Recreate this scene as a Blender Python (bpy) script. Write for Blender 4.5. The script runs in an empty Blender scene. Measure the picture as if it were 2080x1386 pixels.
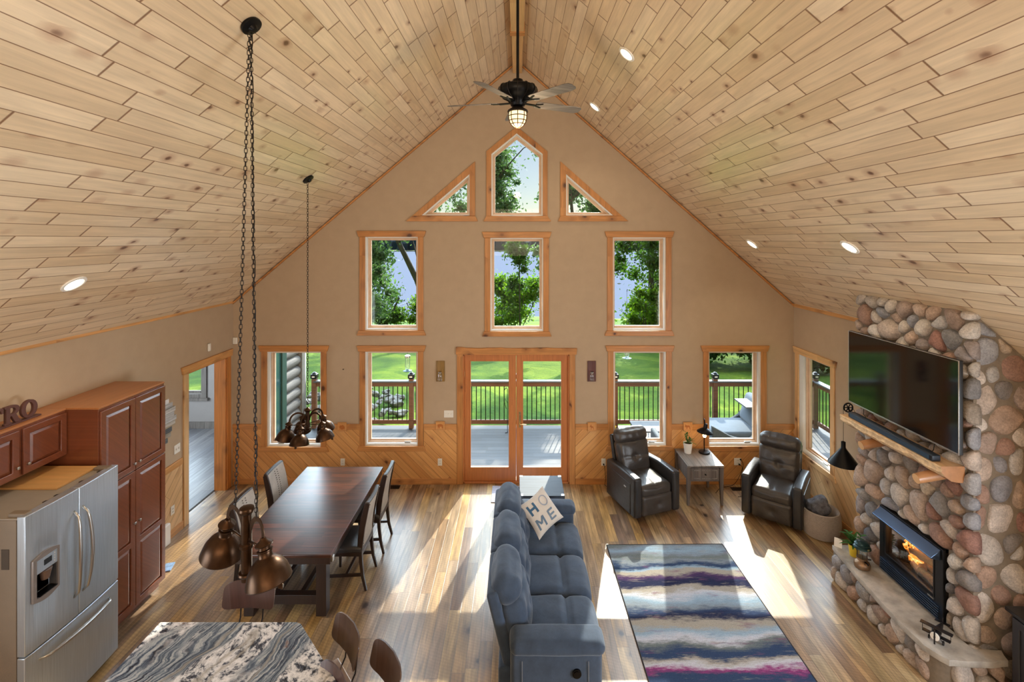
import bpy, bmesh, math, random
from math import sin, cos, pi, radians, tan, atan2, sqrt, floor
from mathutils import Vector, Matrix, noise as mnoise

SC = bpy.context.scene
C = SC.collection
R = radians

# ------------------------------------------------------------------ camera, light, exposure
CAMZ, GY, FPX, VX, VY = 4.075, 8.03, 980.0, 1051.0, 486.0
cam_d = bpy.data.cameras.new('camera')
cam_d.sensor_width = 36.0
cam_d.lens = FPX / 2080 * 36.0
cam_d.shift_x = -(VX - 1040) / 2080
cam_d.shift_y = -(693 - VY) / 2080
cam_d.clip_end = 2000
cam = bpy.data.objects.new('camera', cam_d)
cam.location = (0, 0, CAMZ)
cam.rotation_euler = (R(90), 0, 0)
C.objects.link(cam)
SC.camera = cam

SC.view_settings.view_transform = 'Standard'
SC.view_settings.look = 'None'
SC.view_settings.gamma = 1
SC.view_settings.use_curve_mapping = False
SC.view_settings.exposure = 0.0

world = bpy.data.worlds.new('sky')
SC.world = world
world.use_nodes = True
wn = world.node_tree
for n in list(wn.nodes): wn.nodes.remove(n)
wo = wn.nodes.new('ShaderNodeOutputWorld')
wb = wn.nodes.new('ShaderNodeBackground')
ws = wn.nodes.new('ShaderNodeTexSky')
ws.sky_type = 'NISHITA'
ws.sun_disc = False
ws.sun_elevation = R(34.5)
ws.sun_rotation = R(15)
ws.air_density = 1.0
ws.dust_density = 0.6
ws.ozone_density = 2.0
wb.inputs['Strength'].default_value = 0.085
wn.links.new(ws.outputs[0], wb.inputs[0])
wn.links.new(wb.outputs[0], wo.inputs[0])

def light(name, kind, loc, energy, color, rot=None, **kw):
    d = bpy.data.lights.new(name, kind)
    d.energy = energy
    d.color = color
    for k, v in kw.items(): setattr(d, k, v)
    o = bpy.data.objects.new(name, d)
    o.location = loc
    if rot is not None: o.rotation_euler = rot
    C.objects.link(o)
    return o

SUN_DIR = Vector((-0.27, -1.0, -0.715)).normalized()
sun = light('sun', 'SUN', (5, 30, 25), 7.8, (1.0, 0.91, 0.76), angle=R(0.6))
sun.rotation_euler = SUN_DIR.to_track_quat('-Z', 'Y').to_euler()
# broad cool light of the open sky over the lake, then added fill lamps out of view
sky_l = light('sky_light', 'SUN', (0, 30, 30), 21.0, (0.72, 0.86, 1.0), angle=R(96))
sky_l.rotation_euler = Vector((-0.05, -1.0, -0.62)).normalized().to_track_quat('-Z', 'Y').to_euler()
light('loft_fill', 'AREA', (-0.6, -3.2, 4.5), 235, (1.0, 0.78, 0.54), (R(116), 0, 0),
      shape='RECTANGLE', size=5.0, size_y=2.4)  # added warm fill behind the camera, inside the windowless back wall
light('low_back_fill', 'AREA', (-2.0, -2.6, 1.7), 8, (1.0, 0.88, 0.74), (R(90), 0, 0),
      shape='RECTANGLE', size=4.0, size_y=1.4)  # faint fill lamp added low down, with no window behind it
light('right_opening_fill', 'AREA', (4.72, 1.6, 1.65), 270, (0.84, 0.92, 1.0), (0, R(90), 0),
      shape='RECTANGLE', size=1.5, size_y=2.8)  # added cool fill from the right, set in a made-up opening
light('left_opening_fill', 'AREA', (-4.84, 1.2, 1.75), 115, (0.84, 0.92, 1.0), (0, R(-90), 0),
      shape='RECTANGLE', size=1.2, size_y=2.4)  # added cool fill from the left, its wall opening made up as well
light('side_room_fill', 'AREA', (-8.3, 7.6, 1.5), 200, (0.84, 0.92, 1.0), (0, R(-90), 0),
      shape='RECTANGLE', size=1.4, size_y=3.0)  # unseen fill added to brighten the side room; the wall behind is closed

# ------------------------------------------------------------------ helpers: tags
def tag(o, label=None, cat=None, group=None, kind=None):
    if label: o['label'] = label
    if cat: o['category'] = cat
    if group: o['group'] = group
    if kind: o['kind'] = kind
    return o

def empty(name, loc=(0, 0, 0), rotz=0.0, label=None, cat=None, group=None, kind=None):
    o = bpy.data.objects.new(name, None)
    o.empty_display_size = 0.1
    o.location = loc
    o.rotation_euler = (0, 0, rotz)
    C.objects.link(o)
    return tag(o, label, cat, group, kind)

def finish(name, me, mat=None, parent=None, smooth=None, bevel=0, seg=2, subsurf=0, loc=None, rot=None):
    o = bpy.data.objects.new(name, me)
    C.objects.link(o)
    if mat is not None:
        if isinstance(mat, (list, tuple)):
            for m in mat: me.materials.append(m)
        else:
            me.materials.append(mat)
    if parent is not None: o.parent = parent
    if loc is not None: o.location = loc
    if rot is not None: o.rotation_euler = rot
    if smooth is not None:
        if smooth >= 179:
            for p in me.polygons: p.use_smooth = True
        else:
            me.shade_smooth() if hasattr(me, 'shade_smooth') else None
            try: me.set_sharp_from_angle(angle=R(smooth))
            except Exception: pass
    if bevel:
        b = o.modifiers.new('bevel', 'BEVEL')
        b.width = bevel; b.segments = seg; b.limit_method = 'ANGLE'; b.angle_limit = R(40)
        b.harden_normals = False
    if subsurf:
        s = o.modifiers.new('sub', 'SUBSURF'); s.levels = subsurf; s.render_levels = subsurf
    return o

def obj(name, bm, mat=None, parent=None, **kw):
    me = bpy.data.meshes.new(name)
    bm.normal_update()
    bm.to_mesh(me); bm.free()
    return finish(name, me, mat, parent, **kw)

def copy_tree(o, parent=None):
    c = o.copy()
    C.objects.link(c)
    c.parent = parent
    for ch in list(o.children): copy_tree(ch, c)
    return c

# ------------------------------------------------------------------ helpers: shapes
def NB(): return bmesh.new()

def box(bm, x0, x1, y0, y1, z0, z1, M=None, mi=0):
    vs = [Vector((x, y, z)) for x in (x0, x1) for y in (y0, y1) for z in (z0, z1)]
    if M is not None: vs = [M @ v for v in vs]
    v = [bm.verts.new(p) for p in vs]
    for f in ((0, 1, 3, 2), (4, 6, 7, 5), (0, 4, 5, 1), (2, 3, 7, 6), (0, 2, 6, 4), (1, 5, 7, 3)):
        fc = bm.faces.new([v[i] for i in f]); fc.material_index = mi

def bar(bm, a, b, w, h, up=(0, 0, 1)):
    """a straight bar from a to b, w wide and h thick"""
    a = Vector(a); b = Vector(b); d = (b - a); L = d.length; d.normalize()
    u = Vector(up); s = d.cross(u)
    if s.length < 1e-4: s = d.cross(Vector((1, 0, 0)))
    s.normalize(); t = s.cross(d)
    M = Matrix((s, d, t)).transposed().to_4x4(); M.translation = a
    box(bm, -w / 2, w / 2, 0, L, -h / 2, h / 2, M)

def cyl(bm, a, b, r0, r1=None, n=16, caps=True):
    if r1 is None: r1 = r0
    a = Vector(a); b = Vector(b); d = (b - a).normalized()
    s = d.orthogonal().normalized(); t = d.cross(s)
    A = [bm.verts.new(a + (s * cos(2 * pi * i / n) + t * sin(2 * pi * i / n)) * r0) for i in range(n)]
    B = [bm.verts.new(b + (s * cos(2 * pi * i / n) + t * sin(2 * pi * i / n)) * r1) for i in range(n)]
    for i in range(n):
        j = (i + 1) % n
        bm.faces.new((A[i], A[j], B[j], B[i]))
    if caps:
        bm.faces.new(A[::-1]); bm.faces.new(B)

def tube(bm, pts, r, n=8, closed=False, rs=None, flat=None):
    """sweep along pts; flat=(w,t) gives a flat band"""
    pts = [Vector(p) for p in pts]
    N = len(pts); rings = []
    prev = None
    for i, p in enumerate(pts):
        if closed: d = (pts[(i + 1) % N] - pts[i - 1])
        else: d = pts[min(i + 1, N - 1)] - pts[max(i - 1, 0)]
        if d.length < 1e-9: d = Vector((0, 0, 1))
        d.normalize()
        if prev is None:
            s = d.orthogonal().normalized() if flat is None else (d.cross(Vector(flat[2]))).normalized()
        else:
            s = (prev - d * prev.dot(d))
            if s.length < 1e-6: s = d.orthogonal()
            s.normalize()
        prev = s
        t = d.cross(s)
        rr = rs[i] if rs else r
        if flat:
            ring = [bm.verts.new(p + s * a * flat[0] / 2 + t * b * flat[1] / 2) for a, b in ((-1, -1), (1, -1), (1, 1), (-1, 1))]
        else:
            ring = [bm.verts.new(p + (s * cos(2 * pi * k / n) + t * sin(2 * pi * k / n)) * rr) for k in range(n)]
        rings.append(ring)
    m = len(rings[0])
    last = N if closed else N - 1
    for i in range(last):
        a = rings[i]; b = rings[(i + 1) % N]
        for k in range(m):
            l = (k + 1) % m
            bm.faces.new((a[k], a[l], b[l], b[k]))
    if not closed:
        bm.faces.new(rings[0][::-1]); bm.faces.new(rings[-1])

def lathe(bm, prof, n=32, M=None, caps=True):
    """prof: list of (r, z)"""
    rings = []
    for r, z in prof:
        if r < 1e-5:
            p = Vector((0, 0, z)); p = M @ p if M else p
            rings.append([bm.verts.new(p)])
        else:
            ring = []
            for k in range(n):
                p = Vector((r * cos(2 * pi * k / n), r * sin(2 * pi * k / n), z))
                ring.append(bm.verts.new(M @ p if M else p))
            rings.append(ring)
    for a, b in zip(rings, rings[1:]):
        if len(a) == 1 and len(b) == 1: continue
        for k in range(n):
            l = (k + 1) % n
            if len(a) == 1: bm.faces.new((a[0], b[l], b[k]))
            elif len(b) == 1: bm.faces.new((a[k], a[l], b[0]))
            else: bm.faces.new((a[k], a[l], b[l], b[k]))
    if caps:
        if len(rings[0]) > 1: bm.faces.new(rings[0][::-1])
        if len(rings[-1]) > 1: bm.faces.new(rings[-1])

def rbox(bm, c, size, r, puff=(0, 0, 0), rot=None, k=8, fn=None, mi=0):
    """rounded, optionally puffed box with a dense skin; fn(p local) -> p"""
    hx, hy, hz = size[0] / 2, size[1] / 2, size[2] / 2
    def samples(h):
        rr = min(r, h * 0.999)
        e = [h - rr + rr * tan(pi / 4 * t) for t in (0, .25, .5, .75, 1)]
        core = [(-1 + 2 * i / k) * (h - rr) for i in range(1, k)]
        return sorted(set([round(-x, 6) for x in e] + [round(x, 6) for x in core] + [round(x, 6) for x in e]))
    S = [samples(hx), samples(hy), samples(hz)]
    H = (hx, hy, hz)
    cache = {}
    M = Matrix.Translation(Vector(c)) @ (rot.to_4x4() if rot is not None else Matrix.Identity(4))
    def vert(p):
        key = (round(p[0], 5), round(p[1], 5), round(p[2], 5))
        if key in cache: return cache[key]
        P = Vector(p)
        q = Vector([max(-(H[i] - min(r, H[i] * .999)), min(H[i] - min(r, H[i] * .999), P[i])) for i in range(3)])
        d = P - q
        Q = q + d.normalized() * min(r, min(H) * 0.999 if r > min(H) else r) if d.length > 1e-9 else P
        u = [P[i] / H[i] for i in range(3)]
        for i in range(3):
            j, l = (i + 1) % 3, (i + 2) % 3
            w = (1 - u[j] ** 2) * (1 - u[l] ** 2)
            Q[i] += puff[i] * w * (u[i])
        if fn: Q = fn(Q)
        v = bm.verts.new(M @ Q)
        cache[key] = v
        return v
    for ax in range(3):
        a, b = (ax + 1) % 3, (ax + 2) % 3
        for s in (-1, 1):
            for i in range(len(S[a]) - 1):
                for j in range(len(S[b]) - 1):
                    ps = []
                    for (ii, jj) in ((i, j), (i + 1, j), (i + 1, j + 1), (i, j + 1)):
                        p = [0, 0, 0]; p[ax] = s * H[ax]; p[a] = S[a][ii]; p[b] = S[b][jj]
                        ps.append(vert(p))
                    if len(set(ps)) < 4: continue
                    try:
                        f = bm.faces.new(ps if s > 0 else ps[::-1]); f.material_index = mi
                    except ValueError: pass

def prism2(loops, depth, name='m'):
    """flat outline with holes, extruded: returns mesh in XY plane, z in [-depth/2, depth/2]"""
    cu = bpy.data.curves.new(name, 'CURVE')
    cu.dimensions = '2D'; cu.fill_mode = 'BOTH'; cu.extrude = depth / 2
    for lp in loops:
        sp = cu.splines.new('POLY')
        sp.points.add(len(lp) - 1)
        for i, (x, y) in enumerate(lp): sp.points[i].co = (x, y, 0, 1)
        sp.use_cyclic_u = True
    o = bpy.data.objects.new(name, cu)
    C.objects.link(o)
    dg = bpy.context.evaluated_depsgraph_get()
    dg.update()
    me = bpy.data.meshes.new_from_object(o.evaluated_get(dg), depsgraph=dg)
    bpy.data.objects.remove(o); bpy.data.curves.remove(cu)
    me.materials.clear()
    return me

def plate(name, loops, depth, M, mat, parent=None, bevel=0, **kw):
    me = prism2(loops, depth, name)
    me.transform(M)
    bm = bmesh.new(); bm.from_mesh(me)
    bmesh.ops.remove_doubles(bm, verts=bm.verts, dist=1e-5)
    bmesh.ops.recalc_face_normals(bm, faces=bm.faces)
    bm.to_mesh(me); bm.free()
    return finish(name, me, mat, parent, bevel=bevel, **kw)

# plane frames for plates: local (x,y) -> world
def MXZ(y):   # x->X, y->Z, thickness along Y centred on y
    return Matrix(((1, 0, 0, 0), (0, 0, 1, y), (0, 1, 0, 0), (0, 0, 0, 1)))
def MYZ(x):   # x->Y, y->Z, thickness along X centred on x
    return Matrix(((0, 0, 1, x), (1, 0, 0, 0), (0, 1, 0, 0), (0, 0, 0, 1)))

def rect(x0, x1, z0, z1): return [(x0, z0), (x1, z0), (x1, z1), (x0, z1)]
S = FPX / GY
def gx(px): return (px - VX) / S
def gz(py): return CAMZ - (py - VY) / S

# ------------------------------------------------------------------ helpers: materials
def lin(c):
    """sRGB 0-255 -> linear"""
    o = []
    for v in c:
        v /= 255.0
        o.append(v / 12.92 if v <= 0.04045 else ((v + 0.055) / 1.055) ** 2.4)
    return tuple(o) + (1.0,)

class NT:
    def __init__(s, name):
        s.m = bpy.data.materials.new(name); s.m.use_nodes = True
        s.t = s.m.node_tree
        s.b = s.t.nodes['Principled BSDF']; s.out = s.t.nodes['Material Output']
    def n(s, t, **kw):
        x = s.t.nodes.new(t)
        for k, v in kw.items(): setattr(x, k, v)
        return x
    def l(s, a, b): s.t.links.new(a, b)
    def val(s, inp, v):
        if hasattr(v, 'is_output') or isinstance(v, bpy.types.NodeSocket): s.l(v, inp)
        else: inp.default_value = v
    def math(s, op, a, b=None, c=None, clamp=False):
        x = s.n('ShaderNodeMath', operation=op); x.use_clamp = clamp
        s.val(x.inputs[0], a)
        if b is not None: s.val(x.inputs[1], b)
        if c is not None: s.val(x.inputs[2], c)
        return x.outputs[0]
    def vmath(s, op, a, b=None):
        x = s.n('ShaderNodeVectorMath', operation=op)
        s.val(x.inputs[0], a)
        if b is not None: s.val(x.inputs[1], b)
        return x.outputs['Value'] if op in ('DOT_PRODUCT', 'LENGTH', 'DISTANCE') else x.outputs[0]
    def comb(s, x, y, z=0.0):
        c = s.n('ShaderNodeCombineXYZ')
        s.val(c.inputs[0], x); s.val(c.inputs[1], y); s.val(c.inputs[2], z)
        return c.outputs[0]
    def noise(s, vec, scale, detail=4, rough=.55, dist=0.0, out='Fac'):
        x = s.n('ShaderNodeTexNoise')
        if vec is not None: s.l(vec, x.inputs['Vector'])
        x.inputs['Scale'].default_value = scale; x.inputs['Detail'].default_value = detail
        x.inputs['Roughness'].default_value = rough; x.inputs['Distortion'].default_value = dist
        return x.outputs[out]
    def ramp(s, fac, stops, interp='LINEAR'):
        x = s.n('ShaderNodeValToRGB'); r = x.color_ramp; r.interpolation = interp
        while len(r.elements) < len(stops): r.elements.new(0.5)
        for e, (p, c) in zip(r.elements, stops):
            e.position = p; e.color = c if len(c) == 4 else tuple(c) + (1,)
        s.val(x.inputs[0], fac)
        return x.outputs[0]
    def mix(s, fac, a, b, blend='MIX'):
        x = s.n('ShaderNodeMix', data_type='RGBA', blend_type=blend)
        s.val(x.inputs[0], fac); s.val(x.inputs[6], a); s.val(x.inputs[7], b)
        return x.outputs[2]
    def mapr(s, v, a, b, c=0.0, d=1.0):
        x = s.n('ShaderNodeMapRange'); x.clamp = True
        s.val(x.inputs[0], v); x.inputs[1].default_value = a; x.inputs[2].default_value = b
        x.inputs[3].default_value = c; x.inputs[4].default_value = d
        return x.outputs[0]
    def obj(s): return s.n('ShaderNodeTexCoord').outputs['Object']
    def bump(s, h, strength=.3, dist=.01):
        x = s.n('ShaderNodeBump'); x.inputs['Strength'].default_value = strength
        x.inputs['Distance'].default_value = dist
        s.l(h, x.inputs['Height']); s.l(x.outputs[0], s.b.inputs['Normal'])
    def set(s, color=None, rough=None, metal=None, spec=None, coat=None, **kw):
        if color is not None: s.val(s.b.inputs['Base Color'], color)
        if rough is not None: s.val(s.b.inputs['Roughness'], rough)
        if metal is not None: s.b.inputs['Metallic'].default_value = metal
        if spec is not None: s.b.inputs['Specular IOR Level'].default_value = spec
        if coat is not None:
            s.b.inputs['Coat Weight'].default_value = coat
            s.b.inputs['Coat Roughness'].default_value = kw.get('coat_rough', .2)
        return s.m

def plain(name, rgb, rough=.5, metal=0.0, var=.12, vscale=6.0, bump=0.0, bscale=60.0, spec=.5, sheen=0.0, coat=None, coat_rough=.15):
    t = NT(name)
    c = lin(rgb)
    P = t.obj()
    f = t.noise(P, vscale, 5, .6)
    lo = tuple(x * (1 - var) for x in c[:3]) + (1,); hi = tuple(min(1, x * (1 + var)) for x in c[:3]) + (1,)
    col = t.ramp(f, [(.3, lo), (.7, hi)])
    t.set(col, rough, metal, spec, coat, coat_rough=coat_rough)
    if sheen: t.b.inputs['Sheen Weight'].default_value = sheen; t.b.inputs['Sheen Roughness'].default_value = .4
    if bump: t.bump(t.noise(P, bscale, 4, .6), bump, .004)
    return t.m

def emis(name, rgb, strength, base=(1, 1, 1)):
    t = NT(name)
    t.set(lin(rgb), .4)
    t.b.inputs['Emission Color'].default_value = lin(rgb)
    t.b.inputs['Emission Strength'].default_value = strength
    return t.m

def glass(name, tint=(1, 1, 1), refl=.07, rough=0.0):
    t = NT(name)
    tr = t.n('ShaderNodeBsdfTransparent'); tr.inputs[0].default_value = tuple(tint) + (1,)
    gl = t.n('ShaderNodeBsdfGlossy'); gl.inputs['Roughness'].default_value = rough
    mx = t.n('ShaderNodeMixShader')
    lw = t.n('ShaderNodeLayerWeight'); lw.inputs[0].default_value = .25
    t.l(t.math('ADD', t.math('MULTIPLY', lw.outputs['Fresnel'], min(.5, refl * 6)), refl * .5, clamp=True), mx.inputs[0])
    t.l(tr.outputs[0], mx.inputs[1]); t.l(gl.outputs[0], mx.inputs[2])
    t.l(mx.outputs[0], t.out.inputs[0])
    return t.m

def planks(name, U, V, w, L, cols, groove=.003, gend=.003, gcol=(60, 35, 18), knots=3.0, kth=.62, kcol=(92, 50, 25),
           rough=.45, coat=0.0, grain=.35, gscale=1.0, bump=.35, spec=.5, patch=0.0, kr=.06, saw=0.0):
    """boards running along U (object space), stacked along V"""
    t = NT(name)
    P = t.obj()
    u = t.vmath('DOT_PRODUCT', P, tuple(U)); v = t.vmath('DOT_PRODUCT', P, tuple(V))
    vr = t.math('DIVIDE', v, w); row = t.math('FLOOR', vr); fv = t.math('FRACT', vr)
    wn1 = t.n('ShaderNodeTexWhiteNoise', noise_dimensions='1D'); t.l(row, wn1.inputs['W'])
    Lr = t.math('MULTIPLY', t.math('MULTIPLY_ADD', wn1.outputs['Value'], .6, .7), L)
    wn2 = t.n('ShaderNodeTexWhiteNoise', noise_dimensions='1D'); t.l(t.math('ADD', row, 31.7), wn2.inputs['W'])
    u2 = t.math('ADD', t.math('DIVIDE', u, Lr), t.math('MULTIPLY', wn2.outputs['Value'], 9.0))
    # uneven board lengths inside a row
    cell = t.math('FLOOR', u2); fu = t.math('FRACT', u2)
    wn3 = t.n('ShaderNodeTexWhiteNoise', noise_dimensions='2D'); t.l(t.comb(row, cell), wn3.inputs['Vector'])
    sep = t.n('ShaderNodeSeparateColor'); t.l(wn3.outputs['Color'], sep.inputs[0])
    rnd, rnd2, rnd3 = sep.outputs[0], sep.outputs[1], sep.outputs[2]
    k = len(cols)
    base = t.ramp(rnd, [(i / max(1, k - 1), lin(c)) for i, c in enumerate(cols)])
    gv = t.comb(t.math('ADD', t.math('MULTIPLY', u, 1.6 * gscale), t.math('MULTIPLY', rnd2, 40)), t.math('MULTIPLY', v, 26 * gscale), t.math('MULTIPLY', rnd3, 60))
    g = t.noise(gv, 1.0, 6, .62, .6)
    g2 = t.mapr(g, .3, .72, 1 - grain, 1 + grain * .5)
    col = t.mix(1.0, base, t.comb(g2, g2, g2), 'MULTIPLY')
    if patch:
        pn = t.noise(t.comb(t.math('ADD', t.math('MULTIPLY', u, 2.0), t.math('MULTIPLY', rnd2, 20)), t.math('MULTIPLY', v, 7.0), t.math('MULTIPLY', rnd, 9)), 1.0, 3, .5)
        pm = t.mapr(pn, .38, .68, 1 - patch, 1 + patch * .35)
        col = t.mix(1.0, col, t.comb(pm, pm, pm), 'MULTIPLY')
    if saw:
        sw = t.n('ShaderNodeTexWave', wave_type='BANDS', bands_direction='X'); sw.inputs['Scale'].default_value = 9
        sw.inputs['Distortion'].default_value = 3; sw.inputs['Detail'].default_value = 3
        t.l(t.comb(t.math('ADD', u, t.math('MULTIPLY', v, .35)), v, rnd3), sw.inputs['Vector'])
        sm = t.mapr(sw.outputs['Fac'], 0, 1, 1 - saw, 1 + saw * .4)
        col = t.mix(1.0, col, t.comb(sm, sm, sm), 'MULTIPLY')
    if knots:
        dn = t.noise(t.comb(u, v, rnd), 14.0, 3, .6, out='Color')
        kv = t.vmath('ADD', t.comb(t.math('MULTIPLY', u, knots * .7), t.math('MULTIPLY', v, knots), t.math('MULTIPLY', rnd, 3.0)),
                     t.vmath('MULTIPLY', dn, (.16, .16, 0)))
        vo = t.n('ShaderNodeTexVoronoi', feature='F1'); vo.inputs['Scale'].default_value = 1.0
        vo.inputs['Randomness'].default_value = 1.0
        t.l(kv, vo.inputs['Vector'])
        s2 = t.n('ShaderNodeSeparateColor'); t.l(vo.outputs['Color'], s2.inputs[0])
        on = t.math('GREATER_THAN', s2.outputs[0], kth)
        size = t.mapr(s2.outputs[1], 0, 1, kr * .5, kr * 1.8)
        ratio = t.math('DIVIDE', vo.outputs['Distance'], size)
        core = t.math('MULTIPLY', t.mapr(ratio, .55, 1.25, 1, 0), on)
        halo = t.math('MULTIPLY', t.mapr(ratio, .8, 3.2, .55, 0), on)
        kc = lin(kcol)
        col = t.mix(halo, col, tuple(min(1, x * 3.0) for x in kc[:3]) + (1,))
        col = t.mix(t.math('MULTIPLY', core, .9), col, kc)
    dv = t.math('MULTIPLY', t.math('MINIMUM', fv, t.math('SUBTRACT', 1.0, fv)), w)
    du = t.math('MULTIPLY', t.math('MINIMUM', fu, t.math('SUBTRACT', 1.0, fu)), Lr)
    mv = t.mapr(dv, groove * .35, groove, 1, 0); mu = t.mapr(du, gend * .35, gend, 1, 0)
    gm = t.math('MAXIMUM', mv, mu)
    col = t.mix(t.math('MULTIPLY', gm, .85), col, lin(gcol))
    t.set(col, rough, 0, spec, coat if coat else None, coat_rough=.25)
    h = t.math('ADD', t.math('MULTIPLY', t.math('SUBTRACT', 1.0, gm), 1.0), t.math('MULTIPLY', g, .12))
    t.bump(h, bump, .003)
    return t.m

# common materials
W_PINE = [(206, 160, 104), (222, 180, 124), (196, 146, 92), (230, 192, 138), (214, 168, 112)]
m_trim = planks('pine_trim', (0, 0, 1), (1, 0, 0), .3, 5.0, [(190, 128, 70), (200, 140, 82)], groove=.0001, gend=.0001, knots=6, kth=.52, kr=.12, kcol=(66, 34, 18), rough=.4, grain=.3)
m_trimh = planks('pine_trim_level', (1, 0, 0), (0, 0, 1), .3, 5.0, [(194, 132, 72), (204, 144, 86)], groove=.0001, gend=.0001, knots=6, kth=.52, kr=.12, kcol=(66, 34, 18), rough=.4, grain=.3)
m_trimy = planks('pine_trim_side', (0, 1, 0), (0, 0, 1), .3, 5.0, [(210, 152, 92), (218, 164, 104)], groove=.0001, gend=.0001, knots=6, kth=.52, kr=.12, kcol=(66, 34, 18), rough=.4, grain=.3)
m_sash = plain('sash_pale_wood', (222, 190, 160), .45, var=.1)
m_white = plain('white_paint', (236, 234, 228), .45, var=.03)
m_plate = plain('white_plastic', (232, 228, 218), .35, var=.02)
m_black = plain('black_metal', (22, 22, 24), .38, .7, var=.1)
m_bronze = plain('aged_bronze', (66, 46, 31), .34, .85, var=.3, vscale=12)
m_iron = plain('dark_iron', (46, 40, 37), .5, .6, var=.2)
m_chrome = plain('brushed_nickel', (190, 188, 184), .28, 1.0, var=.05)
m_glass = glass('window_glass', (.97, .99, .98), .015)
m_dark = plain('dark_void', (12, 12, 13), .8)
# ================================================================== THE ROOM
LX, RX, RIDGE = -4.73, 4.60, 7.05
ZL, ZR = 3.034, 2.993
SL = (RIDGE - ZL) / -LX          # slopes
SR = (RIDGE - ZR) / RX
YB = -3.6                        # back wall
T = 0.20

def struct(o): o['kind'] = 'structure'; return o

m_wall = plain('tan_wall_paint', (184, 162, 136), .85, var=.03, bump=.12, bscale=120, spec=.2)
m_floor = planks('wide_plank_floor', (0, 1, 0), (1, 0, 0), .124, 1.5,
                 [(196, 160, 112), (160, 126, 90), (206, 180, 138), (146, 116, 90), (202, 162, 100), (180, 152, 120), (158, 130, 104), (214, 184, 130), (132, 98, 70), (190, 162, 124)],
                 groove=.0022, gend=.0022, gcol=(52, 36, 24), knots=4.2, kth=.66, kcol=(40, 28, 24), rough=.34, coat=.5, grain=.55, patch=.34, saw=.10, kr=.085, bump=.25)
cl = cos(atan2(SL, 1)); sl_ = sin(atan2(SL, 1)); cr = cos(atan2(SR, 1)); sr_ = sin(atan2(SR, 1))
CE = dict(groove=.0042, gend=.010, gcol=(112, 66, 34), knots=7.0, kth=.62, kcol=(92, 56, 38), rough=.34, coat=.5, grain=.16, patch=.07, kr=.10, bump=.5)
m_ceil_l = planks('pine_ceiling_left', (0, 1, 0), (cl, 0, sl_), .128, .95, [(226, 202, 168), (234, 212, 180), (220, 194, 158), (240, 220, 190), (230, 206, 172)], **CE)
m_ceil_r = planks('pine_ceiling_right', (0, 1, 0), (-cr, 0, sr_), .128, .95, [(226, 202, 168), (234, 212, 180), (220, 194, 158), (240, 220, 190), (230, 206, 172)], **CE)

bm = NB(); box(bm, LX - .18, RX + T, YB - T, GY + T, -.25, 0)
struct(obj('floor', bm, m_floor))

# ceiling: two slopes
bm = NB()
for side, X, s in ((0, LX - .25, -SL), (1, RX + .25, SR)):
    p = [(0, RIDGE), (X, RIDGE - s * X), (X, RIDGE - s * X + .3), (0, RIDGE + .3)]
    vs = []
    for y in (YB - T, GY + .25):
        vs.append([bm.verts.new((a, y, b)) for a, b in p])
    for i in range(4):
        j = (i + 1) % 4
        f = bm.faces.new((vs[0][i], vs[0][j], vs[1][j], vs[1][i])); f.material_index = side
    for r in vs:
        f = bm.faces.new(r); f.material_index = side
bmesh.ops.recalc_face_normals(bm, faces=bm.faces)
struct(obj('ceiling', bm, [m_ceil_l, m_ceil_r]))

# window outlines on the gable wall
def prect(px0, px1, py0, py1): return rect(gx(px0), gx(px1), gz(py1), gz(py0))
WIN = {
 1: prect(543, 652.5, 714, 907), 2: prect(742, 849, 714, 905.5), 3: prect(1246, 1352.7, 714, 905), 4: prect(1439, 1545, 714, 905.5),
 5: prect(742, 849, 481.4, 671), 6: prect(996, 1103.5, 483.5, 673), 7: prect(1244.6, 1352, 482.5, 671.6),
}
POLY = {
 8: [(gx(998), gz(438.7)), (gx(1102.5), gz(438.7)), (gx(1102.5), gz(313)), (gx(1049.5), gz(271)), (gx(998), gz(313))],
 9: [(gx(856), gz(438)), (gx(954), gz(438)), (gx(954), gz(353.6))],
 10: [(gx(1149.7), gz(438)), (gx(1245.7), gz(438)), (gx(1149.7), gz(353.6))],
}
DOOR = rect(gx(940.6), gx(1156.5), 0.0, gz(720))
ov = .004
def gable_outline():
    return [(LX - .18, 0), (DOOR[0][0], 0), (DOOR[0][0], DOOR[2][1]), (DOOR[1][0], DOOR[2][1]), (DOOR[1][0], 0), (RX + T, 0),
            (RX + T, RIDGE - SR * (RX + T) + .02), (0, RIDGE + .02), (LX - .18, RIDGE + SL * (LX - .18) + .02)]
struct(plate('wall_gable', [gable_outline()] + [WIN[k] for k in WIN] + [POLY[k] for k in POLY], T, MXZ(GY + T / 2), m_wall))
# left wall with the doorway, right wall with one window
DY0, DY1, DZ = 6.915, 7.835, 2.155
struct(plate('wall_left', [[(YB, 0), (DY0, 0), (DY0, DZ), (DY1, DZ), (DY1, 0), (GY, 0), (GY, ZL + .02), (YB, ZL + .02)], rect(0.0, 2.4, 1.15, 2.35)], .18, MYZ(LX - .09), m_wall))  # rectangular hole: unseen opening added for the left fill lamp
RW = (7.07, 7.874, .64, 2.206)   # right wall window
# second hole, towards the back: unseen opening added to hold the right fill lamp
struct(plate('wall_right', [[(YB, 0), (GY, 0), (GY, ZR + .02), (YB, ZR + .02)], rect(*RW[:2], *RW[2:]), rect(.2, 3.0, .9, 2.4)], T, MYZ(RX + T / 2), m_wall))
struct(plate('wall_back', [[(LX - .18, 0), (RX + T, 0), (RX + T, ZR), (0, RIDGE), (LX - .18, ZL)]], T, MXZ(YB - T / 2), m_wall))

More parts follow.
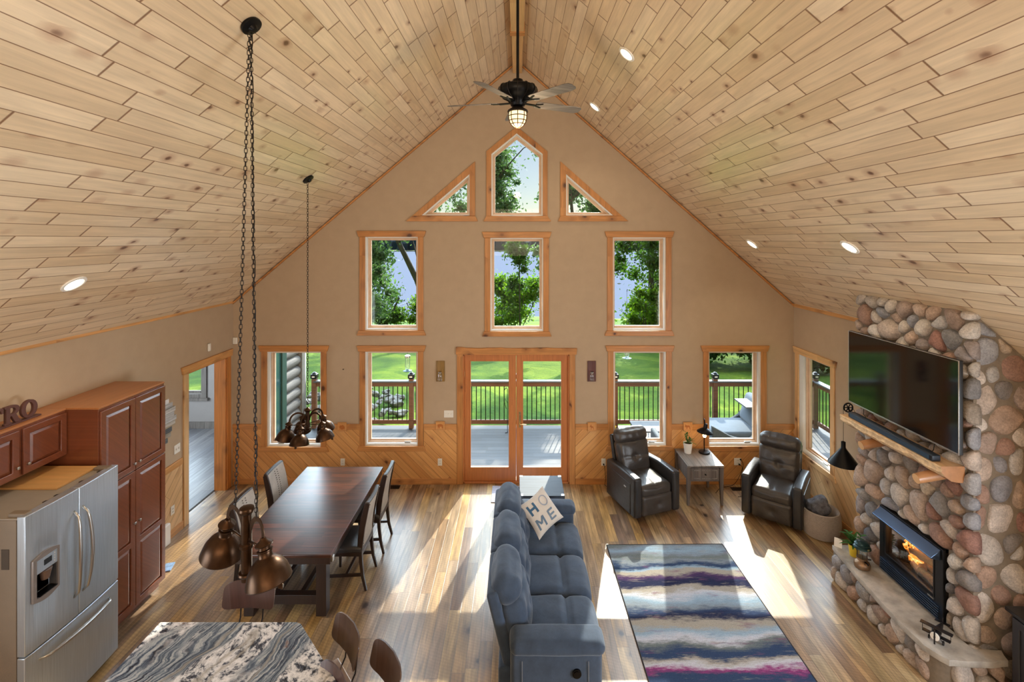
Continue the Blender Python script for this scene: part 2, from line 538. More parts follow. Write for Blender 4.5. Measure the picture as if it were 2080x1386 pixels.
# gable edge trim along the slopes and along the eaves
bm = NB()
bar(bm, (LX, GY - .012, ZL - .03), (-.09, GY - .012, RIDGE - .09 * SL - .03), .024, .05, up=(0, 1, 0))
bar(bm, (RX, GY - .012, ZR - .03), (.09, GY - .012, RIDGE - .09 * SR - .03), .024, .05, up=(0, 1, 0))
struct(obj('trim_1', bm, m_trimh))
bm = NB(); box(bm, LX, LX + .014, YB, GY, ZL - .022, ZL + .015)
struct(obj('trim_2', bm, m_trimy))
bm = NB(); box(bm, RX - .016, RX, 5.87, GY, ZR - .04, ZR + .015)
struct(obj('trim_3', bm, m_trimy))

# wainscot -------------------------------------------------------------
WC = [(214, 156, 92), (222, 166, 104), (206, 146, 84), (226, 172, 110)]
K = dict(groove=.004, gend=.002, gcol=(120, 72, 36), knots=5, kth=.66, kcol=(80, 42, 22), rough=.42, coat=.12, grain=.2, bump=.5, kr=.09)
m_wain_l = planks('wainscot_left', (.7071, 0, -.7071), (.7071, 0, .7071), .118, 3.0, WC, **K)
m_wain_r = planks('wainscot_right', (.7071, 0, .7071), (.7071, 0, -.7071), .118, 3.0, WC, **K)
m_wain_y = planks('wainscot_side', (0, .7071, .7071), (0, .7071, -.7071), .118, 3.0, [(224, 184, 134), (230, 192, 144), (216, 174, 122)], **K)
dl, dr = gx(928), gx(1168.5)
WZ = 1.0
def outer(pts, px0, px1, py0, py1): return prect(px0, px1, py0, py1)
hl1 = prect(532, 663, 640, 915); hl2 = prect(732, 861, 640, 915)
hr1 = prect(1235, 1363, 640, 915); hr2 = prect(1429, 1555, 640, 915)
def wainrow(x0, x1, holes, z0, z1):
    """outline of the boarded strip with the windows notched out of its top"""
    pts = [(x0, z0), (x1, z0), (x1, z1)]
    for h in sorted(holes, key=lambda h: -h[0][0]):
        a, b, zb = h[0][0], h[1][0], h[0][1]
        if zb < z1: pts += [(b, z1), (b, max(zb, z0)), (a, max(zb, z0)), (a, z1)]
    pts.append((x0, z1))
    return pts
struct(plate('wall_wainscot_left', [wainrow(LX, dl, (hl1, hl2), .02, .93)], .014, MXZ(GY - .007), m_wain_l))
struct(plate('wall_wainscot_right', [wainrow(dr, RX, (hr1, hr2), .02, .93)], .014, MXZ(GY - .007), m_wain_r))
def caprow(name, x0, x1, holes, mat):
    bm = NB(); xs = [x0]
    for h in sorted(holes, key=lambda h: h[0][0]): xs += [h[0][0], h[1][0]]
    xs.append(x1)
    for a, b in zip(xs[::2], xs[1::2]): box(bm, a, b, GY - .024, GY, .91, WZ)
    return struct(obj(name, bm, mat, bevel=.004))
caprow('trim_4', LX, dl, (hl1, hl2), m_trimh)
caprow('trim_5', dr, RX, (hr1, hr2), m_trimh)
for nm, x0, x1 in (('baseboard_gable_left', LX, dl), ('baseboard_gable_right', dr, RX)):
    bm = NB(); box(bm, x0, x1, GY - .026, GY, 0, .095); struct(obj(nm, bm, m_trimh, bevel=.004))
struct(plate('wall_wainscot_left_side', [rect(5.67, 6.79, .02, .93)], .014, MYZ(LX + .007), m_wain_y))
bm = NB(); box(bm, LX, LX + .024, 5.67, 6.79, .91, 1.0); struct(obj('trim_6', bm, m_trimy, bevel=.004))
bm = NB(); box(bm, LX, LX + .026, 5.67, 6.80, 0, .11); struct(obj('baseboard_left', bm, m_trimy, bevel=.004))
struct(plate('wall_wainscot_right_side', [[(5.87, .02), (GY, .02), (GY, .93), (7.96, .93), (7.96, .55), (6.98, .55), (6.98, .93), (5.87, .93)]], .014, MYZ(RX - .007), m_wain_y))
bm = NB(); box(bm, RX - .024, RX, 5.87, 6.98, .91, 1.0); struct(obj('trim_7', bm, m_trimy, bevel=.004))
bm = NB(); box(bm, RX - .026, RX, 5.87, GY, 0, .095); struct(obj('baseboard_right', bm, m_trimy, bevel=.004))

# windows --------------------------------------------------------------
def inset(poly, d):
    n = len(poly); out = []
    cx = sum(p[0] for p in poly) / n; cy = sum(p[1] for p in poly) / n
    lines = []
    for i in range(n):
        a = Vector(poly[i]); b = Vector(poly[(i + 1) % n]); e = (b - a).normalized(); nn = Vector((-e.y, e.x))
        if nn.dot(Vector((cx, cy)) - a) < 0: nn = -nn
        lines.append((a + nn * d, e))
    for i in range(n):
        p, e = lines[i - 1]; q, f = lines[i]
        den = e.x * f.y - e.y * f.x
        t = ((q - p).x * f.y - (q - p).y * f.x) / den
        r = p + e * t; out.append((r.x, r.y))
    return out

def window(idx, poly, root_loc=(0, GY, 0), rotz=0, crank=None, casing=None, mats=(None, None)):
    w = empty('window_%d' % idx, root_loc, rotz, kind='structure')
    mt, mh = mats[0] or m_trim, mats[1] or m_trimh
    Ml = lambda y: MXZ(y)
    # liner (jamb), sash, glass
    plate('jamb', [inset(poly, -.002), inset(poly, .016)], .17, Ml(.085), m_white, w)
    plate('stop', [inset(poly, .014), inset(poly, .034)], .03, Ml(.115), m_sash, w, bevel=.004)
    plate('sash', [inset(poly, .012), inset(poly, .058)], .05, Ml(.155), m_sash, w, bevel=.006)
    plate('pane', [inset(poly, .055)], .006, Ml(.16), m_glass, w)
    if len(poly) == 4:
        x0, x1 = poly[0][0], poly[1][0]; z0, z1 = poly[0][1], poly[2][1]
        if casing is None: casing = .092
        c = casing
        bm = NB()
        box(bm, x0 - c, x0, -.022, 0, z0, z1); box(bm, x1, x1 + c, -.022, 0, z0, z1)
        obj('casing', bm, mt, w, bevel=.004)
        for nm, za, zb, fl in (('head_trim', z1, z1 + .098, 1), ('sill_trim', z0 - .085, z0, -1)):
            e0, e1 = (.015, .045) if fl > 0 else (.045, .012)
            plate(nm, [[(x0 - c - e0, za), (x1 + c + e0, za), (x1 + c + e1, zb), (x0 - c - e1, zb)]], .034, Ml(-.017), mh, w, bevel=.005)
    else:
        return w
    if crank is not None:
        bm = NB()
        rbox(bm, (crank, .075, z0 + .030), (.10, .03, .022), .009, k=2)
        tube(bm, [(crank - .02, .07, z0 + .04), (crank - .05, .05, z0 + .046), (crank + .03, .04, z0 + .052), (crank + .07, .045, z0 + .05)], .006, 6)
        obj('crank_handle', bm, m_chrome, w, smooth=40)
    return w
for k in WIN:
    x0, x1 = WIN[k][0][0], WIN[k][1][0]
    window(k, WIN[k], crank={2: x1 - .19, 1: x0 + .2, 3: x1 - .22, 4: x1 - .19}.get(k))
for k, outp in ((8, [(988, 439.4), (1112, 439.4), (1112, 308), (1049.5, 257.6), (988, 308)]),
                (9, [(838, 439), (965.4, 439), (965.4, 328.3)]), (10, [(1138, 439), (1263, 439), (1138, 328)])):
    w = window(k, POLY[k])
    o = [(gx(a), gz(b)) for a, b in outp]
    plate('casing', [o, inset(POLY[k], 0)], .022, MXZ(-.011), m_trim, w, bevel=.004)
    sx = {8: (982, 1119.4), 9: (825, 971), 10: (1132.8, 1276)}[k]
    ti = {8: (988, 1112), 9: (838, 966), 10: (1138, 1263)}[k]
    plate('sill_trim', [[(gx(sx[0]), gz(450)), (gx(sx[1]), gz(450)), (gx(ti[1]), gz(439.2)), (gx(ti[0]), gz(439.2))]], .034, MXZ(-.017), m_trimh, w, bevel=.005)
# right wall window: local x runs towards the camera
RWP = rect(-RW[1], -RW[0], RW[2], RW[3])
m_trim_p = planks('pine_trim_pale', (0, 0, 1), (1, 0, 0), .3, 5.0, [(222, 176, 122), (228, 184, 132)], groove=.0001, gend=.0001, knots=6, kth=.55, kr=.11, kcol=(80, 42, 22), rough=.4, grain=.25)
m_trimh_p = planks('pine_trim_pale_level', (1, 0, 0), (0, 0, 1), .3, 5.0, [(222, 178, 124), (228, 186, 134)], groove=.0001, gend=.0001, knots=6, kth=.55, kr=.11, kcol=(80, 42, 22), rough=.4, grain=.25)
window(11, RWP, (RX, 0, 0), R(-90), crank=-RW[0] - .25, mats=(m_trim_p, m_trimh_p))

# french door ----------------------------------------------------------
m_fir = planks('fir_door', (0, 0, 1), (1, 0, 0), .3, 4.0, [(196, 124, 70), (190, 118, 66)], groove=.0001, gend=.0001, knots=0, rough=.38, coat=.2, grain=.2, gscale=1.6)
m_brass = plain('satin_brass', (198, 176, 128), .3, 1.0, var=.05)
d = empty('door_1', (0, GY, 0), 0, kind='structure')
x0, x1, zt = DOOR[0][0], DOOR[1][0], DOOR[2][1]
bm = NB(); box(bm, x0 - .10, x0, -.022, 0, 0, zt); box(bm, x1, x1 + .095, -.022, 0, 0, zt)
obj('casing', bm, m_trim, d, bevel=.004)
rng = random.Random(4)
top = [(x1 + .125 - i * (x1 - x0 + .24) / 24, zt + .108 + rng.uniform(-.006, .006) + (.012 if i in (23, 24) else 0)) for i in range(25)]
plate('head_trim', [[(x0 - .115, zt), (x1 + .115, zt)] + top], .036, MXZ(-.018), m_trimh, d, bevel=.004)
bm = NB(); box(bm, x0, x0 + .02, 0, .2, 0, zt); box(bm, x1 - .02, x1, 0, .2, 0, zt); box(bm, x0, x1, 0, .2, zt - .02, zt)
obj('jamb', bm, m_fir, d)
bm = NB(); box(bm, x0, x1, .0, .2, 0, .03)
obj('threshold', bm, m_fir, d, bevel=.004)
xm = gx(1048.4)
for i, (a, b, ga, gb) in enumerate(((x0 + .02, xm - .002, gx(955), gx(1034)), (xm + .002, x1 - .02, gx(1062), gx(1141)))):
    g = rect(ga, gb, gz(952), gz(734.5))
    leaf = plate('door_leaf', [rect(a, b, .032, zt - .022), g], .045, MXZ(.055), m_fir, d, bevel=.005)
    plate('glass_stop', [inset(g, -.012), inset(g, .006)], .055, MXZ(.055), m_fir, leaf, bevel=.003)
    plate('pane', [inset(g, .002)], .008, MXZ(.055), m_glass, leaf)
    for z in (.3, 1.05, 1.82):
        bm = NB(); hx = (a - .004) if i == 0 else (b + .004)
        cyl(bm, (hx, .024, z - .045), (hx, .024, z + .045), .007, n=8)
        obj('hinge', bm, m_brass, leaf, smooth=40)
    if i == 1:
        bm = NB()
        rbox(bm, (gx(1056), .028, 1.06), (.034, .012, .27), .006, k=2)
        cyl(bm, (gx(1056), .03, 1.0), (gx(1056), -.03, 1.0), .009)
        tube(bm, [(gx(1056), -.028, 1.0), (gx(1062), -.032, 1.0), (gx(1069), -.026, .995)], .008, 8)
        cyl(bm, (gx(1056), .03, 1.13), (gx(1056), .014, 1.13), .012)
        obj('door_handle', bm, m_brass, leaf, smooth=40)

# side doorway ---------------------------------------------------------
m_trimL = m_trim_p
d = empty('door_2', (LX, 0, 0), 0, kind='structure')
bm = NB(); box(bm, 0, .024, DY0 - .10, DY0, 0, DZ)
obj('near_casing', bm, planks('pine_trim_pale_side', (0, 0, 1), (0, 1, 0), .3, 5.0, [(222, 178, 124), (228, 186, 134)], groove=.0001, gend=.0001, knots=6, kth=.55, kr=.11, kcol=(80, 42, 22), rough=.4, grain=.25), d, bevel=.004)
m_trimV = planks('pine_jamb', (0, 0, 1), (1, 1, 0), .5, 5.0, [(204, 132, 66), (210, 142, 76)], groove=.0001, gend=.0001, knots=4, kth=.6, kr=.09, kcol=(50, 26, 16), rough=.4, grain=.3)
bm = NB(); box(bm, 0, .024, DY1, DY1 + .10, 0, DZ)
obj('far_casing', bm, m_trimV, d, bevel=.004)
bm = NB(); box(bm, -.182, 0, DY1 - .02, DY1, 0, DZ); box(bm, -.182, 0, DY0, DY0 + .02, 0, DZ); box(bm, -.182, 0, DY0, DY1, DZ - .02, DZ)
obj('jamb', bm, m_trimV, d)
plate('head_trim', [[(DY0 - .115, DZ), (DY1 + .12, DZ), (DY1 + .145, DZ + .11), (DY0 - .145, DZ + .11)]], .036, MYZ(.018), m_trimy, d, bevel=.005)
bm = NB(); box(bm, -.20, -.17, DY0, DY1, -.002, .006)
obj('threshold', bm, m_iron, d, bevel=.002)

# ridge beam -----------------------------------------------------------
m_beam = planks('ridge_beam_pine', (0, 1, 0), (1, 0, 1), .4, 5.0, [(216, 172, 116), (222, 180, 124)], groove=.0001, gend=.0001, knots=3, kth=.7, kcol=(100, 60, 34), rough=.45, grain=.2)
t = empty('ridge_beam', (0, 0, 6.83), 0, 'long pine ridge beam under the peak of the ceiling', 'beam')
bm = NB(); box(bm, -.09, .09, YB, 6.44, 0, .215); obj('beam_span', bm, m_beam, t, bevel=.008)
bm = NB(); box(bm, -.078, .078, 6.44, GY - .002, .003, .215); obj('beam_end', bm, m_beam, t, bevel=.008)
bm = NB(); box(bm, -.10, .10, 6.40, 6.52, -.012, .16); obj('collar', bm, m_trimh, t, bevel=.004)

# the room beyond the side doorway --------------------------------------
m_gfloor = planks('grey_plank_floor', (0, 1, 0), (1, 0, 0), .16, 1.3, [(140, 144, 150), (120, 124, 132), (156, 158, 162)], groove=.003, gend=.003, gcol=(70, 70, 70), knots=2, kth=.7, kcol=(60, 58, 56), rough=.35, grain=.4)
m_gwall = plain('grey_room_paint', (150, 148, 146), .85, var=.03)
m_weath = planks('weathered_grey_wood', (0, 0, 1), (1, 0, 0), .2, 3.0, [(112, 108, 104), (128, 124, 118)], groove=.0001, gend=.0001, knots=4, kth=.7, kcol=(50, 46, 44), rough=.7, grain=.5)
NX0 = -8.6
bm = NB(); box(bm, NX0, LX - .181, 5.0, 10.40, -.25, -.001); struct(obj('floor_side_room', bm, m_gfloor))
bm = NB(); box(bm, NX0, LX - .18, 5.0, 10.6, 2.6, 2.75); struct(obj('ceiling_side_room', bm, m_gwall))
bw = rect(-7.75, -6.79, .74, 2.02)
struct(plate('wall_side_room_far', [rect(NX0, -4.62, -.25, 2.6), bw], .15, MXZ(10.475), m_gwall))
bm = NB(); box(bm, NX0 - .1, NX0, 5.0, 10.5, -.25, 2.6); struct(obj('wall_side_room_left', bm, m_gwall))
bm = NB(); box(bm, NX0, LX - .18, 4.9, 5.0, -.25, 2.6); struct(obj('wall_side_room_near', bm, m_gwall))
bm = NB(); box(bm, LX - .18, LX - .03, GY + T, 10.40, -.25, 2.75); struct(obj('wall_side_room_right', bm, m_gwall))
w = empty('window_12', (0, 10.40, 0), kind='structure')
plate('casing', [inset(bw, -.10), bw], .03, MXZ(-.015), m_weath, w, bevel=.004)
bm = NB(); box(bm, -7.9, -6.65, -.06, 0, .60, .66); obj('sill_trim', bm, m_weath, w, bevel=.004)
plate('sash', [bw, inset(bw, .05)], .06, MXZ(.06), m_weath, w)
plate('pane', [inset(bw, .048)], .008, MXZ(.07), m_glass, w)
bm = NB(); box(bm, NX0, LX - .18, 10.37, 10.40, 0, .14); struct(obj('baseboard_side_room', bm, m_weath))

# recessed ceiling lamps ---------------------------------------------------
def on_roof(px, py):
    k = (px - VX) / FPX; h = (VY - py) / FPX
    # Z = CAMZ + h Y ; X = k Y ; Z = RIDGE - s|X|
    s = SL if k < 0 else SR
    y = (RIDGE - CAMZ) / (h + s * abs(k))
    return Vector((k * y, y, CAMZ + h * y))
m_lampglow = emis('downlight_glow', (255, 236, 205), 7.0)
spots = [(1273, 110, 'round recessed ceiling light nearest the ridge on the right slope'),
         (1208, 217, 'round recessed ceiling light beside the fan blade tips'),
         (1528, 496, 'round recessed ceiling light low on the right slope, the farther of the low pair'),
         (1726, 502, 'round recessed ceiling light low on the right slope above the stone chimney'),
         (150, 577, 'round recessed ceiling light on the left slope above the kitchen cabinets')]
proto = None
for i, (px, py, lab) in enumerate(spots):
    p = on_roof(px, py)
    nrm = Vector((SL, 0, -1)).normalized() if p.x < 0 else Vector((-SR, 0, -1)).normalized()
    if proto is None:
        t = empty('recessed_light')
        bm = NB(); lathe(bm, [(.072, .003), (.078, .010), (.098, .008), (.102, .0)], 32, caps=False); obj('trim_ring', bm, m_white, t, smooth=50)
        bm = NB(); lathe(bm, [(0, .004), (.074, .004)], 32, caps=False); obj('lens', bm, m_lampglow, t)
        proto = t
    else: t = copy_tree(proto)
    t.location = p + nrm * .001
    t.rotation_mode = 'QUATERNION'; t.rotation_quaternion = nrm.to_track_quat('Z', 'Y')
    tag(t, lab, 'ceiling light', 'recessed ceiling lights')
    s = light('downlight', 'SPOT', p + nrm * .03, 30, (1, .84, .62), spot_size=R(115), spot_blend=.8, shadow_soft_size=.06)
    s.rotation_mode = 'QUATERNION'; s.rotation_quaternion = Vector((0, 0, -1)).to_track_quat('-Z', 'Y')
# ================================================================== STONE FIREPLACE
def stone_mat():
    t = NT('river_stone')
    g = t.n('ShaderNodeNewGeometry')
    P = t.obj()
    col = t.ramp(g.outputs['Random Per Island'], [(0, lin((186, 176, 166))), (.12, lin((208, 198, 188))), (.26, lin((172, 148, 132))), (.38, lin((146, 148, 156))),
                 (.5, lin((214, 206, 198))), (.62, lin((184, 156, 136))), (.72, lin((150, 110, 98))), (.8, lin((198, 180, 158))), (.9, lin((108, 108, 114))), (1, lin((220, 214, 206)))])
    n1 = t.noise(P, 9, 5, .65); n2 = t.noise(P, 60, 4, .7)
    a = t.mapr(n1, .3, .7, .70, 1.22); b = t.mapr(n2, .3, .75, .62, 1.22)
    col = t.mix(1, col, t.comb(a, a, a), 'MULTIPLY'); col = t.mix(1, col, t.comb(b, b, b), 'MULTIPLY')
    t.set(col, .62, 0, .35)
    t.bump(t.math('ADD', n1, t.math('MULTIPLY', n2, .8)), .8, .014)
    return t.m
m_stone = stone_mat()
m_mortar = plain('mortar', (128, 116, 102), .95, var=.15, vscale=20, bump=.5, bscale=50, spec=.1)

def clip(poly, p, n):
    out = []
    for i in range(len(poly)):
        a, b = poly[i], poly[(i + 1) % len(poly)]
        da = (a - p).dot(n); db = (b - p).dot(n)
        if da <= 0: out.append(a)
        if (da < 0 < db) or (db < 0 < da): out.append(a + (b - a) * (da / (da - db)))
    return out

def cobbles(bm, outline, s, M, rng, holes=(), h=.06, over=.0, aspect=1.0):
    """fills a convex outline (2D) with fitted rounded stones; M maps (x, y, height)"""
    xs = [p[0] for p in outline]; ys = [p[1] for p in outline]
    out = [Vector(p) for p in outline]
    area2 = sum(out[i].x * out[(i + 1) % len(out)].y - out[(i + 1) % len(out)].x * out[i].y for i in range(len(out)))
    if area2 < 0: out.reverse()
    A = abs(area2) / 2
    def inside(p):
        for i in range(len(out)):
            a, b = out[i], out[(i + 1) % len(out)]
            if (b.x - a.x) * (p.y - a.y) - (b.y - a.y) * (p.x - a.x) < 0: return False
        for (a, b, c, d) in holes:
            if a < p.x < b and c < p.y < d: return False
        return True
    pts = []
    tries = 0
    md = s
    while tries < 6000:
        tries += 1
        p = Vector((rng.uniform(min(xs), max(xs)), rng.uniform(min(ys), max(ys))))
        k = rng.choice((.62, .8, 1.0, 1.15))
        if not inside(p): continue
        if all(sqrt((q.x - p.x) ** 2 + ((q.y - p.y) * aspect) ** 2) > md * .78 * (k + kk) / 2 for q, kk in pts): pts.append((p, k))
    P = [p for p, _ in pts]
    for i, p in enumerate(P):
        cell = list(out)
        for (a, b, c, d) in holes:   # keep clear of the opening: clip by its nearest side
            if c < p.y < d:
                if p.x <= a: cell = clip(cell, Vector((a, 0)), Vector((1, 0)))
                elif p.x >= b: cell = clip(cell, Vector((b, 0)), Vector((-1, 0)))
            elif p.y >= d: cell = clip(cell, Vector((0, d)), Vector((0, -1))) if a - s < p.x < b + s else cell
            elif p.y <= c: cell = clip(cell, Vector((0, c)), Vector((0, 1))) if a - s < p.x < b + s else cell
        ki = pts[i][1]
        for j, q in enumerate(P):
            if i == j: continue
            d = q - p
            if d.length > 3.2 * s: continue
            kj = pts[j][1]
            w = ki / (ki + kj)
            cell = clip(cell, p + d * w, d.normalized())
            if len(cell) < 3: break
        if len(cell) < 3: continue
        for _ in range(3):   # round the corners
            nc = []
            for a in range(len(cell)):
                u, v = cell[a], cell[(a + 1) % len(cell)]
                nc += [u * .75 + v * .25, u * .25 + v * .75]
            cell = nc
        # resample to 22 points by angle from centroid
        c = sum(cell, Vector((0, 0))) / len(cell)
        N = 22; ring = []
        for t in range(N):
            ang = 2 * pi * t / N; dd = Vector((cos(ang), sin(ang)))
            best = 0
            for a in range(len(cell)):
                u, v = cell[a] - c, cell[(a + 1) % len(cell)] - c
                e = v - u; den = dd.x * e.y - dd.y * e.x
                if abs(den) < 1e-12: continue
                tt = (u.x * e.y - u.y * e.x) / den; ss = (u.x * dd.y - u.y * dd.x) / den
                if tt > 0 and -1e-6 <= ss <= 1 + 1e-6: best = max(best, tt)
            ring.append(best)
        mr = sum(ring) / N
        if mr < .018: continue
        hh = h * min(1.3, .55 + mr / s) * rng.uniform(.8, 1.2)
        gap = .006
        off = Vector((rng.uniform(-1, 1), rng.uniform(-1, 1), rng.uniform(-1, 1))) * 50
        tx, ty = rng.uniform(-.18, .18), rng.uniform(-.18, .18)
        prof = [(1.0, -.5), (1.0, .02), (.975, .26), (.90, .52), (.76, .75), (.56, .90), (.3, .985)]
        rows = []
        for sc, z in prof:
            row = []
            for t in range(N):
                ang = 2 * pi * t / N
                r = max(.004, ring[t] - gap) * sc
                x, y = c.x + cos(ang) * r, c.y + sin(ang) * r
                nz = mnoise.noise(Vector((x, y, 0)) * 9 + off) * .010 + mnoise.noise(Vector((x, y, 1)) * 28 + off) * .004
                zz = hh * z + (nz + (x - c.x) * tx + (y - c.y) * ty) * (1 if z > .1 else 0)
                row.append(bm.verts.new(M @ Vector((x, y, zz))))
            rows.append(row)
        top = bm.verts.new(M @ Vector((c.x, c.y, hh + mnoise.noise(off) * .008)))
        for a, b in zip(rows, rows[1:]):
            for t in range(N):
                u = (t + 1) % N
                bm.faces.new((a[t], a[u], b[u], b[t]))
        for t in range(N): bm.faces.new((rows[-1][t], rows[-1][(t + 1) % N], top))
        bm.faces.new(rows[0][::-1])

CX, CY0, CY1 = 4.08, 4.33, 5.85          # chimney face and its two ends
IY0, IY1, IZ0, IZ1 = 4.62, 5.43, .38, 1.10   # the gas insert
fp = empty('stone_fireplace', (RX, (CY0 + CY1) / 2, 0), 0, 'floor-to-ceiling river stone chimney with raised stone hearth on the right wall', 'fireplace')
def local(o, t):   # keep world coordinates although parented
    o.matrix_parent_inverse = t.matrix_basis.inverted() if t.matrix_basis else Matrix()
    return o
FI = Matrix.Translation(fp.location).inverted()
ztop = lambda x: RIDGE - SR * x
k = .05
bm = NB()
# mortar core, with a recess for the insert
b_ = lambda *a: box(bm, *a, FI)
x0 = CX + k
for (ya, yb, za, zb) in ((CY0 + .04, IY0, 0, 2.9), (IY1, CY1 - .04, 0, 2.9), (IY0, IY1, 0, IZ0), (IY0, IY1, IZ1, 2.9)):
    b_(x0, RX, ya, yb, za, zb)
b_(x0 + .42, RX, IY0, IY1, IZ0, IZ1)
vs = [Vector(p) for y in (CY0 + .04, CY1 - .04) for p in ((x0, y, 2.9), (RX, y, 2.9), (RX, y, ztop(RX)), (x0, y, ztop(x0)))]
vv = [bm.verts.new(FI @ v) for v in vs]
for f in ((0, 1, 2, 3), (7, 6, 5, 4), (0, 3, 7, 4), (1, 5, 6, 2), (3, 2, 6, 7), (0, 4, 5, 1)): bm.faces.new([vv[i] for i in f])
obj('mortar', bm, m_mortar, fp)
bm = NB()
rng = random.Random(11)
Mf = FI @ Matrix(((0, 0, -1, CX + k + .005), (-1, 0, 0, 0), (0, 1, 0, 0), (0, 0, 0, 1)))   # x->-Y, y->Z, h->-X
cobbles(bm, [(-CY1, 0), (-CY0, 0), (-CY0, ztop(CX + .02) - .01), (-CY1, ztop(CX + .02) - .01)],   .205, Mf, rng, holes=[(-IY1, -IY0, 0, IZ1)], h=.072, aspect=.82)
obj('front_stones', bm, m_stone, fp, smooth=179)
bm = NB()
Ms = FI @ Matrix(((1, 0, 0, 0), (0, 0, -1, CY0 + .05), (0, 1, 0, 0), (0, 0, 0, 1)))
cobbles(bm, [(CX + .062, 0), (RX, 0), (RX, ztop(RX) - .01), (CX + .062, ztop(CX + .062) - .01)], .27, Ms, rng, h=.04, aspect=.9)
obj('side_stones', bm, m_stone, fp, smooth=179)
bm = NB()
Ms2 = FI @ Matrix(((-1, 0, 0, 0), (0, 0, 1, CY1 - .05), (0, 1, 0, 0), (0, 0, 0, 1)))
cobbles(bm, [(-RX, 0), (-CX - .062, 0), (-CX - .062, ztop(CX + .062) - .01), (-RX, ztop(RX) - .01)], .27, Ms2, rng, h=.04, aspect=.9)
obj('far_side_stones', bm, m_stone, fp, smooth=179)
# hearth
HT = .38
hp = [(4.10, 5.82), (3.80, 5.83), (3.775, 5.60), (3.735, 5.30), (3.715, 5.03), (3.70, 4.84), (3.685, 4.64), (3.70, 4.40), (3.72, 4.33), (3.79, 4.235), (4.09, 4.21), (4.30, 4.23), (4.35, 4.33), (4.10, 4.36)]
m_slab = plain('hearth_flagstone', (172, 166, 158), .75, var=.3, vscale=7, bump=1.0, bscale=26, spec=.25)
jit = []
rng2 = random.Random(3)
for i in range(len(hp)):
    a, b = Vector(hp[i]), Vector(hp[(i + 1) % len(hp)])
    n = max(1, int((b - a).length / .05))
    for q in range(n):
        p = a + (b - a) * q / n
        jit.append((p.x + rng2.uniform(-.006, .006) - RX, p.y + rng2.uniform(-.004, .004) - fp.location.y))
o = plate('hearth_slab', [jit], .055, Matrix.Translation((0, 0, HT - .0275)), m_slab, fp, bevel=.008)
bm = NB()
base = [(3.80, 5.80), (3.79, 5.30), (3.775, 4.90), (3.77, 4.45), (3.84, 4.30), (4.28, 4.30), (4.28, 4.5), (4.1, 5.8)]
me = prism2([[(x - RX, y - fp.location.y) for x, y in base]], HT - .055)
me.transform(Matrix.Translation((0, 0, (HT - .055) / 2)))
finish('hearth_core', me, m_mortar, fp)
for (p, q, nrm) in (((3.80, 5.80), (3.772, 4.42), None), ((3.772, 4.42), (3.86, 4.29), None), ((3.86, 4.29), (4.32, 4.29), None)):
    p = Vector(p + (0,)); q = Vector(q + (0,)); e = (q - p); L = e.length; e.normalize()
    n = Vector((e.y, -e.x, 0))
    if n.dot(Vector((-1, -1, 0))) < 0: n = -n
    Mh = FI @ Matrix(((e.x, 0, n.x, p.x), (e.y, 0, n.y, p.y), (0, 1, 0, 0), (0, 0, 0, 1)))
    if L < .3: continue
    bm = NB()
    cobbles(bm, [(0, 0), (L, 0), (L, HT - .058), (0, HT - .058)], .20, Mh, rng, h=.055, aspect=.7)
    bmesh.ops.recalc_face_normals(bm, faces=bm.faces)
    obj('hearth_stones', bm, m_stone, fp, smooth=179)

# gas insert ------------------------------------------------------------
m_gun = plain('gunmetal_enamel', (44, 46, 50), .42, .75, var=.08)
m_gun2 = plain('gunmetal_sky_tint', (92, 112, 142), .26, .85, var=.06)  # lighter, bluer than the frame: sky reflection put into the colour
m_fglass = glass('firebox_glass', (.9, .9, .9), .04)
cyw = (IY0 + IY1) / 2
fi = empty('gas_fireplace', (CX + .02, cyw, IZ0 + .003), 0, 'black framed gas fireplace insert burning logs in the stone chimney', 'fireplace')
W = IY1 - IY0; H = IZ1 - IZ0
def fy(y): return y - cyw
hw = W / 2
plate('surround', [rect(-hw, hw, .01, H - .01), rect(-hw + .10, hw - .07, .20, H - .13)], .03, MYZ(-.01), m_gun, fi, bevel=.004)
plate('inner_frame', [rect(-hw + .085, hw - .055, .185, H - .115), rect(-hw + .115, hw - .085, .215, H - .145)], .05, MYZ(.0), m_gun, fi, bevel=.004)
bm = NB()
vs = [(-.03, H - .125), (-.125, H - .105), (-.125, H - .095), (-.03, H - .022)]
A = [bm.verts.new((x, -hw + .02, z)) for x, z in vs]; B = [bm.verts.new((x, hw - .02, z)) for x, z in vs]
for i in range(4): bm.faces.new((A[i], A[(i + 1) % 4], B[(i + 1) % 4], B[i]))
bm.faces.new(A[::-1]); bm.faces.new(B)
obj('hood', bm, m_gun2, fi, bevel=.003)
for i in range(6):
    bm = NB(); z = .03 + i * .022
    bar(bm, (-.035 - .004 * (5 - i) * .4, -hw + .03, z), (-.035 - .004 * (5 - i) * .4, hw - .03, z), .018, .008)
    obj('louver', bm, m_gun2, fi, bevel=.002)
bm = NB(); box(bm, -.03, -.026, -hw + .10, -hw + .17, .165, .175); obj('badge', bm, m_chrome, fi)
plate('firebox_pane', [rect(-hw + .10, hw - .07, .20, H - .13)], .004, MYZ(.012), m_fglass, fi)
bm = NB()
D = .36
for (a, b) in (((.02, .03), (-hw + .01, hw - .01)),):
    pass
box(bm, D, D + .02, -hw + .02, hw - .02, .05, H - .03)
box(bm, .02, D, -hw + .02, -hw + .035, .05, H - .03); box(bm, .02, D, hw - .035, hw - .02, .05, H - .03)
box(bm, .02, D, -hw + .02, hw - .02, .17, .185); box(bm, .02, D, -hw + .02, hw - .02, H - .05, H - .03)
obj('firebox', bm, plain('firebox_soot', (44, 38, 36), .9, var=.5, vscale=14, bump=.5), fi)
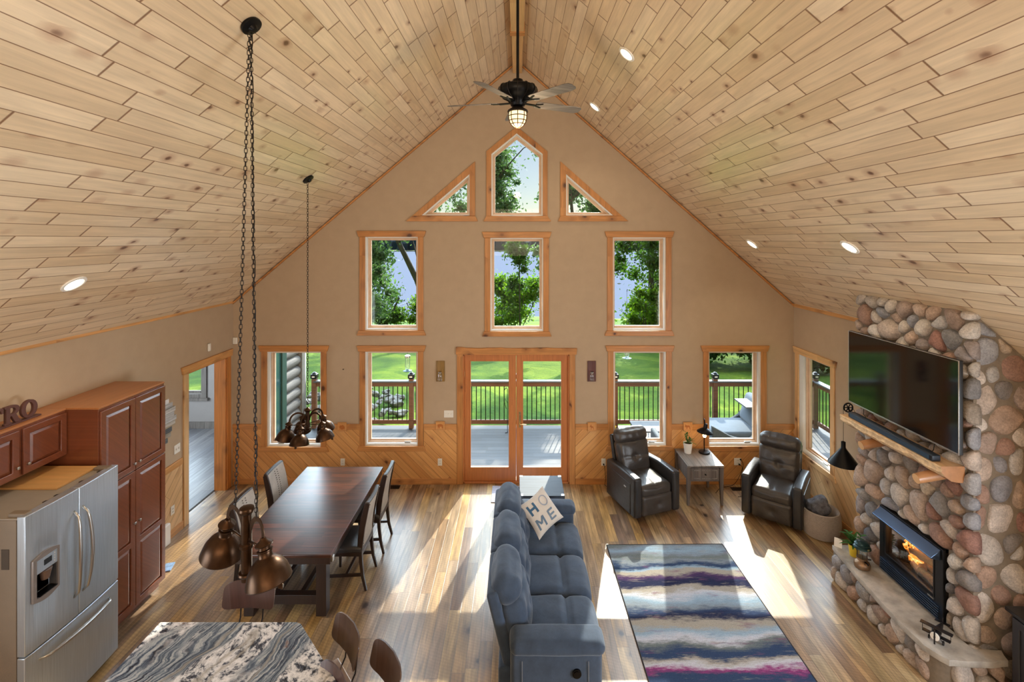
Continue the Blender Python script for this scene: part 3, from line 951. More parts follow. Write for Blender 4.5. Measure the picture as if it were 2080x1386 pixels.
m_log = plain('ceramic_log', (164, 122, 84), .9, var=.45, vscale=14, bump=.8, bscale=30)
rng = random.Random(5)
for (a, b, r) in (((.16, -.33, .42), (.13, .14, .37), .05), ((.26, -.30, .24), (.25, .30, .26), .055), ((.10, -.02, .25), (.30, .24, .36), .035), ((.10, -.25, .22), (.12, .12, .23), .035)):
    bm = NB(); a = Vector(a); b = Vector(b)
    pts = [a + (b - a) * t / 8 + Vector((rng.uniform(-.008, .008), 0, rng.uniform(-.008, .008))) for t in range(9)]
    tube(bm, pts, r, 12, rs=[r * rng.uniform(.85, 1.1) for _ in pts]); obj('log', bm, m_log, fi, smooth=60)
def flame_mat():
    t = NT('flame')
    P = t.obj(); n = t.noise(P, 22, 4, .6, 1.0)
    c = t.ramp(n, [(.3, lin((255, 90, 14))), (.55, lin((255, 160, 50))), (.75, lin((255, 235, 170)))])
    em = t.n('ShaderNodeEmission'); em.inputs[1].default_value = 2.6; t.l(c, em.inputs[0])
    tr = t.n('ShaderNodeBsdfTransparent'); mx = t.n('ShaderNodeMixShader')
    t.l(t.mapr(n, .42, .62, .12, .85), mx.inputs[0]); t.l(tr.outputs[0], mx.inputs[1]); t.l(em.outputs[0], mx.inputs[2]); t.l(mx.outputs[0], t.out.inputs[0])
    return t.m
m_flame = flame_mat()
bm = NB()
rng = random.Random(8)
for i in range(17):
    y = rng.gauss(.08, .085); x = rng.uniform(.10, .22); hgt = rng.uniform(.05, .13) * (1.7 if abs(y - .1) < .07 else .8)
    z0 = rng.choice((.28, .33, .25))
    w = rng.uniform(.012, .026)
    pts = [Vector((x + .01 * sin(i + t), y + .012 * sin(2.2 * t + i), z0 + hgt * t / 7)) for t in range(8)]
    tube(bm, pts, w, 8, rs=[w * f for f in (.7, 1.0, 1.0, .85, .65, .45, .25, .06)])
o = obj('flames', bm, m_flame, fi, smooth=179)
bm = NB()
for i in range(60):
    M = Matrix.Translation((rng.uniform(.06, .3), rng.uniform(-.3, .3), .19 + rng.uniform(0, .02))) @ Matrix.Rotation(rng.uniform(0, 6), 4, 'Z')
    s = rng.uniform(.008, .02); box(bm, -s, s, -s, s, -s, s, M)
em_ = obj('embers', bm, [plain('charcoal', (40, 34, 32), .9, var=.6, vscale=40)], fi); em_['kind'] = 'stuff'
fl = light('fire_light', 'POINT', (CX + .16, cyw + .08, .80), 7, (1.0, .45, .14), shadow_soft_size=.08)

# mantel ------------------------------------------------------------------
m_mant_top = planks('mantel_top_pine', (0, 1, 0), (1, 0, 0), .3, 5.0, [(214, 174, 130), (220, 182, 140)], groove=.0001, gend=.0001, knots=4, kth=.7, kr=.07, kcol=(110, 60, 30), rough=.38, coat=.35, grain=.3)
m_mant_end = plain('mantel_end_grain', (160, 110, 68), .38, var=.2, vscale=10, coat=.3)
m_bark = plain('mantel_live_edge', (228, 198, 160), .5, var=.35, vscale=16, bump=.9, bscale=26)
MZ = 2.0
mt = empty('mantel_shelf', (CX, 5.05, MZ - .12), 0, 'live edge half-log mantel shelf on two round pegs under the television', 'shelf')
bm = NB(); rng = random.Random(21)
NY = 40; rings = []
for i in range(NY + 1):
    y = -.65 + 1.32 * i / NY
    e = mnoise.noise(Vector((y * 5, 3, 1))) * .022 + mnoise.noise(Vector((y * 19, 1, 4))) * .010
    f = -.245 + e - .018 * sin(y * 3)
    prof = [(-.0, .12), (f * .6, .12), (f + .012, .12), (f, .112), (f + .012 + e * .5, .085), (f + .006, .062 + e), (f * .80, .02 + e * .4), (f * .55, -.018), (f * .25, -.03), (0, -.03)]
    rings.append([bm.verts.new((x, y, z)) for x, z in prof])
n = len(rings[0])
for a, b in zip(rings, rings[1:]):
    for k2 in range(n):
        f = bm.faces.new((a[k2], b[k2], b[(k2 + 1) % n], a[(k2 + 1) % n]))
        f.material_index = 0 if k2 in (0, 1, 9) else (2 if k2 in (2, 3, 4, 5) else 1)
for r in (rings[0], rings[-1]):
    f = bm.faces.new(r); f.material_index = 1
bmesh.ops.recalc_face_normals(bm, faces=bm.faces)
obj('slab', bm, [m_mant_top, m_mant_end, m_bark], mt, smooth=50)
for y in (5.31, 4.575):
    bm = NB(); pts = [Vector((.06 - .06 * t, y - 5.05, -.005 - .012 * t)) for t in range(7)]
    tube(bm, pts, .05, 20, rs=[.052, .053, .052, .050, .049, .048, .045])
    for f in bm.faces:
        if f.calc_center_median().x < -.29 and abs(f.normal.x) > .8 or len(f.verts) > 8: f.material_index = 1
    obj('support_peg', bm, [plain('peg_pine', (168, 120, 80), .4, var=.15, coat=.3), plain('peg_cut_end', (222, 180, 134), .5, var=.1)], mt, smooth=50)

# television -------------------------------------------------------------
TX = CX - .10
tv = empty('television', (TX, 5.073, 2.123), 0, 'large black flat screen television mounted on the stone chimney', 'television')
bm = NB(); rbox(bm, (.02, 0, .4275), (.035, 1.455, .855), .006, k=3)
obj('housing', bm, plain('tv_plastic', (16, 16, 17), .4, var=.05), tv, smooth=40)
m_screen = plain('tv_screen', (5, 5, 6), .08, var=.02, spec=.6)
bm = NB(); box(bm, -.002, .002, -.716, .716, .018, .846); obj('screen', bm, m_screen, tv)
plate('bezel', [rect(-.7275, .7275, 0, .855), rect(-.718, .718, .014, .848)], .006, MYZ(-.001), m_chrome, tv, bevel=.001)
bm = NB(); box(bm, .035, .11, -.2, .2, .25, .6); obj('wall_mount', bm, m_black, tv)
sbar = empty('soundbar', (3.90, 5.06, MZ + .002), R(0), 'long slim black soundbar lying on the wooden mantel', 'speaker')
bm = NB(); rbox(bm, (0, 0, .03), (.085, 1.14, .058), .01, k=3); obj('bar_body', bm, plain('soundbar_body', (40, 46, 54), .35, .5, var=.06), sbar, smooth=40)
bm = NB(); box(bm, -.0445, -.040, -.54, .54, .008, .05); obj('speaker_grille', bm, plain('soundbar_grille', (60, 84, 108), .45, .6, bump=.4, bscale=400), sbar)
bm = NB()
rng = random.Random(2)
for i in range(3):
    pts = [(4.0 + .02 * sin(j * 1.3 + i), 4.6 + i * .22 + j * .09, MZ + .008 + .012 * abs(sin(j + i * 2))) for j in range(9)]
    tube(bm, pts, .0035, 6)
tube(bm, [(4.0, 5.50, MZ + .01), (3.99, 5.56, MZ + .05), (4.02, 5.60, MZ + .13), (4.05, 5.56, MZ + .22)], .0035, 6)
tube(bm, [(4.0, 4.66, MZ + .01), (3.985, 4.62, MZ + .06), (4.01, 4.63, MZ + .15)], .0035, 6)
tag(obj('cable', bm, m_black, None, smooth=179), 'tangle of thin black cables behind the soundbar on the mantel', 'cable')

# glass / pale green board standing behind the television's far edge
bm = NB(); box(bm, RX - .03, RX - .004, 5.92, 6.32, 1.62, 2.30)
tag(obj('wall_board', bm, plain('pale_green_board', (196, 214, 200), .6, var=.12, vscale=8), None, bevel=.003), 'pale green board hung on the right wall beside the television', 'board')

# ================================================================== LIVING AREA
def leather(name, rgb, rough=.36):
    t = NT(name); P = t.obj()
    n = t.noise(P, 5, 4, .6); c = lin(rgb)
    col = t.ramp(n, [(.25, tuple(x * .75 for x in c[:3]) + (1,)), (.75, tuple(min(1, x * 1.3) for x in c[:3]) + (1,))])
    t.set(col, rough, 0, .5)
    vo = t.n('ShaderNodeTexVoronoi'); vo.inputs['Scale'].default_value = 160; t.l(P, vo.inputs['Vector'])
    cr = t.noise(P, 11, 3, .6, 2.0)
    t.bump(t.math('ADD', t.math('MULTIPLY', vo.outputs['Distance'], .25), cr), .22, .01)
    return t.m
m_leather = leather('grey_brown_leather', (60, 56, 54), .32)
m_leather_d = leather('dark_leather', (44, 44, 46), .32)
m_sofa = None
def fabric(name, rgb, var=.25):
    t = NT(name); P = t.obj(); c = lin(rgb)
    n = t.noise(P, 7, 6, .65)
    col = t.ramp(n, [(.3, tuple(x * (1 - var) for x in c[:3]) + (1,)), (.7, tuple(x * (1 + var) for x in c[:3]) + (1,))])
    t.set(col, .85, 0, .25)
    t.b.inputs['Sheen Weight'].default_value = .35; t.b.inputs['Sheen Roughness'].default_value = .45
    t.b.inputs['Sheen Tint'].default_value = (.8, .9, 1, 1)
    t.bump(t.math('ADD', t.noise(P, 220, 2, .6), t.math('MULTIPLY', t.noise(P, 9, 3, .5, 1.2), 2.0)), .25, .006)
    return t.m
m_sofa = fabric('slate_microfibre', (58, 72, 92))
m_seam = plain('seam_thread', (128, 132, 136), .8)

def wave_fn(a, f, seed=0):
    def fn(p):
        return p + p.normalized() * (mnoise.noise(p * f + Vector((seed, 0, 0))) * a)
    return fn

# sofa: seat faces +X, length along Y (local y 0..2.3 from the near arm)
so = empty('sofa', (0.0, 4.06, 0), 0, 'long slate blue-grey three seat reclining sofa with its back to the dining table', 'sofa')
def sofa_arm(y0, y1, side):
    bm = NB()
    def fn(p):
        if p.z > .0: p.z += .012 * cos(p.x * 4)
        return p
    rbox(bm, (.33, (y0 + y1) / 2, .335), (.78, y1 - y0, .56), .045, (0, .012, 0), k=10, fn=fn)
    a = obj('arm', bm, m_sofa, so, smooth=179)
    bm = NB(); rbox(bm, (.34, (y0 + y1) / 2, .60), (.80, (y1 - y0) + .03, .12), .055, (.01, .012, .02), k=12, fn=wave_fn(.006, 6, y0))
    obj('arm_pad', bm, m_sofa, a, smooth=179)
    bm = NB()
    ys = (y0 - .012) if side < 0 else (y1 + .012)
    tube(bm, [(.04, ys, .52), (.04, ys, .08)], .0025, 5); tube(bm, [(.60, ys, .52), (.60, ys, .08)], .0025, 5); tube(bm, [(.10, ys, .20), (.56, ys, .19)], .003, 5)
    obj('piping', bm, m_seam, a)
    return a
an = sofa_arm(0.01, .235, -1)
af = sofa_arm(2.09, 2.30, 1)
bm = NB(); cyl(bm, (.50, -.012, .42), (.50, .012, .42), .038, n=24); cyl(bm, (.50, -.018, .42), (.50, .0, .42), .026, n=24)
obj('recline_button', bm, m_black, an, smooth=40)
bm = NB(); rbox(bm, (.26, 1.15, .17), (.86, 1.90, .22), .03, k=6); obj('base', bm, m_sofa, so, smooth=179)
for x in (.02, .6):
    for y in (.12, 2.2):
        bm = NB(); cyl(bm, (x, y, 0), (x, y, .07), .025); obj('foot', bm, m_black, so)
mod = [(.235, .85), (.85, 1.47), (1.47, 2.09)]
for i, (a, b) in enumerate(mod):
    c = (a + b) / 2; w = b - a
    bm = NB()
    def fn(p, w=w):
        q = p.copy()
        # crease two thirds forward and rounded waterfall front
        d = abs(q.x - .13)
        if q.z > 0: q.z -= .040 * max(0, 1 - d / .040) 
        q += Vector((0, 0, 1)) * mnoise.noise(Vector((p.x * 6, p.y * 6, i * 7.0))) * .010
        if q.x > .30: q.z -= (q.x - .30) * .25
        return q
    rbox(bm, (.36, c, .375), (.80, w - .012, .22), .07, (.02, .004, .028), k=16, fn=fn)
    st = obj('seat_cushion', bm, m_sofa, so, smooth=179)
    # backrest lower part, tilted
    rot = Matrix.Rotation(R(-12), 3, 'Y')
    bm = NB()
    def fn2(p, w=w):
        q = p.copy()
        if q.x > 0:
            for ty in (-.30, 0, .30):
                dd = sqrt((q.y - ty * w) ** 2 + (q.z + .0) ** 2)
                q.x -= .040 * math.exp(-(dd / .05) ** 2)
            q.x += .016 * cos(q.y * 2 * pi / (w * .5)) * math.exp(-(q.z / .12) ** 2)
            q.x += mnoise.noise(Vector((p.y * 9, p.z * 9, i * 3.0))) * .010
        return q
    rbox(bm, (-.015, c, .62), (.22, w - .014, .42), .08, (.035, .0, .01), rot, k=16, fn=fn2)
    bk = obj('back_cushion', bm, m_sofa, so, smooth=179)
    bm = NB()
    def fn3(p):
        q = p.copy()
        q += Vector((1, 0, .3)) * mnoise.noise(Vector((p.x * 8, p.y * 8 + i * 9, p.z * 8))) * .012
        q.x += .01 * abs(sin(q.y * 30)) * max(0, -q.z * 6)
        return q
    rbox(bm, (-.105, c, .885), (.24, w - .004, .27), .115, (.03, .0, .02), Matrix.Rotation(R(-14), 3, 'Y'), k=16, fn=fn3)
    obj('head_cushion', bm, m_sofa, so, smooth=179)
    rot2 = Matrix.Rotation(R(-14), 3, 'Y')
    bm = NB(); rbox(bm, (-.135, c, .53), (.11, w - .004, .78), .035, (.0, 0, 0), rot2, k=6)
    obj('back_panel', bm, m_sofa, so, smooth=179)

# HOME pillow, leaning in the far corner of the sofa
m_cream = fabric('cream_linen', (206, 200, 192), .08)
m_navy = plain('denim_blue_letters', (58, 96, 128), .85, var=.15)
m_tanp = plain('tan_pillow_back', (150, 128, 108), .85, var=.12)
pw, ph_, pt = .225, .215, .075
def pil(x, y, s=1.0):
    u, v = x / pw, y / ph_
    b = max(0, 1 - u * u) ** .5 * max(0, 1 - v * v) ** .5
    pinch = 1 - .10 * (1 - abs(u) ** 2) * abs(v) ** 3 - 0
    z = pt * b ** .8
    xx = x * (1 - .10 * (1 - v * v) * abs(u) ** 3); yy = y * (1 - .10 * (1 - u * u) * abs(v) ** 3)
    return Vector((xx, yy, s * z))
pl = empty('throw_pillow', (.335, 6.00, .735), 0, 'cream square throw pillow with blue HOME lettering on the far sofa seat', 'pillow')
face = Vector((.40, -.62, .67)).normalized()    # towards the camera and up
# local axes: x reading direction, y up on the pillow
rgt = Vector((.62, -.30, -.72)); rgt = (rgt - face * rgt.dot(face)).normalized(); upv = face.cross(rgt)
upt = Vector((.42, .62, .66)); upt = (upt - face * upt.dot(face)).normalized()
rgt = upt.cross(face).normalized()
Rm = Matrix((rgt, upt, face)).transposed()
pl.rotation_euler = (Rm @ Matrix.Rotation(R(62), 3, 'Z')).to_euler()
pl.location = (.29, 5.93, .72)
NN = 24
for s, nm, mm in ((1, 'front_cover', m_cream), (-1, 'back_cover', m_tanp)):
    bm = NB(); g = [[bm.verts.new(pil(-pw + 2 * pw * i / NN, -ph_ + 2 * ph_ * j / NN, s)) for j in range(NN + 1)] for i in range(NN + 1)]
    for i in range(NN):
        for j in range(NN):
            q = (g[i][j], g[i + 1][j], g[i + 1][j + 1], g[i][j + 1])
            bm.faces.new(q if s > 0 else q[::-1])
    obj(nm, bm, mm, pl, smooth=179)
def strip(bm, a, b, w, lift=.003, n=10):
    a = Vector(a); b = Vector(b); e = (b - a); nn = Vector((-e.y, e.x)).normalized() * w / 2
    prev = None
    for i in range(n + 1):
        p = a + e * i / n
        row = [bm.verts.new(pil(*(p + nn * k2)) + Vector((0, 0, lift))) for k2 in (1, .33, -.33, -1)]
        if prev:
            for j in range(3): bm.faces.new((prev[j], row[j], row[j + 1], prev[j + 1])[::-1])
        prev = row
bm = NB(); strip(bm, (-.16, .025), (-.16, .15), .03); strip(bm, (-.07, .025), (-.07, .15), .03); strip(bm, (-.16, .088), (-.07, .088), .028, .0035)
obj('letter', bm, m_navy, pl)
bm = NB(); prev = None
for i in range(33):
    a = 2 * pi * i / 32; row = [bm.verts.new(pil(.075 + r * cos(a), .09 + r * sin(a) * 1.05) + Vector((0, 0, .003))) for r in (.048, .056, .064)]
    if prev:
        for j in range(2): bm.faces.new((prev[j], row[j], row[j + 1], prev[j + 1])[::-1])
    prev = row
obj('letter', bm, plain('pale_blue_ring', (150, 158, 172), .85), pl)
bm = NB(); strip(bm, (-.165, -.15), (-.165, -.03), .026); strip(bm, (-.06, -.15), (-.06, -.03), .026); strip(bm, (-.16, -.035), (-.112, -.10), .024, .0035); strip(bm, (-.065, -.035), (-.112, -.10), .024, .0035)
obj('letter', bm, plain('slate_blue_letters', (96, 118, 140), .85), pl)
bm = NB(); strip(bm, (.035, -.15), (.035, -.03), .026)
for yy in (-.142, -.09, -.038): strip(bm, (.035, yy), (.12, yy), .022, .0035)
obj('letter', bm, plain('slate_blue_letters_e', (108, 128, 148), .85), pl)

# trunk end table behind the far arm
m_trunk = planks('grey_trunk_wood', (1, 0, 0), (0, 1, 0), .2, 2.0, [(62, 74, 88), (70, 82, 96)], groove=.001, gend=.0005, knots=0, gcol=(60, 64, 68), rough=.6, grain=.35)
tr = empty('trunk_table', (.34, 6.905, 0), 0, 'blue-grey trunk style end table with metal corners behind the sofa', 'table')
bm = NB(); box(bm, -.30, .30, -.275, .275, .06, .47); obj('body', bm, plain('trunk_body', (48, 52, 58), .5, var=.15), tr, bevel=.004)
bm = NB(); box(bm, -.31, .31, -.285, .285, .47, .55); obj('lid', bm, m_trunk, tr, bevel=.004)
for sx in (-1, 1):
    for sy in (-1, 1):
        bm = NB(); x = sx * .312; y = sy * .287
        box(bm, min(x, x - sx * .05), max(x, x - sx * .05), min(y, y - sy * .05), max(y, y - sy * .05), .53, .5535)
        box(bm, min(x, x - sx * .006), max(x, x - sx * .006), min(y, y - sy * .05), max(y, y - sy * .05), .48, .5535)
        obj('corner_guard', bm, m_chrome, tr, bevel=.001)
        bm = NB(); cyl(bm, (sx * .27, sy * .24, 0), (sx * .27, sy * .24, .06), .022); obj('foot', bm, m_black, tr)
bm = NB(); box(bm, -.335, -.31, -.05, .05, .44, .50); obj('latch', bm, m_black, tr, bevel=.004)

# door mat
bm = NB(); rbox(bm, (-.03, 7.70, .006), (.76, .50, .012), .005, k=4)
tag(obj('door_mat', bm, plain('pale_grey_mat', (158, 158, 172), .9, var=.2, vscale=30, bump=.5), None, smooth=40), 'pale grey door mat on the floor before the french doors', 'mat')

# recliners -----------------------------------------------------------------
def recliner(name, loc, rz, label):
    t = empty(name, loc, rz, label, 'recliner', 'leather recliners by the gable wall')
    for s in (-1, 1):
        def fn(p, s=s):
            q = p.copy()
            q.z += (-.035 if q.y > 0 else .0) * (q.y / .4) * (1 if q.z > 0 else 0)
            return q
        bm = NB(); rbox(bm, (s * .33, 0, .345), (.125, .80, .575), .03, (.004, .012, .008), k=8, fn=fn)
        a = obj('arm', bm, m_leather_d, t, smooth=179)
        bm = NB(); rbox(bm, (s * .395, .02, .30), (.012, .62, .44), .005, k=3); obj('side_panel', bm, m_leather_d, a, smooth=40)
        if s < 0:
            bm = NB(); rbox(bm, (-.404, -.16, .43), (.008, .075, .035), .012, k=3); obj('power_switch', bm, m_chrome, a, smooth=40)
    bm = NB(); rbox(bm, (0, .05, .20), (.54, .68, .28), .03, k=5); obj('base', bm, m_leather_d, t, smooth=179)
    bm = NB()
    def fns(p):
        q = p.copy()
        q.z += mnoise.noise(Vector((p.x * 6, p.y * 6, 2))) * .008
        if q.z > 0: q.z -= .010 * math.exp(-(q.x / .02) ** 2) * (1 if q.y < 0 else .5)
        return q
    rbox(bm, (0, -.08, .395), (.535, .60, .17), .06, (.0, .02, .035), k=14, fn=fns); obj('seat_cushion', bm, m_leather, t, smooth=179)
    bm = NB()
    def fnf(p):
        q = p.copy()
        if q.y < 0: q.y += .035 * math.exp(-((q.x) ** 2 + (q.z) ** 2) / .003) + mnoise.noise(Vector((p.x * 8, 1, p.z * 8))) * .008
        return q
    rbox(bm, (0, -.345, .205), (.53, .11, .30), .045, (0, .02, 0), k=14, fn=fnf); obj('footrest', bm, m_leather, t, smooth=179)
    rot = Matrix.Rotation(R(-15), 3, 'X')
    def fnb(p):
        q = p.copy()
        if q.y < 0:
            dd = (q.x / .045) ** 2 + (q.z / .045) ** 2
            q.y += .045 * math.exp(-dd)
            q.y += .012 * math.exp(-(q.z / .02) ** 2) * (abs(q.x) < .25)
            q.y += mnoise.noise(Vector((p.x * 10, 3, p.z * 10))) * .008
        q.x *= 1 + .04 * (q.z / .3)
        return q
    bm = NB(); rbox(bm, (0, .255, .655), (.555, .17, .50), .07, (.0, .04, .01), rot, k=16, fn=fnb); obj('backrest', bm, m_leather, t, smooth=179)
    def fnh(p):
        q = p.copy()
        q.z += mnoise.noise(Vector((p.x * 14, p.y * 6, 5))) * .008; q.y += mnoise.noise(Vector((p.x * 16, 0, p.z * 5))) * .007
        return q
    bm = NB(); rbox(bm, (0, .325, .955), (.57, .18, .215), .08, (.004, .03, .02), rot, k=16, fn=fnh); obj('headrest', bm, m_leather, t, smooth=179)
    bm = NB(); rbox(bm, (0, .385, .60), (.56, .07, .70), .03, rot=rot, k=5); obj('back_panel', bm, m_leather_d, t, smooth=179)
    return t
recliner('recliner', (1.91, 7.405, 0), R(20), 'dark grey leather power recliner between the french door and the lamp table')
recliner('recliner', (3.845, 7.17, 0), R(-38), 'dark grey leather recliner in the corner beside the side window')

# lamp table between them -----------------------------------------------------
m_drift = planks('driftwood_grey', (0, 1, 0), (1, 0, 0), .14, 2.0, [(124, 116, 110), (136, 128, 120), (112, 106, 102)], groove=.0015, gend=.0005, gcol=(70, 64, 60), knots=2, kth=.7, kcol=(60, 52, 48), rough=.5, grain=.55)
m_driftd = planks('driftwood_dark', (0, 0, 1), (1, 1, 0), .2, 2.0, [(98, 88, 82), (108, 98, 92)], groove=.0001, gend=.0001, knots=0, rough=.5, grain=.5)
tb = empty('side_table', (2.87, 7.655, 0), 0, 'weathered grey wooden side table with one drawer between the two recliners', 'table')
bm = NB(); box(bm, -.28, .28, -.31, .31, .595, .62); obj('tabletop', bm, m_drift, tb, bevel=.005)
bm = NB(); box(bm, -.255, .255, -.265, .285, .36, .595); obj('apron', bm, m_driftd, tb, bevel=.004)
dr_ = None
bm = NB(); box(bm, -.215, .215, -.285, -.266, .385, .575); dr_ = obj('drawer', bm, m_driftd, tb, bevel=.004)
plate('drawer_molding', [rect(-.185, .185, .41, .55), rect(-.17, .17, .425, .535)], .008, MXZ(-.288), m_drift, dr_, bevel=.002)
bm = NB(); lathe(bm, [(0, .0), (.009, .0), (.006, .008), (.012, .016), (.010, .022), (0, .024)], 16, Matrix.Translation((0, -.286, .48)) @ Matrix.Rotation(R(90), 4, 'X')); obj('knob', bm, m_black, dr_, smooth=50)
for sx in (-1, 1):
    for sy in (-1, 1):
        bm = NB()
        A = [bm.verts.new((sx * .25 + a * .03, sy * .265 + b * .03, .595)) for a, b in ((-1, -1), (1, -1), (1, 1), (-1, 1))]
        B = [bm.verts.new((sx * .25 + a * .028, sy * .265 + b * .028, .36)) for a, b in ((-1, -1), (1, -1), (1, 1), (-1, 1))]
        D_ = [bm.verts.new((sx * .258 + a * .016, sy * .272 + b * .016, 0)) for a, b in ((-1, -1), (1, -1), (1, 1), (-1, 1))]
        for p, q in ((A, B), (B, D_)):
            for i in range(4): bm.faces.new((p[i], p[(i + 1) % 4], q[(i + 1) % 4], q[i]))
        bm.faces.new(A); bm.faces.new(D_[::-1]); bmesh.ops.recalc_face_normals(bm, faces=bm.faces)
        obj('leg', bm, m_driftd, tb, bevel=.003)

tl = empty('table_lamp', (3.02, 7.80, .621), 0, 'small black metal shade lamp, lit, on the grey side table', 'lamp')
bm = NB(); lathe(bm, [(.085, 0), (.088, .012), (.08, .022), (.012, .026)], 32); obj('lamp_base', bm, m_black, tl, smooth=40)
bm = NB(); tube(bm, [(0, .0, .02), (0, 0, .15), (.0, 0, .46), (-.005, -.01, .53), (-.015, -.03, .56), (-.018, -.06, .545), (-.018, -.07, .50)], .008, 8); obj('stem', bm, m_black, tl, smooth=179)
bm = NB(); Mx = Matrix.Translation((-.018, -.075, .36)) @ Matrix.Rotation(R(6), 4, 'Y')
lathe(bm, [(.125, .0), (.121, .008), (.06, .055), (.032, .07), (.03, .12), (.022, .14), (0, .145)], 36, Mx, caps=False)
lathe(bm, [(.121, -.002), (.056, .048), (.026, .06)], 36, Mx, caps=False)
obj('lamp_shade', bm, m_black, tl, smooth=50)
bm = NB(); lathe(bm, [(0, -.085), (.02, -.078), (.03, -.055), (.024, -.03), (.014, .04)], 16, Mx); obj('bulb', bm, emis('warm_bulb', (255, 205, 130), 22), tl, smooth=179)
light('table_lamp_light', 'POINT', (3.0, 7.72, .93), 3.2, (1.0, .55, .22), shadow_soft_size=.03)

def leafy(bm, base, n, length, rng, up=.8, w=.02, curl=.4, spread=1.0):
    for i in range(n):
        a = rng.uniform(0, 2 * pi); L = length * rng.uniform(.6, 1.15); el = rng.uniform(.35, 1.2) * up
        d = Vector((cos(a) * cos(el) * spread, sin(a) * cos(el) * spread, sin(el)))
        side = Vector((-sin(a), cos(a), 0))
        prev = None
        for k2 in range(6):
            t = k2 / 5; p = Vector(base) + d * L * t + Vector((0, 0, -curl * L * t * t))
            ww = w * (sin(pi * min(1, t * .9 + .12)) ** .7) * (1 if t < 1 else .05)
            row = [bm.verts.new(p - side * ww / 2), bm.verts.new(p - Vector((0, 0, ww * .18))), bm.verts.new(p + side * ww / 2)]
            if prev:
                for j in range(2): bm.faces.new((prev[j], prev[j + 1], row[j + 1], row[j]))
            prev = row
def leafmat(name, rgb, rgb2, tr=.35):
    t = NT(name); g = t.n('ShaderNodeNewGeometry')
    c = t.ramp(g.outputs['Random Per Island'], [(0, lin(rgb)), (1, lin(rgb2))])
    t.set(c, .55, 0, .3)
    tl_ = t.n('ShaderNodeBsdfTranslucent'); mx = t.n('ShaderNodeMixShader'); mx.inputs[0].default_value = tr
    t.l(t.mix(1.0, c, (1.25, 1.35, .6, 1), 'MULTIPLY'), tl_.inputs[0])
    t.l(t.b.outputs[0], mx.inputs[1]); t.l(tl_.outputs[0], mx.inputs[2]); t.l(mx.outputs[0], t.out.inputs[0])
    return t.m
m_leaf = leafmat('houseplant_leaf', (58, 96, 52), (110, 146, 84), .25)
m_soil = plain('potting_soil', (48, 34, 26), .95, var=.4, vscale=60, bump=.6)
def potted(name, loc, r0, r1, h, mat, label, n, length, seed, w=.02, up=.9, fl=False, leafm=None):
    t = empty(name, loc, 0, label, 'plant')
    bm = NB(); lathe(bm, [(r0, 0), (r1, h), (r1 - .006, h), (r1 - .012, h - .02)], 32, caps=False)
    lathe(bm, [(0, .001), (r0, .001)], 32, caps=False); obj('pot', bm, mat, t, smooth=50)
    bm = NB(); lathe(bm, [(0, h - .012), (r1 - .008, h - .015)], 24, caps=False); obj('soil', bm, m_soil, t)
    bm = NB(); rng = random.Random(seed)
    for s in range(3):
        a = rng.uniform(0, 6.28)
        tip = Vector((cos(a) * length * .35, sin(a) * length * .35, h + length * rng.uniform(.5, 1.0)))
        tube(bm, [(0, 0, h - .02), tuple(tip * .5 + Vector((0, 0, h * .4))), tuple(tip)], .003, 5)
        for q in range(n // 6):
            f = rng.uniform(.4, 1)
            leafy(bm, (tip.x * f, tip.y * f, h + (tip.z - h) * f), 1, length * .5, rng, up, w)
    leafy(bm, (0, 0, h), n // 2, length, rng, up, w)
    obj('foliage', bm, leafm or m_leaf, t)
    return t
potted('potted_plant', (2.755, 7.80, .621), .052, .072, .165, m_white, 'small green jade plant in a white pot on the grey side table', 24, .17, 3, w=.022, up=1.1)

# rug --------------------------------------------------------------------------
RY0, RY1 = 4.02, 6.42
t = NT('striped_rug'); P = t.obj()
sp = t.n('ShaderNodeSeparateXYZ'); t.l(P, sp.inputs[0])
nx = t.noise(t.comb(t.math('MULTIPLY', sp.outputs[0], 1.6), t.math('MULTIPLY', sp.outputs[1], 4.0)), 1.0, 3, .5)
nf = t.noise(t.comb(t.math('MULTIPLY', sp.outputs[0], 14), t.math('MULTIPLY', sp.outputs[1], 60)), 1.0, 5, .7)
yy = t.math('ADD', sp.outputs[1], t.math('ADD', t.math('MULTIPLY', t.math('SUBTRACT', nx, .5), .34), t.math('MULTIPLY', t.math('SUBTRACT', nf, .5), .14)))
fac = t.mapr(yy, 2.4, 0.0, 0, 1)     # 0 at the far end
def Yd(py): return 1 - ((3993.5 / (py - 486)) - RY0) / (RY1 - RY0)
navy, ink, sky_, wht, tan_, olive, plum, mag, grey = (50, 66, 96), (38, 42, 70), (136, 160, 180), (184, 186, 196), (156, 150, 140), (106, 114, 114), (78, 54, 92), (136, 58, 112), (124, 134, 144)
st = [(1107, olive), (1113, grey), (1120, sky_), (1127, grey), (1133, olive), (1143, grey), (1149, navy), (1154, navy), (1159, sky_), (1164, tan_), (1170, tan_), (1175, plum), (1183, ink), (1192, ink), (1198, tan_), (1204, tan_), (1210, wht), (1222, sky_), (1236, grey), (1245, navy), (1256, ink), (1264, tan_), (1275, tan_), (1288, sky_), (1302, wht), (1312, olive), (1325, navy), (1338, navy), (1346, tan_), (1356, wht), (1366, mag), (1376, navy)]
st = [(Yd(p), c) for p, c in st]
st = [s for i, s in enumerate(st) if i % 1 == 0]
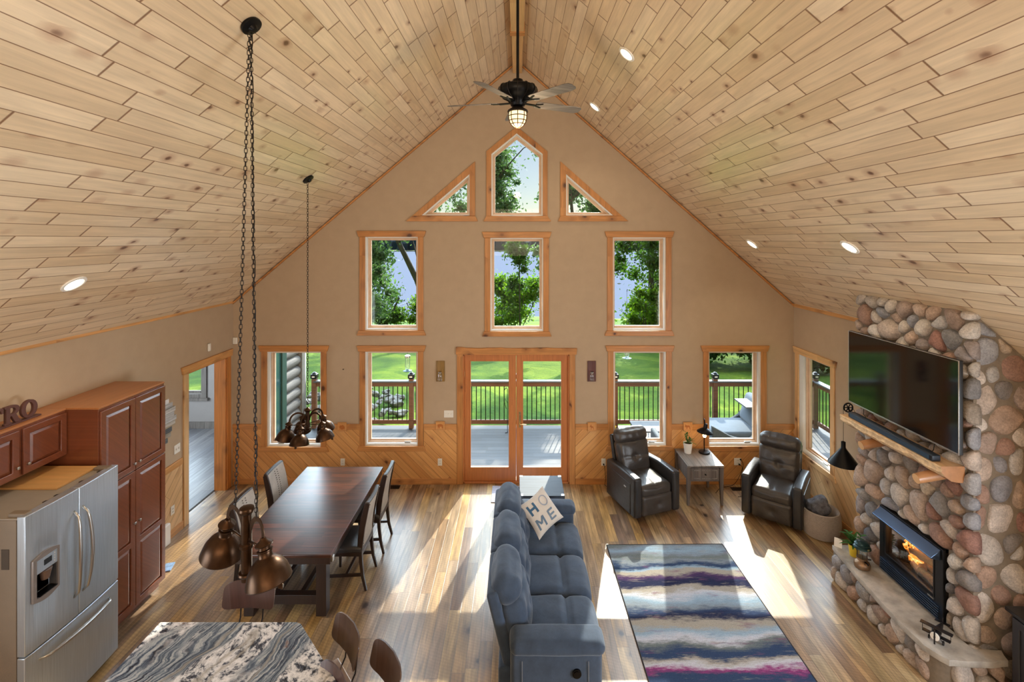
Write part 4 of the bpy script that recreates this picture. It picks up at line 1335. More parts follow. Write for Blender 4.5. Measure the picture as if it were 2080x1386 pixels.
# colour ramps hold 32 stops
col = t.ramp(fac, [(max(0, min(1, p)), lin(c)) for p, c in st[:32]])
pm = t.noise(t.comb(t.math('MULTIPLY', sp.outputs[0], 2.2), t.math('MULTIPLY', sp.outputs[1], 9.0), 4.0), 1.0, 4, .6)
col = t.mix(t.mapr(pm, .60, .72, 0, .7), col, lin(mag if False else (118, 76, 104)))
pm2 = t.noise(t.comb(t.math('MULTIPLY', sp.outputs[0], 3.0), t.math('MULTIPLY', sp.outputs[1], 22.0), 9.0), 1.0, 5, .65)
col = t.mix(t.mapr(pm2, .58, .70, 0, .6), col, lin(tan_))
pm3 = t.noise(t.comb(t.math('MULTIPLY', sp.outputs[0], 3.0), t.math('MULTIPLY', sp.outputs[1], 26.0), 19.0), 1.0, 5, .65)
col = t.mix(t.mapr(pm3, .60, .72, 0, .6), col, lin(navy))
fz = t.mapr(t.noise(P, 170, 2, .6), .25, .75, .72, 1.2)
col = t.mix(1, col, t.comb(fz, fz, fz), 'MULTIPLY')
t.set(col, .95, 0, .1); t.bump(t.noise(P, 220, 2, .6), .5, .004)
m_rug = t.m
rg = empty('area_rug', (1.205, RY0, 0.001), R(.6), 'striped navy, tan and magenta area rug in front of the sofa', 'rug')
bm = NB(); box(bm, .012, 1.543, .012, 2.388, 0, .010); obj('pile', bm, m_rug, rg)
bm = NB(); tube(bm, [(.006, .006, .006), (1.55, .006, .006), (1.55, 2.394, .006), (.006, 2.394, .006)], .008, 6, closed=True); obj('binding', bm, plain('dark_binding', (46, 44, 50), .9), rg)

# basket with blanket ----------------------------------------------------------
m_bask = plain('woven_rope', (172, 160, 150), .9, var=.1, vscale=40, bump=.8, bscale=160)
bk = empty('storage_basket', (4.20, 6.68, 0), 0, 'round grey rope basket holding a blanket beside the corner recliner', 'basket')
bm = NB(); prof = [(.16, 0)] + [(.20 + .035 * sin(i / 9 * pi * .9), .01 + .34 * i / 9) for i in range(10)]
lathe(bm, prof + [(.21, .345), (.19, .33), (.205, .2), (.17, .03), (0, .02)], 40)
obj('basket_body', bm, m_bask, bk, smooth=60)
bm = NB()
for i in range(22): 
    z = .012 + i * .0155; r = .202 + .035 * sin((z - .01) / .34 * pi * .9)
    tube(bm, [((r) * cos(2 * pi * k2 / 36), (r) * sin(2 * pi * k2 / 36), z) for k2 in range(36)], .0085, 5, closed=True)
obj('rope_coils', bm, [m_bask], bk, smooth=179)
bm = NB(); rng = random.Random(6)
def fnbl(p):
    q = p * (1 + .22 * mnoise.noise(p * 11)); q.z += .03 * sin(p.x * 26) ; return q
rbox(bm, (-.03, .0, .37), (.26, .26, .20), .09, (0, 0, .03), k=14, fn=fnbl)
bb = obj('folded_blanket', bm, plain('charcoal_knit', (92, 92, 98), .95, var=.5, vscale=24, bump=.9, bscale=110), None, smooth=179)
bb.location = (4.20, 6.68, 0); tag(bb, 'crumpled charcoal knit blanket heaped in the rope basket', 'blanket')

# pulley floor lamp ---------------------------------------------------------------
pf = empty('floor_lamp', (4.36, 6.02, 0), 0, 'black pulley floor lamp with cone shade beside the fireplace', 'lamp')
bm = NB(); lathe(bm, [(.14, 0), (.145, .012), (.135, .022), (.02, .03)], 36); obj('lamp_base', bm, m_black, pf, smooth=40)
bm = NB(); tube(bm, [(0, 0, .02), (0, 0, 1.62)], .011, 10); tube(bm, [(0, 0, 1.60), (-.15, .14, 1.93)], .010, 10); obj('pole', bm, m_black, pf, smooth=50)
wm = Matrix.Translation((-.15, .12, 1.93)) @ Matrix.Rotation(R(90), 4, 'X')
circ = lambda r, n=40: [(r * cos(2 * pi * i / n), r * sin(2 * pi * i / n)) for i in range(n)]
o = plate('pulley_wheel', [circ(.062), circ(.048)], .014, wm, m_black, pf, bevel=.002)
bm = NB()
for k2 in range(6):
    a = pi * k2 / 3; bar(bm, (-.15 , .12, 1.93), (-.15 + .05 * cos(a), .12, 1.93 + .05 * sin(a)), .009, .009, up=(0, 1, 0))
cyl(bm, (-.15, .11, 1.93), (-.15, .13, 1.93), .014)
obj('pulley_spoke', bm, m_black, pf)
bm = NB(); tube(bm, [(-.212, .12, 1.93), (-.212, .12, 1.50)], .0025, 6); tube(bm, [(-.09, .12, 1.92), (-.04, .08, 1.80), (-.01, .02, 1.70)], .0025, 6); obj('cord', bm, m_black, pf)
bm = NB(); sm = Matrix.Translation((-.212, .12, 1.215))
lathe(bm, [(.172, 0), (.168, .01), (.03, .20), (.026, .21), (.026, .28), (.014, .285)], 40, sm, caps=False); lathe(bm, [(.168, .0), (.028, .195)], 40, sm, caps=False)
obj('lamp_shade', bm, m_black, pf, smooth=45)

# hearth objects ---------------------------------------------------------------------
m_yel = plain('yellow_glaze', (222, 190, 50), .3, var=.08)
m_cact = leafmat('holiday_cactus_leaf', (44, 92, 44), (74, 124, 60), .2)
potted('potted_cactus', (3.93, 5.63, HT + .003), .045, .062, .13, m_yel, 'holiday cactus in a yellow pot at the far end of the hearth', 46, .20, 7, w=.03, up=.8, leafm=m_cact)
m_teal = plain('dark_green_enamel', (30, 58, 62), .28, .5, var=.08)
m_oldbrass = plain('tarnished_brass', (148, 122, 98), .38, .8, var=.2, vscale=16)
ln = empty('camping_lantern', (3.875, 5.425, HT + .003), 0, 'green topped camping lantern with a brass base on the hearth', 'lantern')
bm = NB(); lathe(bm, [(.062, 0), (.076, .008), (.080, .04), (.072, .065), (.045, .085), (.045, .10), (.055, .105), (.055, .115), (.04, .12)], 36); obj('fuel_tank', bm, m_oldbrass, ln, smooth=50)
bm = NB(); lathe(bm, [(.045, .118), (.050, .17), (.045, .222)], 32, caps=False); obj('globe', bm, glass('lantern_glass', (.9, .95, .95), .10), ln, smooth=179)
bm = NB()
for k2 in range(6): a = 2 * pi * k2 / 6; cyl(bm, (.053 * cos(a), .053 * sin(a), .115), (.053 * cos(a), .053 * sin(a), .225), .002, n=6)
obj('guard_wire', bm, m_black, ln)
bm = NB(); lathe(bm, [(.052, .218), (.088, .225), (.086, .235), (.066, .25), (.066, .262), (.074, .268), (.055, .288), (.02, .296), (0, .297)], 36); obj('ventilator_cap', bm, m_teal, ln, smooth=50)
bm = NB(); tube(bm, [(.0, .075, .12), (.0, .10, .16), (0, .095, .22), (.0, .085, .26)], .0025, 6); cyl(bm, (.0, -.05, .09), (.0, -.095, .085), .008); cyl(bm, (.05, 0, .09), (.09, -.02, .095), .007); obj('bail_handle', bm, m_black, ln)

ap = empty('toy_airplane', (3.90, 4.47, HT + .003), R(128), 'small black metal toy airplane on the near end of the hearth', 'ornament')
m_blk = plain('worn_black_paint', (34, 33, 36), .4, .4, var=.3, vscale=30)
bm = NB(); pts = [(0, .12, .075), (0, .10, .076), (0, .04, .075), (0, -.03, .070), (0, -.10, .062), (0, -.16, .058)]
tube(bm, pts, .03, 16, rs=[.034, .036, .032, .026, .016, .008]); obj('fuselage', bm, m_blk, ap, smooth=50)
bm = NB(); rbox(bm, (0, .075, .125), (.23, .05, .007), .003, k=4); obj('wing', bm, m_blk, ap, smooth=40)
bm = NB(); rbox(bm, (0, .07, .055), (.20, .045, .007), .003, k=4); obj('wing', bm, m_blk, ap, smooth=40)
for s in (-1, 1):
    bm = NB(); cyl(bm, (s * .10, .075, .055), (s * .10, .075, .125), .0025, n=6); obj('strut', bm, m_blk, ap)
    bm = NB(); cyl(bm, (s * .03, .075, .09), (s * .03, .075, .125), .0025, n=6); obj('strut', bm, m_blk, ap)
    bm = NB(); lathe(bm, [(.004, -.004), (.017, -.006), (.019, 0), (.017, .006), (.004, .004)], 20, Matrix.Translation((s * .05, .08, .019)) @ Matrix.Rotation(R(90), 4, 'Y')); cyl(bm, (s * .05, .08, .019), (s * .015, .075, .055), .003, n=6); obj('wheel', bm, m_blk, ap, smooth=40)
bm = NB(); rbox(bm, (0, -.155, .062), (.11, .035, .005), .002, k=3); rbox(bm, (0, -.158, .085), (.005, .035, .05), .002, k=3); obj('tail', bm, m_blk, ap, smooth=40)
bm = NB(); cyl(bm, (0, .12, .075), (0, .136, .075), .033, n=20); obj('engine_cowl', bm, m_white, ap, smooth=40)
bm = NB(); rbox(bm, (0, .142, .075), (.012, .004, .13), .002, k=3); cyl(bm, (0, .13, .075), (0, .148, .075), .007, n=10); obj('propeller', bm, m_blk, ap)

bm = NB(); box(bm, -.002, .002, -.04, .04, 0, .10)
o = obj('paper_card', bm, m_white, None); o.location = (3.84, 5.78, HT + .002); o.rotation_euler = (0, .2, .8)
tag(o, 'small white paper card standing at the far corner of the hearth', 'card')

# dark cabinet at the near side of the chimney ---------------------------------------------
m_blkwood = plain('black_painted_wood', (44, 44, 50), .38, var=.15, coat=.2)
cb = empty('dark_cabinet', (4.44, 3.80, 0), 0, 'black cabinet with panelled doors against the right wall at the near side of the chimney', 'cabinet')
bm = NB(); box(bm, -.13, .155, -.42, .40, .05, .82); obj('body', bm, m_blkwood, cb, bevel=.004)
bm = NB(); box(bm, -.16, .155, -.45, .44, .82, .85); obj('top', bm, plain('black_cabinet_top', (26, 24, 26), .3), cb, bevel=.004)
for i, (a, b) in enumerate(((-.40, -.012), (.005, .385))):
    dd = plate('door', [rect(a, b, .08, .80), rect(a + .06, b - .06, .15, .73)], .02, MYZ(-.14), m_blkwood, cb, bevel=.004)
    bm = NB(); box(bm, -.137, -.131, a + .055, b - .055, .145, .735); obj('door_panel', bm, m_blkwood, dd)
    bm = NB(); cyl(bm, (-.15, b - .03 if i == 0 else a + .03, .5), (-.17, b - .03 if i == 0 else a + .03, .5), .009); obj('knob', bm, m_chrome, dd)
bm = NB(); box(bm, -.12, .15, -.41, .39, 0, .05); obj('plinth', bm, m_blkwood, cb)
# ================================================================== KITCHEN SIDE
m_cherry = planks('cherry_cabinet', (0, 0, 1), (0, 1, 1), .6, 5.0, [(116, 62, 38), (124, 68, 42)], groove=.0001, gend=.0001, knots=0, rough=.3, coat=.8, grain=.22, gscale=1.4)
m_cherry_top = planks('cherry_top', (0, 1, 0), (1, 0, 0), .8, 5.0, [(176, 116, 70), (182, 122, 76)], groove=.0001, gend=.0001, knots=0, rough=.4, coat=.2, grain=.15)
m_steel_x = NT('stainless_steel')
t = m_steel_x; P = t.obj(); mp = t.n('ShaderNodeMapping'); mp.inputs['Scale'].default_value = (300, 300, 3); t.l(P, mp.inputs[0])
ns = t.noise(mp.outputs[0], 1.0, 3, .6); c = t.ramp(ns, [(.3, lin((182, 194, 206))), (.7, lin((208, 220, 232)))])
t.set(c, t.mapr(ns, 0, 1, .30, .40), .75); m_steel = t.m
m_fside = plain('fridge_side_paint', (128, 114, 98), .55, .1, var=.05, bump=.2, bscale=160)
m_pdark = plain('dispenser_dark', (44, 46, 50), .3, .3)

def raised_door(parent, x, y0, y1, z0, z1, knob=None, splits=()):
    """cabinet door lying in the plane X = x, facing +X, with raised panels"""
    fw = .058
    zs = [z0] + list(splits) + [z1]
    holes = [rect(y0 + fw, y1 - fw, a + (fw if i == 0 else fw * .5), b - (fw if i == len(zs) - 2 else fw * .5)) for i, (a, b) in enumerate(zip(zs, zs[1:]))]
    d = plate('door', [rect(y0, y1, z0, z1)] + holes, .022, MYZ(x), m_cherry, parent, bevel=.004)
    for h in holes:
        a, b, c, e = h[0][0], h[1][0], h[0][1], h[2][1]
        bm = NB()
        s = .028
        lo = [bm.verts.new((x - .008, yy, zz)) for yy, zz in ((a, c), (b, c), (b, e), (a, e))]
        hi = [bm.verts.new((x + .008, yy, zz)) for yy, zz in ((a + s, c + s), (b - s, c + s), (b - s, e - s), (a + s, e - s))]
        hi2 = [bm.verts.new((x + .009, yy, zz)) for yy, zz in ((a + s + .004, c + s + .004), (b - s - .004, c + s + .004), (b - s - .004, e - s - .004), (a + s + .004, e - s - .004))]
        for p, q in ((lo, hi), (hi, hi2)):
            for i in range(4): bm.faces.new((p[i], p[(i + 1) % 4], q[(i + 1) % 4], q[i]))
        bm.faces.new(hi2)
        bmesh.ops.recalc_face_normals(bm, faces=bm.faces)
        for f in bm.faces:
            if f.normal.x < 0: f.normal_flip()
        obj('raised_panel', bm, m_cherry, d)
    if knob:
        bm = NB(); cyl(bm, (x + .01, knob[0], knob[1]), (x + .028, knob[0], knob[1]), .006, n=10); rbox(bm, (x + .034, knob[0], knob[1]), (.014, .026, .026), .006, k=3)
        obj('knob', bm, m_chrome, d, smooth=50)
    return d

PX, PY0, PY1, PZ = -4.15, 4.775, 5.665, 2.404
pn = empty('pantry_cabinet', (LX, 5.22, 0), 0, 'tall cherry wood pantry cabinet with four raised panel doors beside the refrigerator', 'cabinet')
def L(o_): return o_
def inbox(nm, t, x0, x1, y0, y1, z0, z1, mat, **kw):
    bm = NB(); l = t.location; box(bm, x0 - l.x, x1 - l.x, y0 - l.y, y1 - l.y, z0 - l.z, z1 - l.z); return obj(nm, bm, mat, t, **kw)
inbox('carcass', pn, LX + .002, PX, PY0, PY1, .10, PZ - .018, m_cherry, bevel=.002)
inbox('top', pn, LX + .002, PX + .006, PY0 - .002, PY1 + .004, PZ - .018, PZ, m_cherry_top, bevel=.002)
inbox('plinth', pn, LX + .002, PX - .06, PY0, PY1, 0, .10, m_cherry)
lx, ly = PX + .012 - LX, 5.22
for a, b, s in ((PY0 + .012, 5.214, 1), (5.222, PY1 - .008, -1)):
    kx = (b - .03) if s > 0 else (a + .03)
    raised_door(pn, lx, a - ly, b - ly, 1.585, PZ - .045, (kx - ly, 1.66))
    raised_door(pn, lx, a - ly, b - ly, .105, 1.572, (kx - ly, 1.02), (.80,))

UX, UY0, UZ = -4.47, 3.86, 1.94
uc = empty('wall_cabinet', (LX, 4.31, UZ), 0, 'cherry wood wall cabinet with two raised panel doors above the refrigerator', 'cabinet')
inbox('carcass', uc, LX + .002, UX, UY0, PY0 - .004, UZ, PZ - .018, m_cherry, bevel=.002)
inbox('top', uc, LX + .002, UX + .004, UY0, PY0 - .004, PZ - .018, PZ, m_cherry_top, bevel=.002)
for a, b, s in ((UY0 + .01, 4.31, 1), (4.345, PY0 - .012, -1)):
    kx = (b - .03) if s > 0 else (a + .03)
    raised_door(uc, UX + .012 - LX, a - 4.31, b - 4.31, .012, PZ - UZ - .04, (kx - 4.31, .10))
uc2 = empty('wall_cabinet', (LX, 3.40, UZ), 0, 'cherry wood wall cabinet at the left edge of the photo', 'cabinet')
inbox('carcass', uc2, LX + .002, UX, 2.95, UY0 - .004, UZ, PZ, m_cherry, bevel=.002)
raised_door(uc2, UX + .012 - LX, -.44, -.01, .012, PZ - UZ - .04, (-.05, .10)); raised_door(uc2, UX + .012 - LX, .01, .44, .012, PZ - UZ - .04, (.05, .10))

# sign letters -----------------------------------------------------------
m_sign = plain('dark_brown_sign', (88, 56, 50), .6, var=.1)
sg = empty('bistro_sign', (-4.545, 4.24, PZ + .001), 0, 'dark brown cut-out letters reading BISTRO on top of the wall cabinet', 'sign')
bm = NB(); box(bm, -.028, .028, -.42, .34, 0, .014); obj('base', bm, m_sign, sg, bevel=.002)
H_ = .165; zb = .013
def ell(cx, cz, rx, rz, n=36, a0=0, a1=2 * pi): return [(cx + rx * cos(a0 + (a1 - a0) * i / n), cz + rz * sin(a0 + (a1 - a0) * i / n)) for i in range(n + (0 if a1 - a0 > 6.2 else 1))]
def letter(loops): plate('letter', loops, .026, MYZ(0), m_sign, sg, bevel=.001)
def sh(loop, dy): return [(a + dy, b + zb) for a, b in loop]
# O, R, T, S, I, B
letter([sh(ell(0, H_ / 2, .074, H_ / 2), .245), sh(ell(0, H_ / 2, .036, H_ * .36), .245)])
Rl = [(0, 0), (.062, 0), (.062, .016), (.048, .020), (.048, .070), (.060, .070), (.088, .012), (.100, 0), (.142, 0), (.142, .014), (.128, .020), (.100, .078)] + \
     ell(.075, .120, .055, .045, 14, -1.0, pi / 2) + [(0, .165), (0, .149), (.014, .145), (.014, .020), (0, .016)]
letter([sh(Rl, .025), sh([(.048, .088), (.070, .088)] + ell(.072, .116, .022, .026, 10, -pi / 2, pi / 2) + [(.048, .142)], .025)])
Tl = [(.040, 0), (.092, 0), (.092, .016), (.083, .020), (.083, .145), (.108, .145), (.118, .115), (.130, .115), (.130, .165), (.002, .165), (.002, .115), (.014, .115), (.024, .145), (.049, .145), (.049, .020), (.040, .016)]
letter([sh(Tl, -.115)])
sp_ = [(.10 - .055 + .042 * cos(a), z) for a, z in ()]
Sl = []
for i in range(25):
    a = R(20) + (R(270) - R(20)) * i / 24; Sl.append((.05 + .038 * cos(a), .122 + .034 * sin(a)))
for i in range(25):
    a = R(90) - (R(270) - R(20)) * i / 24; Sl.append((.05 + .040 * cos(a), .044 + .034 * sin(a)))
bm = NB(); tube(bm, [(0, y - .225, z + zb) for y, z in Sl], .012, 8); obj('letter', bm, m_sign, sg, smooth=60)
letter([sh([(0, 0), (.05, 0), (.05, .016), (.042, .02), (.042, .145), (.05, .149), (.05, .165), (0, .165), (0, .149), (.008, .145), (.008, .02), (0, .016)], -.285)])
Bl = [(0, 0)] + ell(.065, .043, .05, .043, 12, -pi / 2, pi / 2 - .3) + ell(.06, .122, .046, .043, 12, -pi / 2 + .3, pi / 2) + [(0, .165)]
letter([sh(Bl, -.415), sh([(.036, .024), (.06, .024)] + ell(.06, .045, .02, .021, 8, -pi / 2, pi / 2) + [(.036, .066)], -.415), sh([(.036, .098), (.056, .098)] + ell(.056, .120, .018, .021, 8, -pi / 2, pi / 2) + [(.036, .142)], -.415)])

# refrigerator -----------------------------------------------------------
FX, FY0, FY1, FZ = -3.90, 3.84, 4.74, 1.86
fr = empty('refrigerator', (-4.3, 4.29, 0), 0, 'stainless steel french door refrigerator with ice dispenser and bottom freezer drawer', 'refrigerator')
fx = FX + 4.3; hy = .45
bm = NB(); box(bm, -.40, fx - .095, -hy + .005, hy - .005, .03, FZ - .03); obj('cabinet_body', bm, m_fside, fr, bevel=.006)
bm = NB(); box(bm, -.40, fx - .085, -hy + .008, hy - .008, FZ - .03, FZ - .02); obj('top_panel', bm, plain('fridge_top', (150, 140, 128), .6, var=.06), fr, bevel=.003)
for y in (-hy + .06, hy - .06):
    bm = NB(); rbox(bm, (fx - .12, y, FZ - .006), (.14, .06, .03), .008, k=3); obj('hinge_cover', bm, m_fside, fr, smooth=40)
bm = NB()
for y in (-.2, -.1, .14, .33): box(bm, fx - .13, fx - .11, y, y + .03, FZ - .021, FZ - .016)
for y in (-.2, -.1, .14, .33): pass
obj('top_vent', bm, m_pdark, fr)
def door_slab(nm, y0, y1, z0, z1, bulge=.022):
    bm = NB(); N = 14
    fr_, bk_ = [], []
    for i in range(N + 1):
        y = y0 + (y1 - y0) * i / N
        x = fx - bulge * (y / hy) ** 2
        for arr, xx in ((fr_, x), (bk_, fx - .085)):
            arr.append((bm.verts.new((xx, y, z0)), bm.verts.new((xx, y, z1))))
    for arr, s in ((fr_, 1), (bk_, -1)):
        for i in range(N):
            q = (arr[i][0], arr[i + 1][0], arr[i + 1][1], arr[i][1]); bm.faces.new(q if s > 0 else q[::-1])
    for i in range(N):
        bm.faces.new((fr_[i][1], fr_[i + 1][1], bk_[i + 1][1], bk_[i][1])); bm.faces.new((fr_[i + 1][0], fr_[i][0], bk_[i][0], bk_[i + 1][0]))
    bm.faces.new((fr_[0][0], fr_[0][1], bk_[0][1], bk_[0][0])); bm.faces.new((fr_[N][1], fr_[N][0], bk_[N][0], bk_[N][1]))
    bmesh.ops.recalc_face_normals(bm, faces=bm.faces)
    return obj(nm, bm, m_steel, fr, smooth=35, bevel=.006)
zg = .735
dl_ = door_slab('door', -hy, -.003, zg + .006, FZ)
dr2 = door_slab('door', .003, hy, zg + .006, FZ)
dz = door_slab('freezer_drawer', -hy, hy, .06, zg - .006)
for s, par in ((-1, dl_), (1, dr2)):
    y = s * .042
    bm = NB(); pts = []
    for i in range(17):
        u = i / 16; z = .92 + .76 * u; b = sin(pi * u)
        pts.append((fx + .012 + .058 * b ** .45 if 0 < u < 1 else fx - .004, y + s * .018 * b, z))
    tube(bm, pts, .0135, 12, rs=[.010 + .006 * sin(pi * i / 16) for i in range(17)]); obj('handle', bm, m_chrome, par, smooth=179)
bm = NB(); pts = []
for i in range(17):
    u = i / 16; b = sin(pi * u); yy = -.34 + .68 * u
    pts.append((fx + .0 + .055 * b ** .45 if 0 < u < 1 else fx - .02, yy, .635 + .0 * b))
tube(bm, pts, .013, 12, rs=[.010 + .006 * sin(pi * i / 16) for i in range(17)]); obj('handle', bm, m_chrome, dz, smooth=179)
# dispenser on the near door
dc = -.285
def arch(y0, y1, z0, z1, bow=.03, n=12):
    return [(y0 + (y1 - y0) * i / n, z0 - bow * sin(pi * i / n)) for i in range(n + 1)] + [(y1 - (y1 - y0) * i / n, z1 + bow * sin(pi * i / n)) for i in range(n + 1)]
ds = plate('dispenser', [arch(dc - .125, dc + .10, 1.135, 1.475), rect(dc - .095, dc + .085, 1.15, 1.46)], .022, MYZ(fx - .004), plain('dispenser_trim', (150, 140, 134), .35, .6), dl_, bevel=.004)
bm = NB(); box(bm, fx - .010, fx + .0, dc - .095, dc + .085, 1.345, 1.46); obj('control_panel', bm, m_steel, ds)
bm = NB(); box(bm, fx, fx + .003, dc - .03, dc + .035, 1.385, 1.43); obj('display', bm, m_pdark, ds)
for i in range(4):
    bm = NB(); cyl(bm, (fx, dc + .06, 1.37 + i * .022), (fx + .002, dc + .06, 1.37 + i * .022), .004, n=10); obj('button', bm, m_plate, ds)
bm = NB(); box(bm, fx - .075, fx - .07, dc - .095, dc + .085, 1.15, 1.345); box(bm, fx - .07, fx - .005, dc - .1, dc - .093, 1.15, 1.345); box(bm, fx - .07, fx - .005, dc + .083, dc + .09, 1.15, 1.345)
box(bm, fx - .07, fx + .001, dc - .095, dc + .085, 1.14, 1.155); obj('niche', bm, plain('niche_grey', (116, 114, 116), .35, .5), ds)
bm = NB(); lathe(bm, [(.028, -.04), (.045, .04)], 20, Matrix.Translation((fx - .02, dc, 1.30))); obj('ice_chute', bm, plain('chute_brown', (110, 88, 76), .35, .3), ds, smooth=50)
bm = NB(); rbox(bm, (fx - .02, dc, 1.158), (.07, .15, .008), .003, k=2); obj('drip_tray', bm, m_black, ds)
# the niche is cut out of the door face
cut = bpy.data.meshes.new('cut'); 
bm = NB(); box(bm, fx - .07, fx + .05, dc - .095, dc + .085, 1.152, 1.45); 
me = bpy.data.meshes.new('niche_cut'); bm.to_mesh(me); bm.free()
def bool_cut(o, me):
    c = bpy.data.objects.new('tmpcut', me); C.objects.link(c)
    md = o.modifiers.new('b', 'BOOLEAN'); md.operation = 'DIFFERENCE'; md.object = c; md.solver = 'EXACT'
    # the cutter shares the parent's frame
    c.location = fr.location
    bev = o.modifiers.get('bevel')
    if bev: o.modifiers.remove(bev)
    dg = bpy.context.evaluated_depsgraph_get(); dg.update()
    nm = bpy.data.meshes.new_from_object(o.evaluated_get(dg), depsgraph=dg)
    o.modifiers.clear(); o.data = nm
    bpy.data.objects.remove(c)
    b = o.modifiers.new('bevel', 'BEVEL'); b.width = .005; b.segments = 2; b.limit_method = 'ANGLE'; b.angle_limit = R(50)
bool_cut(dl_, me)
for y in (-.38, .38):
    bm = NB(); cyl(bm, (fx - .16, y, 0), (fx - .16, y, .06), .02); obj('foot', bm, m_black, fr)
bm = NB(); box(bm, fx - .14, fx - .10, -hy + .02, hy - .02, .01, .06); obj('kick_grille', bm, m_black, fr)
bm = NB(); box(bm, .0, .56, -.42, .0, 0, .018)
o = obj('plywood_board', bm, planks('plywood', (1, 0, 0), (0, 1, 0), .5, 4, [(214, 164, 102), (220, 172, 112)], groove=.0001, gend=.0001, knots=1.5, kth=.8, rough=.45, grain=.15), None, bevel=.002)
o.location = (-4.66, 4.715, FZ - .0185); tag(o, 'thin plywood board lying flat on top of the refrigerator', 'board')
bm = NB(); box(bm, 0, .004, -.03, .03, 0, .16)
o = obj('wall_notepad', bm, plain('notepad', (70, 60, 50), .7), None); o.rotation_euler = (0, 0, R(-90)); o.location = (-4.08, 3.8445, 1.44)
tag(o, 'dark framed magnet note on the near side of the refrigerator', 'magnet')

# reclaimed wood wall art, switches, outlets -------------------------------------
wa = empty('wall_art', (LX + .002, 6.27, 1.25), 0, 'wall art of stacked reclaimed grey wood boards beside the pantry', 'wall art')
rng = random.Random(12)
zz = .02
for i in range(11):
    hh = .065; y1 = (.25, .30, .36, .38, .44, .47, .42, .44, .40, .33, .20)[i]
    cc = rng.choice([(124, 128, 126), (150, 146, 134), (92, 98, 102), (176, 164, 140), (108, 116, 118)])
    bm = NB(); box(bm, 0, .018 + rng.uniform(0, .012), -.20, y1 - .08, zz, zz + hh - .004)
    obj('slat', bm, planks('reclaimed_%d' % i, (0, 1, 0), (0, 0, 1), .3, 4, [cc], groove=.0001, gend=.0001, knots=2, rough=.8, grain=.6), wa); zz += hh

def plate_box(name, loc, rz, w, h, label, cat, slots=0, rockers=0, group=None, nm2='rocker'):
    t = empty(name, loc, rz, label, cat, group)
    bm = NB(); rbox(bm, (0, -.004, 0), (w, .008, h), .003, k=2); obj('cover_plate', bm, m_plate, t, smooth=40)
    for i in range(rockers):
        x = (i - (rockers - 1) / 2) * .046
        bm = NB(); rbox(bm, (x, -.012, 0), (.012, .018, .026), .003, k=2); obj('toggle', bm, m_plate, t)
    if slots:
        for s in (-1, 1):
            bm = NB(); rbox(bm, (0, -.009, s * .021), (.034, .004, .030), .01, k=2); r = obj('receptacle', bm, m_white, t, smooth=40)
            bm = NB(); box(bm, -.009, -.006, -.0125, -.011, s * .021 - .005, s * .021 + .007); box(bm, .006, .009, -.0125, -.011, s * .021 - .005, s * .021 + .007)
            obj('slots', bm, m_black, r)
    return t
GWS = GY - .0145
plate_box('light_switch', (gx(911.5), GY, gz(841)), 0, .155, .118, 'white triple light switch plate left of the french door', 'light switch', rockers=3)
plate_box('wall_outlet', (gx(697), GWS, gz(938)), 0, .072, .118, 'white outlet in the wainscot behind the dining table', 'outlet', slots=1, group='outlets in the gable wainscot')
plate_box('wall_outlet', (gx(894), GWS, gz(938)), 0, .072, .118, 'white outlet just left of the french door', 'outlet', slots=1, group='outlets in the gable wainscot')
plate_box('wall_outlet', (gx(1225.5), GWS, gz(938)), 0, .072, .118, 'white outlet with a black plug right of the french door', 'outlet', slots=1, group='outlets in the gable wainscot')
plate_box('wall_outlet', (gx(1497), GWS, gz(937)), 0, .112, .118, 'wide white outlet with plugs under the window behind the corner recliner', 'outlet', slots=1, group='outlets in the gable wainscot')
plate_box('light_switch', (LX, 6.70, 1.165), R(90), .115, .12, 'white double light switch on the left wall beside the doorway', 'light switch', rockers=2)
plate_box('wall_outlet', (LX + .0145, 6.59, .37), R(90), .072, .118, 'white outlet low on the left wall wainscot', 'outlet', slots=1)
plate_box('wall_outlet', (RX - .0145, 6.35, .42), R(-90), .072, .118, 'white outlet on the right wall wainscot behind the basket', 'outlet', slots=1)
def px3(px, py, y): return Vector(((px - VX) * y / FPX, y, CAMZ - (py - VY) * y / FPX))
bm = NB(); rbox(bm, (0, 0, 0), (.03, .055, .12), .012, k=4); o = obj('alarm_sensor', bm, m_plate, None, smooth=179); o.location = (LX + .016, 7.38, 2.42)
tag(o, 'small white sensor on the left wall above the doorway', 'sensor')
bm = NB(); rbox(bm, (0, 0, 0), (.075, .03, .11), .012, k=4); o = obj('motion_detector', bm, m_plate, None, smooth=179); o.location = (LX + .04, GY - .016, gz(692)); 
tag(o, 'small white motion detector in the left corner of the gable wall', 'sensor')
bm = NB(); rbox(bm, (0, 0, 0), (.06, .12, .28), .02, k=4); o = obj('air_purifier', bm, m_white, None, smooth=50); o.location = (-4.665, 6.40, .142)
tag(o, 'small white air purifier on the floor beside the pantry', 'appliance')
bm = NB(); box(bm, -.05, .05, -.08, .08, 0, .012); o = obj('magazine', bm, plain('blue_magazine', (120, 150, 190), .5, var=.4, vscale=20), None); o.location = (-4.33, 5.98, .001); o.rotation_euler = (0, 0, .3)
tag(o, 'blue and white magazine on the floor at the foot of the pantry', 'magazine')

